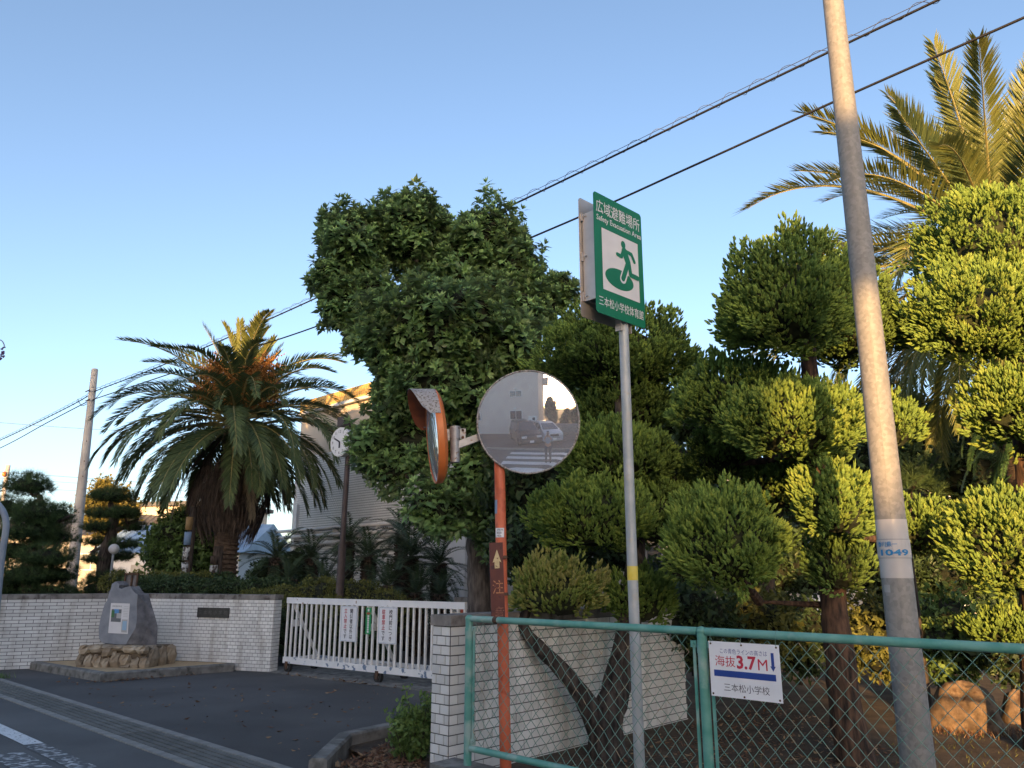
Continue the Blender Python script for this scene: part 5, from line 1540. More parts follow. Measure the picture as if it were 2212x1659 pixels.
# --- big camphor tree
ROS = [rosette(8, 7, 1.0, .50, 31), rosette(9, 6, 1.0, .46, 32), rosette(7, 8, 1.0, .54, 33)]
def leafy(g, lobes, temps, size, per, m=0, mc=1, droop=.25, tint=(.25, .75), lump=.28, corek=.74, inner=.68, up=.75, nl=16, bw=.10):
    cs = []
    for (cx, cy, rx, ry, Y) in lobes:
        k = mpp(cx, cy, Y); c = np.array(at(cx, cy, Y)); r = np.array([rx * k, (rx * .6 + ry * .4) * k, ry * k])
        area = 4 * np.pi * ((r[0] * r[1]) ** 1.6 / 3 + (r[0] * r[2]) ** 1.6 / 3 + (r[1] * r[2]) ** 1.6 / 3) ** (1 / 1.6)
        n = max(20, int(area * per))
        P, N, bump = shell(c, r, n, lump, nl, 1.0, inner, bw)
        D = N * .55 + np.array([0, 0, up]) + RNG.normal(size=(n, 3)) * .25
        T = np.clip(RNG.uniform(*tint, n) + .15 * (bump - .6), 0, 1)
        put(g, temps, P, D, size * RNG.uniform(.7, 1.3, n), T, m)
        core(g, c, r, corek, mc); cs.append((c, r))
    return cs
cy_ = 12.0
cam_base = at(1037, 1200, cy_); 
camph = thing('camphor_tree', (cam_base.x, cy_, 0), 'large dense broadleaf tree with heart-shaped crown behind the traffic mirrors', 'tree')
g = Geo()
P = [at(x, y, Y) for x, y, Y in ((1040, 1440, 12), (1040, 1330, 12), (1038, 1260, 12), (1034, 1180, 12), (1030, 1090, 12), (1020, 980, 12.1), (1000, 850, 12.3), (985, 720, 12.5), (975, 600, 12.6))]
g.tube(smooth_line(P, 4), list(np.interp(np.linspace(0, 8, 33), range(9), [.26, .21, .195, .19, .19, .16, .13, .10, .06])), 18, wob=.14)
for lb_ in ([(1030, 1090, 12), (960, 1050, 11.7), (900, 1040, 11.5), (830, 980, 11.6)], [(1020, 980, 12.1), (1090, 860, 12.2), (1130, 700, 12.4), (1140, 590, 12.4)], [(1000, 850, 12.3), (880, 760, 12), (790, 640, 12.2), (750, 560, 12.2)], [(985, 720, 12.5), (920, 620, 12.4), (890, 510, 12.5)]):
    g.tube(smooth_line([at(*q) for q in lb_], 4), list(np.linspace(.10, .03, (len(lb_) - 1) * 4 + 1)), 8, wob=.1)
g.build('trunk', M['bark_grey'], camph, smooth=True)
g = Geo()
lobes = [(765, 530, 92, 96, 12.2), (792, 490, 64, 50, 12.3), (722, 510, 42, 42, 12.3), (1092, 520, 52, 46, 12.6), (890, 462, 74, 50, 12.5), (890, 500, 100, 96, 12.5), (1045, 522, 96, 98, 12.6), (1118, 575, 70, 72, 12.4), (722, 600, 58, 64, 12.1), (735, 655, 60, 60, 12.0), (800, 660, 90, 80, 12.1), (965, 695, 175, 108, 10.9), (855, 760, 80, 95, 11.4), (1080, 745, 95, 95, 11.3), (960, 830, 140, 100, 11.3),
         (1212, 628, 40, 52, 13.0), (1165, 660, 55, 60, 12.8), (862, 870, 75, 80, 11.6), (806, 962, 62, 72, 11.7), (845, 1005, 62, 60, 11.6), (950, 1092, 84, 76, 11.2), (1035, 985, 92, 105, 11.7), (990, 590, 150, 110, 12.9), (1125, 850, 85, 120, 12.3), (1065, 1140, 60, 62, 11.6), (905, 950, 90, 80, 11.7), (790, 720, 50, 55, 11.9), (965, 535, 70, 60, 12.7), (1125, 680, 66, 76, 12.2), (1075, 640, 80, 56, 12.2)]
leafy(g, lobes, ROS, .145, 56, tint=(.25, .7), corek=.64, lump=.48, inner=.66, nl=20, bw=.05)
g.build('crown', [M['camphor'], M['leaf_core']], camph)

# --- shaded broadleaf trees and shrubs behind
SPR = [leafspray(7, 1.0, .5, 41), leafspray(7, 1.0, .42, 42), leafspray(8, 1.0, .55, 43)]
SPF = [leafspray(12, 1.0, .5, 51), leafspray(12, 1.0, .45, 52)]
def shrub(name, lab, cat, base, lobes, mat, size, per, stem=None, group=None, temps=SPR, tint=(.1, .8), corek=.7, up=.4, bark='bark', lump=.28):
    t = thing(name, (base[0], base[1], 0), lab, cat, group)
    if stem:
        g = Geo()
        for limb in stem:
            P = smooth_line([Vector(at(x, y, Y)) for x, y, Y, r in limb], 3)
            g.tube(P, list(np.interp(np.linspace(0, len(limb) - 1, len(P)), range(len(limb)), [q[3] for q in limb])), 8, wob=.15)
        g.build('trunk' if cat == 'tree' else 'stem', M[bark], t, smooth=True)
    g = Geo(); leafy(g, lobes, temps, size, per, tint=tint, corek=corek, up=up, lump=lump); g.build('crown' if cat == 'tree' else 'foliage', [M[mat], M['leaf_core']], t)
    return t
def gb(x, Y): p = at(x, 1240, Y); return (p.x, Y)
shrub('evergreen_tree', 'dark shaded evergreen tree filling the gap between camphor and middle juniper', 'tree', gb(1190, 11.2),
      [(1130, 930, 95, 110, 11.3), (1240, 900, 120, 90, 11.4), (1330, 930, 100, 80, 11.6), (1110, 1060, 75, 100, 11.0), (1220, 1040, 110, 90, 11.2), (1120, 1180, 70, 80, 10.6), (1240, 1160, 90, 80, 10.8), (1350, 1060, 90, 100, 11.4), (1250, 760, 60, 60, 12.2), (1330, 1190, 60, 60, 11.6)],
      'bush_dark', .13, 46, [[(1215, 1420, 11.3, .12), (1212, 1200, 11.3, .10), (1220, 1000, 11.3, .07), (1240, 850, 11.4, .03)]])
shrub('evergreen_tree', 'dark shaded evergreen tree behind the tall juniper, upper centre right', 'tree', gb(1660, 11.5),
      [(1480, 900, 95, 70, 11.6), (1590, 900, 110, 75, 11.8), (1450, 1010, 70, 70, 11.2), (1680, 1040, 100, 70, 11.6), (1790, 930, 80, 60, 11.8), (1640, 1110, 100, 60, 11.0), (1900, 1010, 100, 70, 11.6), (1900, 900, 60, 70, 11.9)],
      'bush_dark', .13, 40, [[(1660, 1420, 11.5, .13), (1655, 1200, 11.5, .11), (1640, 1000, 11.6, .07), (1600, 900, 11.8, .03)]])
shrub('sunlit_shrub', 'golden sunlit bush glimpsed between the juniper pads, right of the sign post', 'shrub', gb(1535, 13.5),
      [(1520, 985, 50, 40, 13.5), (1560, 1005, 52, 34, 13.5), (1535, 1060, 60, 60, 13.7), (1540, 1180, 70, 90, 13.8)], 'yellow_tree', .10, 70, [[(1535, 1350, 13.8, .06), (1535, 1150, 13.7, .04), (1540, 1000, 13.6, .02)]])
# low shrubs along the back of the garden
hl = [(1500, 1330, 90, 70, 9.4, 'round dark shrub behind the fence, left of the elevation notice', 'bush_dark'),
      (1630, 1335, 85, 65, 9.8, 'olive green shrub behind the fence above the elevation notice', 'azalea'),
      (1730, 1350, 70, 60, 10.2, 'dark shrub just left of the red-brown juniper trunk', 'bush_dark'),
      (1900, 1350, 75, 70, 9.9, 'olive shrub half hidden by the steel pole', 'azalea'),
      (2050, 1350, 85, 75, 9.6, 'green shrub catching sunlight right of the steel pole', 'bush'),
      (2190, 1360, 85, 80, 9.4, 'dark leafy shrub low at the right edge', 'bush_dark'),
      (1420, 1300, 70, 60, 10.4, 'dark shrub behind the sign post above the fence rail', 'bush_dark')]
for (x, y, rx, ry, Y, lab, mt_) in hl:
    lo = [(x, y, rx, ry, Y), (x - rx * .5, y + 30, rx * .6, ry * .7, Y - .2), (x + rx * .5, y + 25, rx * .6, ry * .7, Y + .1), (x, y + 60, rx * .9, ry * .8, Y)]
    shrub('garden_shrub', lab, 'shrub', gb(x, Y), lo, mt_, .085, 95, [[(x, y + 130, Y, .03), (x, y, Y, .015)]], 'low shrubs at the back of the garden', tint=(.1, .95))

# --- palms
def frond_mesh(name, L, e0, droop, pairs, leafL, leafW, mats, seed, vee=.35, start=.14, sag=.12, a0=62, a1=28, rr=.028, side=0.0):
    r = np.random.default_rng(seed)
    ns = 26; pts = []; tang = []
    p = np.zeros(3); e0 = math.radians(e0); dr = math.radians(droop)
    for i in range(ns + 1):
        t = i / ns; e = e0 - dr * t ** 1.35; yaw = side * t * t
        T = np.array([math.cos(e) * math.cos(yaw), math.cos(e) * math.sin(yaw), math.sin(e)])
        pts.append(p.copy()); tang.append(T); p = p + T * (L / ns)
    pts = np.array(pts); tang = np.array(tang)
    g = Geo()
    g.tube([Vector(q) for q in pts], [rr * (1 - .85 * i / ns) for i in range(ns + 1)], 5, 1)
    V = []; Fc = []; tt = []
    for i in range(pairs):
        t = start + (1 - start) * (i + .5) / pairs
        x = t * ns; k = min(ns - 1, int(x)); f = x - k
        b = pts[k] * (1 - f) + pts[k + 1] * f; T = tang[k] * (1 - f) + tang[k + 1] * f; T /= np.linalg.norm(T)
        S = np.cross(np.array([0, 0, 1.]), T)
        S = S / np.linalg.norm(S) if np.linalg.norm(S) > .05 else np.array([0, 1., 0]); N = np.cross(T, S)
        for sgn in (-1, 1):
            al = math.radians(a0 + (a1 - a0) * t + r.uniform(-7, 7))
            D = T * math.cos(al) + S * sgn * math.sin(al) + N * (vee + r.uniform(-.10, .10)); D /= np.linalg.norm(D)
            l = leafL * (math.sin(math.pi * (.17 + .70 * t)) ** .8) * r.uniform(.88, 1.1)
            wv = np.cross(D, N); wv /= np.linalg.norm(wv); wv = wv * (leafW / 2)
            tip = b + D * l - np.array([0, 0, sag * l * r.uniform(.4, 1.5)])
            mid = b + D * l * .4 - np.array([0, 0, sag * l * .15])
            n0 = len(V); V += [b, mid + wv, tip, mid - wv]; Fc.append((n0, n0 + 1, n0 + 2, n0 + 3)); tt.append(float(np.clip(r.uniform(.2, .8) + .25 * (t - .5), 0, 1)))
    g.raw(V, Fc, 0); g.T[-1] = np.array(tt, np.float32)
    return g.mesh(name, mats)

def add_fronds(root, c, meshes, n, r0, phase, name='frond', scale=(.9, 1.08), zj=.12, rollj=.18, az=None):
    for k in range(n):
        a = phase + 2 * math.pi * (k * .381966) if az is None else az[k]
        me = meshes[int(RNG.integers(0, len(meshes)))]
        p = Vector((c[0] + r0 * math.cos(a), c[1] + r0 * math.sin(a), c[2] + random.uniform(-zj, zj)))
        o = link_mesh(name, me, root, p - Vector(ORG[root]))
        o.rotation_euler = (random.uniform(-rollj, rollj), random.uniform(-.07, .07), a + random.uniform(-.12, .12))
        s = random.uniform(*scale); o.scale = (s, s, s)

PM = [M['palm'], M['rachis']]; PS_ = [M['palm_golden'], M['rachis']]; PD = [M['palm_dry'], M['fibre']]
pcen = at(515, 885, 20.0)
palm1 = thing('date_palm', (pcen.x, 20.0, 0), 'date palm with drooping fronds and orange fruit strands behind the left wall', 'tree', 'date palms')
g = Geo(); g.tube([(pcen.x, 20, -.05), (pcen.x, 20, .5), (pcen.x - .02, 20, 2.2), (pcen.x, 20, 4.2), (pcen.x, 20, 5.7)], [.33, .28, .28, .33, .30], 20, wob=.1); g.build('trunk', M['palm_trunk'], palm1, smooth=True)
# ring scars on the visible trunk
g = Geo()
for k in range(20):
    z = .15 + k * .115
    for j in range(14):
        a = 2 * math.pi * (j + .5 * (k % 2)) / 14
        d = Vector((math.cos(a), math.sin(a), 0)); s = UP.cross(d)
        g.obox(Vector((pcen.x, 20, z)) + d * .275, s * .058, d * .03 + UP * .012, UP * .028)
g.build('leaf_scar', M['palm_trunk'], palm1, kind='stuff')
# fibrous skirt
g = Geo(); g.ball((pcen.x, 20, 3.45), (.72, .72, .95), 14, 9, 0, noise=.12)
n = 2600; a = RNG.uniform(0, 2 * np.pi, n); zt = RNG.uniform(2.75, 4.5, n); rr = .42 + .50 * np.sin(np.clip((zt - 2.3) / 2.5, 0, 1) * np.pi) ** .7
P0 = np.stack([pcen.x + rr * np.cos(a), 20 + rr * np.sin(a), zt], 1)
D = np.stack([.16 * np.cos(a) * np.where(zt > 3.5, 1, -2.6), .16 * np.sin(a) * np.where(zt > 3.5, 1, -2.6), -np.ones(n)], 1) + RNG.normal(size=(n, 3)) * .07
SV = np.array([[0, -.5, 0], [0, .5, 0], [1, .15, 0.], [1, -.15, 0]]); SF = np.array([[0, 1, 2, 3]])
g.inst(SV, SF, P0, frames(D), np.stack([RNG.uniform(.3, .6, n), np.full(n, .022), np.ones(n)], 1), 0)
g.build('fibre_skirt', [M['fibre']], palm1)
top = (pcen.x, 20.0, 5.75)
LW = .046
cls = [  # e0 range, droop range, L, count, radius, mats, leafL
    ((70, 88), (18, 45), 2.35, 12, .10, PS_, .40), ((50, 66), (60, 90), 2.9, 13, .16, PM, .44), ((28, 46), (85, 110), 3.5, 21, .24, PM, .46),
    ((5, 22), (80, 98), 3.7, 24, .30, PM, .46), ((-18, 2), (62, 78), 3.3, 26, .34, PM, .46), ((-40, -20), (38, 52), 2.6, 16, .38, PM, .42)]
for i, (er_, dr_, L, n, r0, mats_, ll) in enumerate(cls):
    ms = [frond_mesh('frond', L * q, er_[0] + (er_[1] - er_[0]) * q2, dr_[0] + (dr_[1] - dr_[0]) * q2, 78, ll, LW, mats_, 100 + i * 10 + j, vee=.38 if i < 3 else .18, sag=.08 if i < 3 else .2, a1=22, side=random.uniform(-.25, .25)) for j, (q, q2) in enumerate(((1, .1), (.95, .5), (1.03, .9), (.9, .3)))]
    add_fronds(palm1, (top[0], top[1], top[2] + .12 - i * .12), ms, n, r0, i * 1.1, zj=.15)
    if i == 0:
        ms2 = [frond_mesh('frond', 3.3, 58, 62, 78, .46, LW, PS_, 190, vee=.38)]
        add_fronds(palm1, top, ms2, 5, .15, .4)
ms = [frond_mesh('frond', 2.3, -48, 38, 60, .34, .03, PD, 170 + j, vee=-.05, sag=.35, a0=40, a1=20) for j in range(3)]
add_fronds(palm1, (top[0], top[1], top[2] - .7), ms, 7, .45, .5)
# fruit clusters
for k in range(24):
    a = .35 + k * 2 * math.pi * .381966; el = math.radians(random.uniform(30, 68)); ln = random.uniform(1.05, 1.7)
    p0 = Vector((top[0], top[1], top[2] - .1)); d = Vector((math.cos(a) * math.cos(el), math.sin(a) * math.cos(el), math.sin(el)))
    p1 = p0 + d * ln; p2 = p1 + Vector((d.x, d.y, -.1)) * .25
    g = Geo(); g.tube([p0, p0.lerp(p1, .5) + UP * .05, p1, p2], [.03, .028, .022, .012], 6, t=.45)
    n = 90; b = RNG.uniform(.45, 1.05, n)[:, None]; P0 = np.array(p0) * (1 - b) + np.array(p1) * b + RNG.normal(size=(n, 3)) * .03
    D = np.array(d)[None] * .35 + RNG.normal(size=(n, 3)) * .5 + np.array([0, 0, -.25])
    g.inst(SV, SF, P0, frames(D), np.stack([RNG.uniform(.35, .65, n), np.full(n, .026), np.ones(n)], 1), 0, RNG.uniform(.1, .9, n))
    Lh = RNG.uniform(.25, .6, n)[:, None]; Dn = D / np.linalg.norm(D, axis=1)[:, None]
    DT = (np.array([[0, 0, 1], [1, 0, 0], [0, 1, 0], [-1, 0, 0], [0, -1, 0], [0, 0, -1.]]), np.array([[0, 1, 2], [0, 2, 3], [0, 3, 4], [0, 4, 1], [5, 2, 1], [5, 3, 2], [5, 4, 3], [5, 1, 4]]))
    for q in range(3):
        g.inst(DT[0], DT[1], P0 + Dn * Lh * (.4 + .25 * q) + RNG.normal(size=(n, 3)) * .02, np.repeat(np.eye(3)[None], n, 0), np.full(n, .024), 0, RNG.uniform(.1, 1, n))
    g.build('fruit_cluster', M['dates'], palm1)

pc2 = at(2150, 525, 11.8)
palm2 = thing('date_palm', (pc2.x, 11.8, 0), 'big sunlit date palm rising behind the right-hand juniper', 'tree', 'date palms')
g = Geo(); g.tube([(pc2.x, 11.8, -.05), (pc2.x, 11.8, 3), (pc2.x, 11.8, pc2.z)], [.42, .36, .34], 18, wob=.12); g.build('trunk', M['palm_trunk'], palm2, smooth=True)
cls = [((70, 86), (20, 42), 3.0, 13, .10, .54), ((48, 64), (40, 70), 3.5, 16, .18, .56), ((28, 44), (55, 85), 3.9, 16, .26, .56), ((4, 20), (70, 95), 4.0, 18, .32, .56), ((-20, 0), (60, 80), 3.8, 18, .36, .54), ((-45, -25), (38, 50), 3.4, 14, .4, .5)]
for i, (er_, dr_, L, n, r0, ll) in enumerate(cls):
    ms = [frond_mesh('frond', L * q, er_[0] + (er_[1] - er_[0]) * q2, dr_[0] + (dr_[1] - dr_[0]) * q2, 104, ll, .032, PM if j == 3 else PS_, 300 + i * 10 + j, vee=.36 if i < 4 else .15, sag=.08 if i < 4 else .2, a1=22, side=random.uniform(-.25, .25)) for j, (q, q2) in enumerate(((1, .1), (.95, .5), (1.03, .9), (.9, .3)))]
    add_fronds(palm2, (pc2.x, 11.8, pc2.z + .15 - i * .14), ms, n, r0, i * .9 + .4, zj=.15)
# hanging ferns on its trunk
fm = [frond_mesh('fern_frond', .95, -35, 50, 46, .075, .022, [M['fern'], M['fern']], 400 + j, vee=-.02, sag=.2, a0=80, a1=65, rr=.005, start=.05) for j in range(3)]
for lev in range(9):
    add_fronds(palm2, (pc2.x, 11.8, pc2.z - .9 - lev * .5), fm, 13, .42 + .1 * math.sin(lev), lev * .5, 'fern_frond', (.8, 1.35), .2)

# --- cycads in front of the school building
cm = [frond_mesh('frond', .95, e, d, 46, .17, .018, [M['cycad'], M['cycad']], 500 + j, vee=.22, sag=.05, a0=72, a1=50, rr=.009, start=.1) for j, (e, d) in enumerate(((72, 60), (50, 70), (30, 70), (12, 60), (-8, 50), (-30, 35)))]
cyc = [(598, 1192, 18.6, .98, 'cycad right of the palm trunk, leftmost of the cycads'), (672, 1192, 19.2, .9, 'cycad just left of the clock post'), (752, 1158, 20.0, .95, 'cycad crown right behind the clock post'), (797, 1188, 17.8, 1.0, 'tall cycad with clear bare trunk between clock post and camphor'),
       (888, 1190, 17.6, 1.15, 'bushiest cycad with twin dark trunks left of the camphor trunk'), (948, 1204, 17.2, .95, 'cycad nearest the plain white column'), (868, 1140, 19.6, .9, 'cycad crown rising behind the bushiest one'),
       (700, 1248, 17.4, .8, 'low cycad at the foot of the clock post'), (840, 1252, 16.8, .85, 'low trunkless cycad above the gate, middle of the row'), (900, 1268, 16.4, .8, 'low cycad above the right gate sign'), (952, 1272, 16.2, .75, 'low cycad above the right end of the gate'), (625, 1240, 17.6, .8, 'dark low cycad above the left end of the gate')]
for (x, y, Y, sc, lab) in cyc:
    c = at(x, y + 12, Y); r = thing('cycad', (c.x, Y, 0), lab, 'cycad', 'cycads in front of the school building')
    g = Geo(); h = max(.25, c.z)
    g.tube([(c.x, Y, -.02), (c.x + .03, Y, h * .5), (c.x, Y, h)], [.17, .15, .14], 12, wob=.25)
    for k in range(int(h / .07)):
        for j in range(9):
            a = 2 * math.pi * (j + .5 * (k % 2)) / 9; d = Vector((math.cos(a), math.sin(a), 0)); g.obox(Vector((c.x, Y, .05 + k * .07)) + d * .155, UP.cross(d) * .035, d * .025 + UP * .02, UP * .02)
    g.build('trunk', M['bark'], r)
    nf = 26 if sc > .85 else 20
    for j in range(nf):
        a = j * 2 * math.pi * .381966; i = min(5, int(6 * (j + random.uniform(0, 1)) / nf))
        o = link_mesh('frond', cm[i], r, Vector((c.x, Y, h - .02 * i)) - Vector(ORG[r])); o.rotation_euler = (random.uniform(-.15, .15), 0, a); s = sc * random.uniform(.9, 1.1); o.scale = (s, s, s)

# --- cloud pruned pines at the left
ND_ = [needles(20, 61), needles(20, 62), needles(22, 63)]
def pine(lab, x, Y, trunk, pads, size=.17):
    p = at(x, 1240, Y); t = thing('pine_tree', (p.x, Y, 0), lab, 'tree', 'cloud-pruned pines behind the left wall')
    g = Geo(); allp = []
    for limb in trunk:
        P = smooth_line([at(q[0], q[1], Y + (q[3] if len(q) > 3 else 0)) for q in limb], 4); allp += P
        g.tube(P, list(np.interp(np.linspace(0, len(limb) - 1, len(P)), range(len(limb)), [q[2] for q in limb])), 9, wob=.2)
    g.build('trunk', M['bark'], t, smooth=True)
    for (cx, cy, rx, ry, dy) in pads:
        k = mpp(cx, cy, Y); c = np.array(at(cx, cy, Y + dy)); r = np.array([rx * k, rx * k * .85, ry * k])
        area = 2 * np.pi * r[0] * r[1] + 3 * r[0] * r[2]; n = int(area * 190)
        g = Geo(); P, N, b = shell(c, r, n, .3, 18, .6, .55)
        put(g, ND_, P, N * .5 + np.array([0, 0, .9]) + RNG.normal(size=(n, 3)) * .35, size * RNG.uniform(.7, 1.2, n), np.clip(RNG.uniform(.1, .8, n) + .2 * (b - .5), 0, 1), 0)
        core(g, c, r, .6, 1, .5)
        q = Vector(c); near = min(allp, key=lambda p_: (p_ - q).length)
        g.tube([near, (near + q) / 2 - UP * .1, q], [.06, .04, .02], 6, 2)
        g.build('foliage_pad', [M['pine'], M['leaf_core'], M['bark']], t)
pine('dense dark pine at the far left edge, left of the concrete pole', 66, 18.5, [[(68, 1330, .22), (66, 1250, .18), (75, 1180, .15), (92, 1120, .11), (85, 1070, .06)], [(80, 1150, .08), (120, 1130, .05), (150, 1115, .03)], [(70, 1220, .08), (110, 1190, .05), (140, 1160, .03)]],
     [(60, 1053, 56, 30, 0), (12, 1105, 48, 40, .2), (78, 1112, 50, 34, -.3), (125, 1118, 40, 30, .3), (60, 1150, 70, 32, -.2), (120, 1165, 45, 28, .2), (30, 1195, 55, 36, .1), (100, 1205, 58, 30, -.4), (60, 1245, 78, 34, -.1), (128, 1245, 40, 28, .2), (20, 1275, 50, 30, .1), (110, 1285, 60, 30, 0), (45, 1320, 60, 36, 0)])
pine('slimmer layered pine between the concrete pole and the palm', 230, 21.0, [[(222, 1330, .26), (224, 1260, .22), (228, 1200, .19), (240, 1160, .15), (246, 1120, .11), (238, 1085, .06)], [(230, 1180, .07), (200, 1190, .03)], [(240, 1150, .08), (275, 1135, .05), (300, 1120, .03)]],
     [(242, 1074, 50, 19, 0), (228, 1112, 42, 15, .2), (268, 1112, 40, 15, -.2), (210, 1142, 34, 15, -.2), (285, 1140, 32, 14, .2), (208, 1172, 28, 13, .2), (268, 1178, 32, 13, -.2), (205, 1210, 30, 14, 0), (255, 1205, 32, 13, .3), (230, 1250, 45, 18, 0), (205, 1275, 40, 24, 0)])

# --- hedge, azaleas, small trees behind the wall
shrub('clipped_hedge', 'long dark clipped hedge behind the wall, right of the memorial stone', 'hedge', gb(400, 16.8), [(x, 1276, 42, 24, 16.8) for x in range(310, 600, 48)] + [(x, 1262, 32, 16, 17.6) for x in range(285, 420, 40)], 'bush_dark', .06, 170, None, None, SPF, (.2, .9))
shrub('clipped_hedge', 'lighter green hedge peeping beside the rusted frame, behind the memorial stone', 'hedge', gb(330, 18.5), [(x, 1258, 40, 20, 18.6) for x in range(255, 440, 45)], 'azalea', .06, 150, None, None, SPF, (.3, 1))
shrub('azalea_mound', 'wide clipped olive-green azalea mound behind the left half of the gate', 'shrub', gb(700, 15.6), [(x, y, 70, 48, Y) for x, y, Y in ((610, 1312, 15.7), (690, 1300, 15.6), (760, 1302, 15.5), (825, 1322, 15.4), (550, 1320, 16), (640, 1330, 15.2), (730, 1340, 15.0))], 'azalea', .05, 190, None, None, SPF, (.3, 1), .85, .6, .12)
shrub('low_shrubbery', 'shaded shrubbery seen through the gate bars, behind the gate signs', 'shrub', gb(760, 14.9), [(x, 1372, 60, 55, 14.9) for x in (640, 720, 800)], 'bush_dark', .06, 150, None, None, SPF)
shrub('leafy_tree', 'young light-green leafy tree between the painted posts, left of the palm trunk', 'tree', gb(395, 20.5), [(370, 1165, 50, 45, 20.6), (425, 1185, 50, 50, 20.4), (350, 1205, 45, 38, 20.2), (400, 1225, 60, 36, 20.2), (460, 1225, 45, 40, 20.5), (395, 1130, 40, 35, 20.9)], 'bush', .13, 50, [[(415, 1330, 20.5, .08), (412, 1240, 20.5, .06), (395, 1150, 20.6, .03)], [(412, 1240, 20.5, .05), (460, 1200, 20.5, .02)]], temps=SPR)
shrub('yellow_leaf_tree', 'small sun-touched yellow tree tucked left of the palm skirt', 'tree', gb(432, 31), [(430, 1150, 22, 34, 31), (438, 1185, 26, 30, 31), (400, 1120, 30, 26, 32)], 'yellow_tree', .16, 34, [[(432, 1300, 31, .08), (432, 1150, 31, .03)]])
shrub('yellow_leaf_tree', 'golden tree catching the sun above the slimmer pine', 'tree', gb(222, 44), [(222, 1052, 22, 20, 44), (245, 1072, 36, 24, 44), (205, 1088, 34, 22, 44), (270, 1095, 34, 24, 44.5), (215, 1120, 40, 24, 44), (250, 1150, 40, 40, 44)], 'yellow_tree', .22, 17, [[(235, 1300, 44, .2), (232, 1150, 44, .14), (222, 1060, 44, .05)]])
shrub('dark_shrub', 'dark shrub between the palm trunk and the cycads', 'shrub', gb(575, 19.5), [(575, 1245, 40, 35, 19.5), (620, 1262, 50, 28, 18.5), (480, 1268, 40, 26, 18.6), (650, 1225, 40, 40, 20.5)], 'bush_dark', .08, 110, None, None, SPF)
shrub('distant_tree', 'far green trees low behind the pines at the left', 'tree', gb(60, 70), [(20, 1195, 60, 40, 70), (140, 1190, 60, 36, 70), (300, 1185, 40, 40, 74)], 'bush', .5, 5, [[(60, 1280, 70, .2), (60, 1200, 70, .1)]])
# far trees behind the junipers that close the view on the right
shrub('background_tree', 'tall shadowy tree far behind the steel pole', 'tree', gb(1990, 16), [(1960, 950, 110, 110, 16), (2080, 1000, 130, 110, 16.5), (2200, 950, 120, 130, 16.5), (1900, 1130, 120, 90, 15.5), (2060, 1160, 130, 90, 15.5), (2200, 1160, 120, 100, 15.5), (1760, 1160, 110, 80, 15.5), (1640, 1200, 100, 70, 15.5)], 'bush_dark', .15, 22, [[(1990, 1350, 16, .18), (1990, 1100, 16, .12), (1980, 950, 16, .05)]])
shrub('background_hedge', 'long dark shrub row in front of the cream annexe, behind the junipers', 'hedge', gb(1800, 13.0), [(x, 1235 + (x * 7 % 23), 75, 52, 13.0 + (x % 3) * .2) for x in range(1470, 2330, 95)], 'bush_dark', .10, 60, None, None, SPR, (.1, .9))
shrub('background_tree', 'rounded green tree far off to the right beyond the palm', 'tree', (17.5, 21.0), [(2700, 1120, 120, 130, 21), (2820, 1160, 110, 100, 21), (2620, 1190, 100, 80, 21)], 'bush', .2, 14, [[(2700, 1330, 21, .2), (2700, 1120, 21, .1)]])
# pine tuft right of the pole
pine_t = at(2030, 985, 8.6)
r = thing('pine_sapling', (at(1968, 1240, 9.4).x, 9.4, 0), 'dark pine with one sunlit needle tuft right of the steel pole', 'tree')
g = Geo(); pq = at(1968, 1240, 9.4)
g.tube([(pq.x, 9.4, 0), at(1962, 1200, 9.2), at(1965, 1060, 8.9), pine_t], [.06, .05, .03, .012], 7); g.build('trunk', M['bark'], r)
g = Geo()
NL = [needles(46, 71, .010), needles(46, 72, .010)]
for (cx, cy, n, sz) in ((2030, 985, 3, .20), (1985, 1010, 10, .20), (1950, 1040, 12, .2), (2010, 1050, 10, .2), (2140, 985, 4, .2)):
    c = np.array(at(cx, cy, 8.6)); P = c + RNG.normal(size=(n, 3)) * np.array([.09, .09, .05]); put(g, NL, P, np.array([.3, -.2, .8]) + RNG.normal(size=(n, 3)) * .4, np.full(n, sz), RNG.uniform(.4, 1, n))
g.build('needles', M['pine'], r)

# --- painted posts, globe lamp and frame behind the wall
for (x, top, Y, lab, w) in ((405, 1095, 19.0, 'left painted totem post with white and blue patterns', 17), (468, 1180, 19.4, 'right dark totem post beside the palm trunk', 20)):
    p = at(x, 1240, Y); z1 = at(x, top, Y).z; k = mpp(x, 1240, Y)
    r = thing('totem_post', (p.x, Y, 0), lab, 'post', 'painted totem posts')
    g = Geo(); g.tube([(p.x, Y, 0), (p.x, Y, z1)], [w * k * .55, w * k * .45], 12); g.build('post', M['bark'], r, smooth=True)
    n = 7
    for j in range(n):
        z = .5 + (z1 - .7) * j / n
        g = Geo(); g.tube([(p.x - .05, Y - .05, z), (p.x - .05, Y - .05, z + (z1 - .7) / n * .86)], w * k * .48, 10); g.build('painted_block', M[('totem', 'totem_blue', 'totem_tan', 'totem')[j % 4]] if x < 450 else M[('bark', 'totem', 'bark', 'rust')[j % 4]], r, smooth=True)
p = at(246, 1186, 19.6); r = thing('globe_lamp', (p.x, 19.6, 0), 'small white globe lamp in front of the slimmer pine', 'lamp')
g = Geo(); g.tube([(p.x, 19.6, 0), (p.x, 19.6, p.z - .1)], .03, 8); g.build('post', M['lamp_grey'], r)
g = Geo(); g.ball(p, .125, 14, 9); g.build('globe', M['lamp_globe'], r, smooth=True)
p = at(285, 1252, 16.0); r = thing('rusted_frame', (p.x, 16, 0), 'small rusted notice frame peeping above the memorial stone', 'frame')
k = mpp(285, 1252, 16)
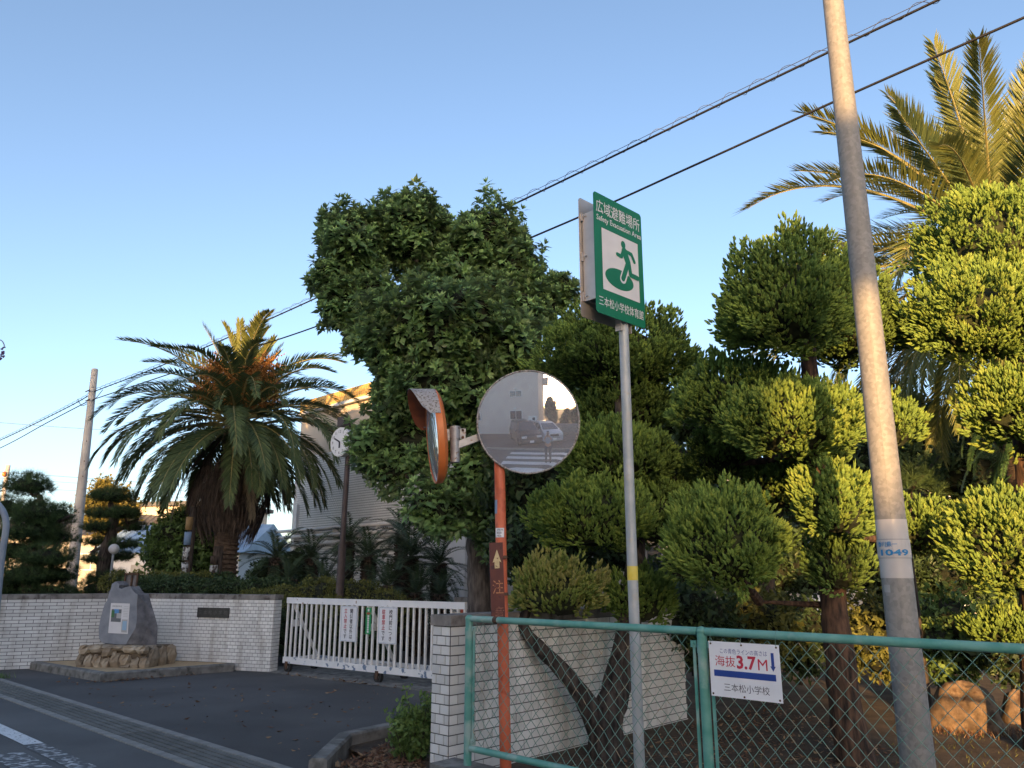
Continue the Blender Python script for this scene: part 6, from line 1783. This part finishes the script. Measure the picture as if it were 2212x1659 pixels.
g = Geo(); g.box((p.x, 16, p.z - .1), (48 * k * .5, .03, 40 * k)); g.build('board', M['stone_side'], r)
g = Geo()
for sx in (-1, 0.1, 1): g.box((p.x + sx * 13 * k, 15.97, p.z / 2 + .1), (3 * k, .04, p.z + .05))
g.box((p.x, 15.97, p.z + 12 * k), (30 * k, .045, 3.5 * k)); g.build('frame', M['rust'], r)

# --- plant by the wall end
pb = gnd(888, 1640, .04)
r = thing('leafy_plant', (pb.x, pb.y, 0), 'bright green leafy plant growing beside the near wall end', 'plant')
g = Geo(); gs = Geo()
LS = [leafspray(9, 1.0, .48, 81), leafspray(9, 1.0, .5, 82)]
for k in range(34):
    a = random.uniform(0, 2 * math.pi); d = Vector((math.cos(a) * .34, math.sin(a) * .34, 1)).normalized(); L = random.uniform(.15, .52)
    b0 = Vector((pb.x + random.uniform(-.09, .09), pb.y + random.uniform(-.08, .08), .03)); tip = b0 + d * L
    gs.tube([b0, b0.lerp(tip, .5) + UP * .02, tip], [.006, .005, .003], 5)
    n = 9; t = np.linspace(.25, 1.05, n)[:, None]; P = np.array(b0) * (1 - t) + np.array(tip) * t + RNG.normal(size=(n, 3)) * .03
    put(g, LS, P, RNG.normal(size=(n, 3)) * .6 + np.array([0, -.1, .6]), np.full(n, .062) * RNG.uniform(.7, 1.2, n), np.clip(RNG.uniform(.3, .9, n) + .2 * (t[:, 0] - .5), 0, 1))
gs.build('stem', M['bark'], r); g.build('foliage', M['bush'], r)

# --- boulders, fallen leaves, grass
for (x, y, w, h, lab, sd_) in ((2092, 1530, 150, 100, 'sunlit cracked brown boulder behind the fence, right of the steel pole', 5), (2205, 1530, 80, 70, 'smaller brown boulder at the right edge behind the fence', 9)):
    p = gnd(x, y + h * .42, .035); k = mpp(x, y, p.y)
    g = Geo(); rr = random.Random(sd_); nV, kV = 26, 15; V = []; Fc = []
    for i in range(kV + 1):
        th = math.pi * i / kV
        for j in range(nV):
            ph = 2 * math.pi * j / nV
            q = 1 + .09 * math.sin(3 * ph + sd_) * math.sin(th) + .07 * math.sin(5 * th + 2 * ph) + .05 * math.sin(9 * ph + 4 * th) * math.sin(th) + rr.uniform(-.03, .03) * math.sin(th)
            if abs(ph - 4.3 - .25 * math.sin(6 * th)) < .12 and .3 < th < 1.3: q *= .86
            V.append((p.x + w * k / 2 * q * math.sin(th) * math.cos(ph), p.y + w * k * .42 * q * math.sin(th) * math.sin(ph), .02 + h * k * .93 * max(-.1, q * math.cos(th))))
    for i in range(kV):
        for j in range(nV):
            j2 = (j + 1) % nV; Fc.append((i * nV + j, (i + 1) * nV + j, (i + 1) * nV + j2, i * nV + j2))
    g.raw(V, Fc); tag(g.build('boulder', M['boulder'], None, smooth=True), lab, 'rock', 'boulders in the garden')

for (cx_, cy_, rx_, n) in ((2075, 1578, 80, 320), (2190, 1585, 60, 220), (2010, 1560, 50, 200)):
    p = gnd(cx_, cy_, .03); k = mpp(cx_, cy_, p.y); g = Geo()
    P = np.stack([p.x + RNG.normal(size=n) * rx_ * k * .6, p.y + RNG.normal(size=n) * .16 - .1, np.full(n, .03)], 1); D = RNG.normal(size=(n, 3)) * .45 + np.array([0, 0, 1.])
    g.inst(np.array([[0, -.5, 0], [0, .5, 0], [1, 0, 0.]]), np.array([[0, 1, 2]]), P, frames(D), np.stack([RNG.uniform(.03, .11, n), np.full(n, .008), np.ones(n)], 1), 0, RNG.uniform(.1, 1, n))
    o = g.build('dry_grass', M['dry_leaf']); o['kind'] = 'stuff'
def litter(name, pts_fn, n, size, z, mat='dry_leaf', lift=.25):
    g = Geo(); P = np.array([pts_fn() for _ in range(n)]); P = np.concatenate([P, np.full((n, 1), z) + RNG.uniform(0, .012, (n, 1))], 1)
    D = np.stack([RNG.normal(size=n), RNG.normal(size=n), RNG.normal(size=n) * lift], 1)
    V, Fc = leaf_kites([((0, 0, 0), (1, 0, 0), 1., .5, .07, np.array([0, 0, 1.]))])
    R = frames(D, RNG.uniform(-.5, .5, n)); 
    g.inst(V, Fc, P, R, size * RNG.uniform(.6, 1.3, n), 0, RNG.uniform(0, 1, n)); o = g.build(name, M[mat]); o['kind'] = 'stuff'; return o
def tri_pts(A, B, C):
    def f():
        a, b = random.random(), random.random()
        if a + b > 1: a, b = 1 - a, 1 - b
        return (A[0] + (B[0] - A[0]) * a + (C[0] - A[0]) * b, A[1] + (B[1] - A[1]) * a + (C[1] - A[1]) * b)
    return f
litter('fallen_leaves', tri_pts((-1.5, 6.9), (-.7, 6.7), (-1.0, 8.5)), 900, .055, .045)
litter('fallen_leaves', tri_pts((-.2, 6.4), (3.6, 3.0), (3.4, 10.5)), 2600, .05, .042)
litter('fallen_leaves', tri_pts((3.0, 3.5), (9, -1.5), (8.0, 11.0)), 3200, .05, .042)
litter('fallen_leaves', tri_pts((-8, 13), (-1.8, 7.2), (-1.6, 11.5)), 130, .065, .006)
litter('fallen_leaves', tri_pts((-4, 13.6), (-1.0, 11.3), (-2.4, 12.5)), 60, .06, .008)
litter('fallen_leaves', tri_pts((-6.6, 12.4), (-6.2, 12.4), (-4.8, 13.6)), 90, .06, .006)
# grass tuft at the street edge, far left
g = Geo(); p = gnd(2, 1466); n = 200
P = np.stack([p.x - .1 + RNG.normal(size=n) * .10, p.y + RNG.normal(size=n) * .08, np.zeros(n)], 1); D = RNG.normal(size=(n, 3)) * .35 + np.array([0, 0, 1.])
g.inst(np.array([[0, -.5, 0], [0, .5, 0], [1, 0, 0.]]), np.array([[0, 1, 2]]), P, frames(D), np.stack([RNG.uniform(.04, .13, n), np.full(n, .008), np.ones(n)], 1), 0, RNG.uniform(.2, 1, n))
o = g.build('grass', M['bush']); o['kind'] = 'stuff'
g = Geo(); n = 2600
Pt = np.array([tri_pts((0, 6.2), (7.5, 0), (5.5, 9.0))() for _ in range(n)]); P = np.concatenate([Pt, np.full((n, 1), .03)], 1); D = RNG.normal(size=(n, 3)) * .4 + np.array([0, 0, 1.])
g.inst(np.array([[0, -.5, 0], [0, .5, 0], [1, 0, 0.]]), np.array([[0, 1, 2]]), P, frames(D), np.stack([RNG.uniform(.02, .07, n), np.full(n, .007), np.ones(n)], 1), 0, RNG.uniform(.0, .7, n))
o = g.build('grass', M['azalea']); o['kind'] = 'stuff'

# ================================================================== ACROSS THE STREET (seen in the mirrors, and what shades the scene)
FY = -9.45
hs = thing('apartment_house', (-7, FY, 0), 'tall pink-cream house across the street, reflected in the round mirror', 'house', 'houses across the street')
g = Geo()
X0, X1, D_, H_ = -14.0, -1.50, 9.0, 11.6
g.prism([(X0, FY, 0), (X1, FY, 0), (X1, FY, H_), (X0, FY, 10.9)], (0, -D_, 0)); g.build('wall', M['plaster_pink'], hs)
g = Geo(); g.prism([(X0 - .2, FY + .25, 10.92), (X1 + .25, FY + .25, 11.57), (X1 + .25, FY + .25, 11.75), (X0 - .2, FY + .25, 11.1)], (0, -D_ - .5, 0)); g.build('roof', M['roof_dark'], hs)
g = Geo(); g.box((X1 + .42, FY - 8.0, 7.45), (.82, 1.8, .95)); g.box((X1 + .42, FY - 8.0, 7.97), (.9, 1.9, .1)); g.build('added_shade_box', M['plaster_pink'], hs)  # unseen projection added to cast the shaded band on the steel pole
for (x, z, w, h) in ((-4.1, 4.75, 1.5, .75), (-4.1, 2.25, 1.5, 1.05), (-9.5, 4.75, 1.5, .75), (-9.5, 2.25, 1.5, 1.05), (-6.8, 7.9, 1.5, .9), (-3.6, 7.9, 1.2, .9)):
    g = Geo(); g.box((x, FY + .03, z), (w, .08, h)); f_ = g.build('window', M['frame_white'], hs)
    for s_ in (-1, 1):
        g = Geo(); g.box((x + s_ * w * .24, FY + .075, z), (w * .44, .02, h - .12)); g.build('pane', M['glass'], f_)
    g = Geo(); g.box((x - .1, FY + .08, z + h / 2 + .25), (.28, .16, .16)); g.build('vent_hood', M['trim'], hs)
g = Geo(); g.box((-2.15, FY + .03, 1.05), (.95, .06, 2.1)); dr_ = g.build('door', M['frame_white'], hs)
for k in range(4):
    g = Geo(); g.box((-2.0, FY + .07, .5 + k * .42), (.3, .02, .32)); g.build('pane', M['glass'], dr_)
g = Geo(); g.tube(smooth_line([Vector((-2.6, FY + .05, 5.9)), Vector((-2.4, FY + .05, 5.3)), Vector((-2.7, FY + .05, 4.9))], 6), .02, 6); g.build('drain_pipe', M['trim'], hs)

r = block_house((-19.4, -15.2), 10.2, 9, 14.2, 0.0, M['plaster_beige'], M['roof_dark'], 'unseen beige block beside the pink house, added to shade the far left', roof='flat')
r.name = 'apartment_house'; r['group'] = 'houses across the street'  # building added out of view to shade the far-left pole and pines
r = block_house((9.6, -17.5), 8.5, 7, 4.6, .05, M['plaster_beige'], M['roof_dark'], 'low gabled house across the street, right side of the mirror reflection', rh=1.5, wins=((-2, 1.6, 1.6, 1.1), (2, 1.6, 1.6, 1.1)))
r['group'] = 'houses across the street'
def back_tree(x, Y, h, rad, lab, nm='street_tree'):
    t = thing(nm, (x, Y, 0), lab, 'tree', 'trees across the street')
    g = Geo(); g.tube([(x, Y, 0), (x, Y, h * .5), (x + .1, Y, h * .85)], [.12, .09, .04], 8); g.build('trunk', M['bark'], t)
    g = Geo()
    for k in range(9):
        c = np.array([x + random.uniform(-.5, .5) * rad, Y + random.uniform(-.4, .4) * rad, h * (.25 + .55 * k / 8)]); r = np.array([rad * .62, rad * .62, h * .23])
        n = int(150 * rad * rad); P, N, b = shell(c, r, n, .3, 14, 1, .6)
        put(g, SPR, P, N * .5 + np.array([0, 0, .5]) + RNG.normal(size=(n, 3)) * .3, .13 * RNG.uniform(.7, 1.2, n), RNG.uniform(.1, .9, n)); core(g, c, r, .7, 1)
    g.build('crown', [M['bush_dark'], M['leaf_core']], t); return t
back_tree(-.15, -12.0, 4.7, 1.05, 'bushy tree right beside the pink house across the street')
back_tree(1.75, -12.6, 3.1, .75, 'low bushy tree across the street, second from the pink house')
back_tree(3.3, -13.0, 3.5, .95, 'round bushy tree across the street before the low house')
back_tree(5.6, -12.4, 3.8, 1.1, 'broad tree across the street at the far right')
g = Geo(); g.box((4.2, -10.6, .55), (7.6, .16, 1.1))
tag(g.build('garden_wall', M['concrete'], None), 'low plain concrete garden wall across the street, under the trees', 'wall')

# --- cars in front of the house
def car(lab, x, y, ang, paint, L, W, H, prof, glass, wheel_x, group='cars parked before the pink house'):
    r = thing('parked_car', (x, y, 0.012), lab, 'car', group)
    c, s = math.cos(ang), math.sin(ang)
    def w3(p): return Vector((x + c * p[0] - s * p[1], y + s * p[0] + c * p[1], p[2] + .012))
    belt = glass['belt']
    def half(z): return W / 2 if z < belt else W / 2 - (z - belt) * .28
    g = Geo(); n = len(prof); V = []; Fc = []
    for (sg, inset) in ((-1, 0), (-1, .07), (1, .07), (1, 0)):
        cxm = sum(p[0] for p in prof) / n; czm = sum(p[1] for p in prof) / n
        for (px, pz) in prof:
            k = .965 if inset == 0 else 1.0
            V.append(w3((cxm + (px - cxm) * k, sg * (half(pz) - inset), czm + (pz - czm) * k)))
    for i in range(3):
        for k in range(n):
            k2 = (k + 1) % n; Fc.append((i * n + k, i * n + k2, (i + 1) * n + k2, (i + 1) * n + k))
    Fc.append(tuple(range(n))[::-1]); Fc.append(tuple(range(3 * n, 4 * n)))
    g.raw(V, Fc); g.build('body', paint, r, smooth=True, auto=35)
    for sg in (-1, 1):
        for poly in glass['sides']:
            g = Geo(); P = [w3((px, sg * (half(pz) + .004), pz)) for px, pz in poly]; g.face(P if sg < 0 else P[::-1]); g.build('side_window', M['glass'], r)
    for (a, b) in glass['screens']:
        (xa, za), (xb, zb) = a, b; ha, hb = half(za) - .10, half(zb) - .10
        d = .02; nx = (zb - za); nz = -(xb - xa); q = math.hypot(nx, nz); nx, nz = nx / q * d, nz / q * d
        sgn = 1 if xa > 0 else -1
        if nx * sgn < 0: nx, nz = -nx, -nz
        g = Geo(); g.face([w3((xa + nx, -ha, za + nz)), w3((xa + nx, ha, za + nz)), w3((xb + nx, hb, zb + nz)), w3((xb + nx, -hb, zb + nz))]); g.build('windscreen', M['glass'], r)
    for wx in wheel_x:
        for sg in (-1, 1):
            g = Geo(); a = w3((wx, sg * (W / 2 - .20), .31)); b = w3((wx, sg * (W / 2 + .01), .31)); g.tube([a, b], .31, 20); wh = g.build('wheel', M['tyre'], r)
            g = Geo(); a = w3((wx, sg * (W / 2 + .011), .31)); b = w3((wx, sg * (W / 2 + .02), .31)); g.tube([a, b], .19, 14); g.build('rim', M['chrome'], wh)
    fx = max(p[0] for p in prof)
    for sg in (-1, 1):
        g = Geo(); g.obox(w3((fx - .07, sg * (W / 2 - .27), .78)), Vector((c, s, 0)) * .10, Vector((-s, c, 0)) * .20, UP * .075); g.build('headlight', M['lens'], r)
        g = Geo(); g.obox(w3((glass['mirror'], sg * (W / 2 + .09), belt + .08)), Vector((c, s, 0)) * .06, Vector((-s, c, 0)) * .09, UP * .07); g.build('wing_mirror', paint, r)
    g = Geo(); g.obox(w3((fx - .01, 0, .70)), Vector((c, s, 0)) * .03, Vector((-s, c, 0)) * (W / 2 - .45), UP * .09); g.build('grille', M['rubber'], r)
    for z in (.80, .52):
        g = Geo(); g.obox(w3((fx + .01, 0, z)), Vector((c, s, 0)) * .02, Vector((-s, c, 0)) * (W / 2 - .32), UP * .018); g.build('chrome_bar', M['chrome'], r)
    g = Geo(); g.obox(w3((fx + .035, 0, .42)), Vector((c, s, 0)) * .008, Vector((-s, c, 0)) * .165, UP * .08); g.build('number_plate', M['sign_white'], r)
    return r
van_p = [(-2.2, .35), (-2.25, .9), (-2.15, 1.75), (-1.95, 1.9), (.4, 1.92), (.75, 1.85), (1.55, 1.12), (2.15, .98), (2.3, .8), (2.32, .35), (2.2, .22), (-2.1, .22)]
car('dark blue minivan in front of the pink house, seen in the mirror', -2.45, -5.6, math.radians(62), M['car_dark'], 4.6, 1.75, 1.92, van_p,
    dict(belt=1.08, sides=[[(-2.0, 1.12), (-2.0, 1.7), (-.9, 1.76), (-.9, 1.12)], [(-.8, 1.12), (-.8, 1.76), (.4, 1.76), (.4, 1.12)], [(.48, 1.12), (.48, 1.74), (.72, 1.7), (1.35, 1.14)]], screens=[((.82, 1.78), (1.5, 1.16)), ((-2.16, 1.68), (-2.24, 1.1))], mirror=1.1), (-1.4, 1.45))
mpv_p = [(-2.1, .35), (-2.15, .95), (-2.0, 1.5), (-1.8, 1.66), (0, 1.70), (.45, 1.6), (1.5, 1.08), (2.05, .9), (2.2, .7), (2.2, .32), (2.1, .2), (-2.0, .2)]
car('white compact car parked right of the dark minivan, seen in the mirror', -.55, -6.65, math.radians(66), M['car_white'], 4.3, 1.7, 1.7, mpv_p,
    dict(belt=1.0, sides=[[(-1.85, 1.05), (-1.75, 1.48), (-.85, 1.55), (-.85, 1.05)], [(-.77, 1.05), (-.77, 1.55), (.2, 1.55), (.2, 1.05)], [(.28, 1.05), (.28, 1.54), (.45, 1.5), (1.25, 1.07)]], screens=[((.5, 1.56), (1.45, 1.1)), ((-2.04, 1.42), (-2.14, 1.0))], mirror=1.0), (-1.3, 1.35))

# --- the photographer, standing on the crossing behind the camera
def skinned(name, joints, edges, mat, parent, lvl=2):
    me = bpy.data.meshes.new(name); me.from_pydata([j[0] for j in joints], edges, []); o = bpy.data.objects.new(name, me); COL.objects.link(o)
    sk = o.modifiers.new("skin", 'SKIN'); sv = me.skin_vertices[0].data
    for i, j in enumerate(joints):
        sv[i].radius = (j[1], j[2] if len(j) > 2 else j[1]); sv[i].use_root = (i == 0)
    sub = o.modifiers.new("sub", 'SUBSURF'); sub.levels = lvl; sub.render_levels = lvl
    bpy.context.view_layer.update()
    m2 = bpy.data.meshes.new_from_object(o.evaluated_get(bpy.context.evaluated_depsgraph_get()))
    bpy.data.objects.remove(o); m2.name = name; m2.materials.clear(); m2.materials.append(mat)
    for p in m2.polygons: p.use_smooth = True
    V = np.zeros(len(m2.vertices) * 3, np.float32); m2.vertices.foreach_get("co", V); V = V.reshape(-1, 3) - np.array(ORG[parent], np.float32); m2.vertices.foreach_set("co", V.ravel()); m2.update()
    q = link_mesh(name, m2, parent); ORG[q] = ORG[parent]; return q
by = -.36
person = thing('person', (0.0, by, 0), 'standing person in pale shirt and grey trousers holding a phone up, seen in the mirror', 'person')
B = [((0, by, .98), .125, .105), ((0, by, 1.16), .13, .10), ((0, by, 1.34), .145, .105), ((0, by, 1.44), .075, .07), ((0, by + .01, 1.52), .052, .055), ((0, by + .03, 1.60), .072, .088), ((0, by + .03, 1.70), .066, .08),
     ((-.19, by, 1.40), .058), ((-.25, by + .10, 1.20), .045), ((-.09, by + .27, 1.50), .033), ((-.055, by + .30, 1.555), .028),
     ((.19, by, 1.40), .058), ((.25, by + .10, 1.20), .045), ((.09, by + .27, 1.50), .033), ((.055, by + .30, 1.555), .028),
     ((-.10, by, .90), .095), ((-.11, by + .01, .50), .062), ((-.12, by - .02, .09), .042), ((.10, by, .90), .095), ((.11, by + .01, .50), .062), ((.12, by - .02, .09), .042)]
E_b = [(0, 1), (1, 2), (2, 3), (3, 4), (4, 5), (5, 6), (2, 7), (7, 8), (8, 9), (9, 10), (2, 11), (11, 12), (12, 13), (13, 14), (0, 15), (15, 16), (16, 17), (0, 18), (18, 19), (19, 20)]
body = skinned('body', B, E_b, M['skin'], person)
sh = [(p[0], p[1] + .012, (p[2] if len(p) > 2 else p[1]) + .012) for p in (B[0], B[1], B[2])] + [((0, by, 1.43), .088, .08)] + [(B[k][0], B[k][1] + .014) for k in (7, 8)] + [((-.18, by + .18, 1.34), .052)] + [(B[k][0], B[k][1] + .014) for k in (11, 12)] + [((.18, by + .18, 1.34), .052)]
skinned('shirt', sh, [(0, 1), (1, 2), (2, 3), (2, 4), (4, 5), (5, 6), (2, 7), (7, 8), (8, 9)], M['shirt'], person)
tr = [((0, by, 1.0), .142, .118)] + [(B[k][0], B[k][1] + .016) for k in (15, 16)] + [((-.12, by - .02, .10), .06)] + [(B[k][0], B[k][1] + .016) for k in (18, 19)] + [((.12, by - .02, .10), .06)]
skinned('trousers', tr, [(0, 1), (1, 2), (2, 3), (0, 4), (4, 5), (5, 6)], M['trousers'], person)
skinned('hair', [((0, by + .0, 1.66), .083, .095), ((0, by + .0, 1.75), .07, .085)], [(0, 1)], M['hair'], person)
for sg in (-1, 1):
    g = Geo(); g.ball((sg * .12, by + .05, .05), (.05, .14, .055), 12, 8); g.build('shoe', M['shoes'], person, smooth=True)
    # hands: palm, four fingers and a thumb closed round the phone
    hx = sg * .052; hy = by + .31; hz = 1.575
    g = Geo(); g.ball((hx, hy, hz), (.016, .024, .042), 8, 6)
    for k in range(4):
        z = hz + .03 - k * .02; l = (.058, .064, .060, .048)[k]
        g.tube([(hx, hy + .012, z), (hx - sg * .010, hy + .026, z + .004), (hx - sg * (l * .6), hy + .032, z + .006), (hx - sg * l, hy + .030, z + .004)], [.0085, .0085, .0075, .006], 7)
    g.tube([(hx, hy - .012, hz - .02), (hx - sg * .018, hy - .020, hz + .005), (hx - sg * .034, hy - .016, hz + .024)], [.010, .009, .007], 7)
    g.build('hand', M['skin'], person, smooth=True)
    g = Geo(); g.ball((sg * .026, by + .112, 1.645), (.010, .006, .007), 8, 5); g.build('eye', M['sign_white'], person)
    g = Geo(); g.ball((sg * .083, by + .03, 1.63), (.010, .02, .03), 8, 6); g.build('ear', M['skin'], person)
g = Geo(); g.prism([(-.010, by + .105, 1.60), (.010, by + .105, 1.60), (0, by + .10, 1.645)], (0, .024, -.004)); g.build('nose', M['skin'], person)
g = Geo(); g.box((0, by + .113, 1.572), (.045, .006, .008)); g.build('mouth', M['rust_board'], person)
g = Geo(); g.box((0, -.035, 1.59), (.075, .008, .155)); tag(g.build('phone', M['phone']), 'black phone held up by the person on the crossing', 'phone')
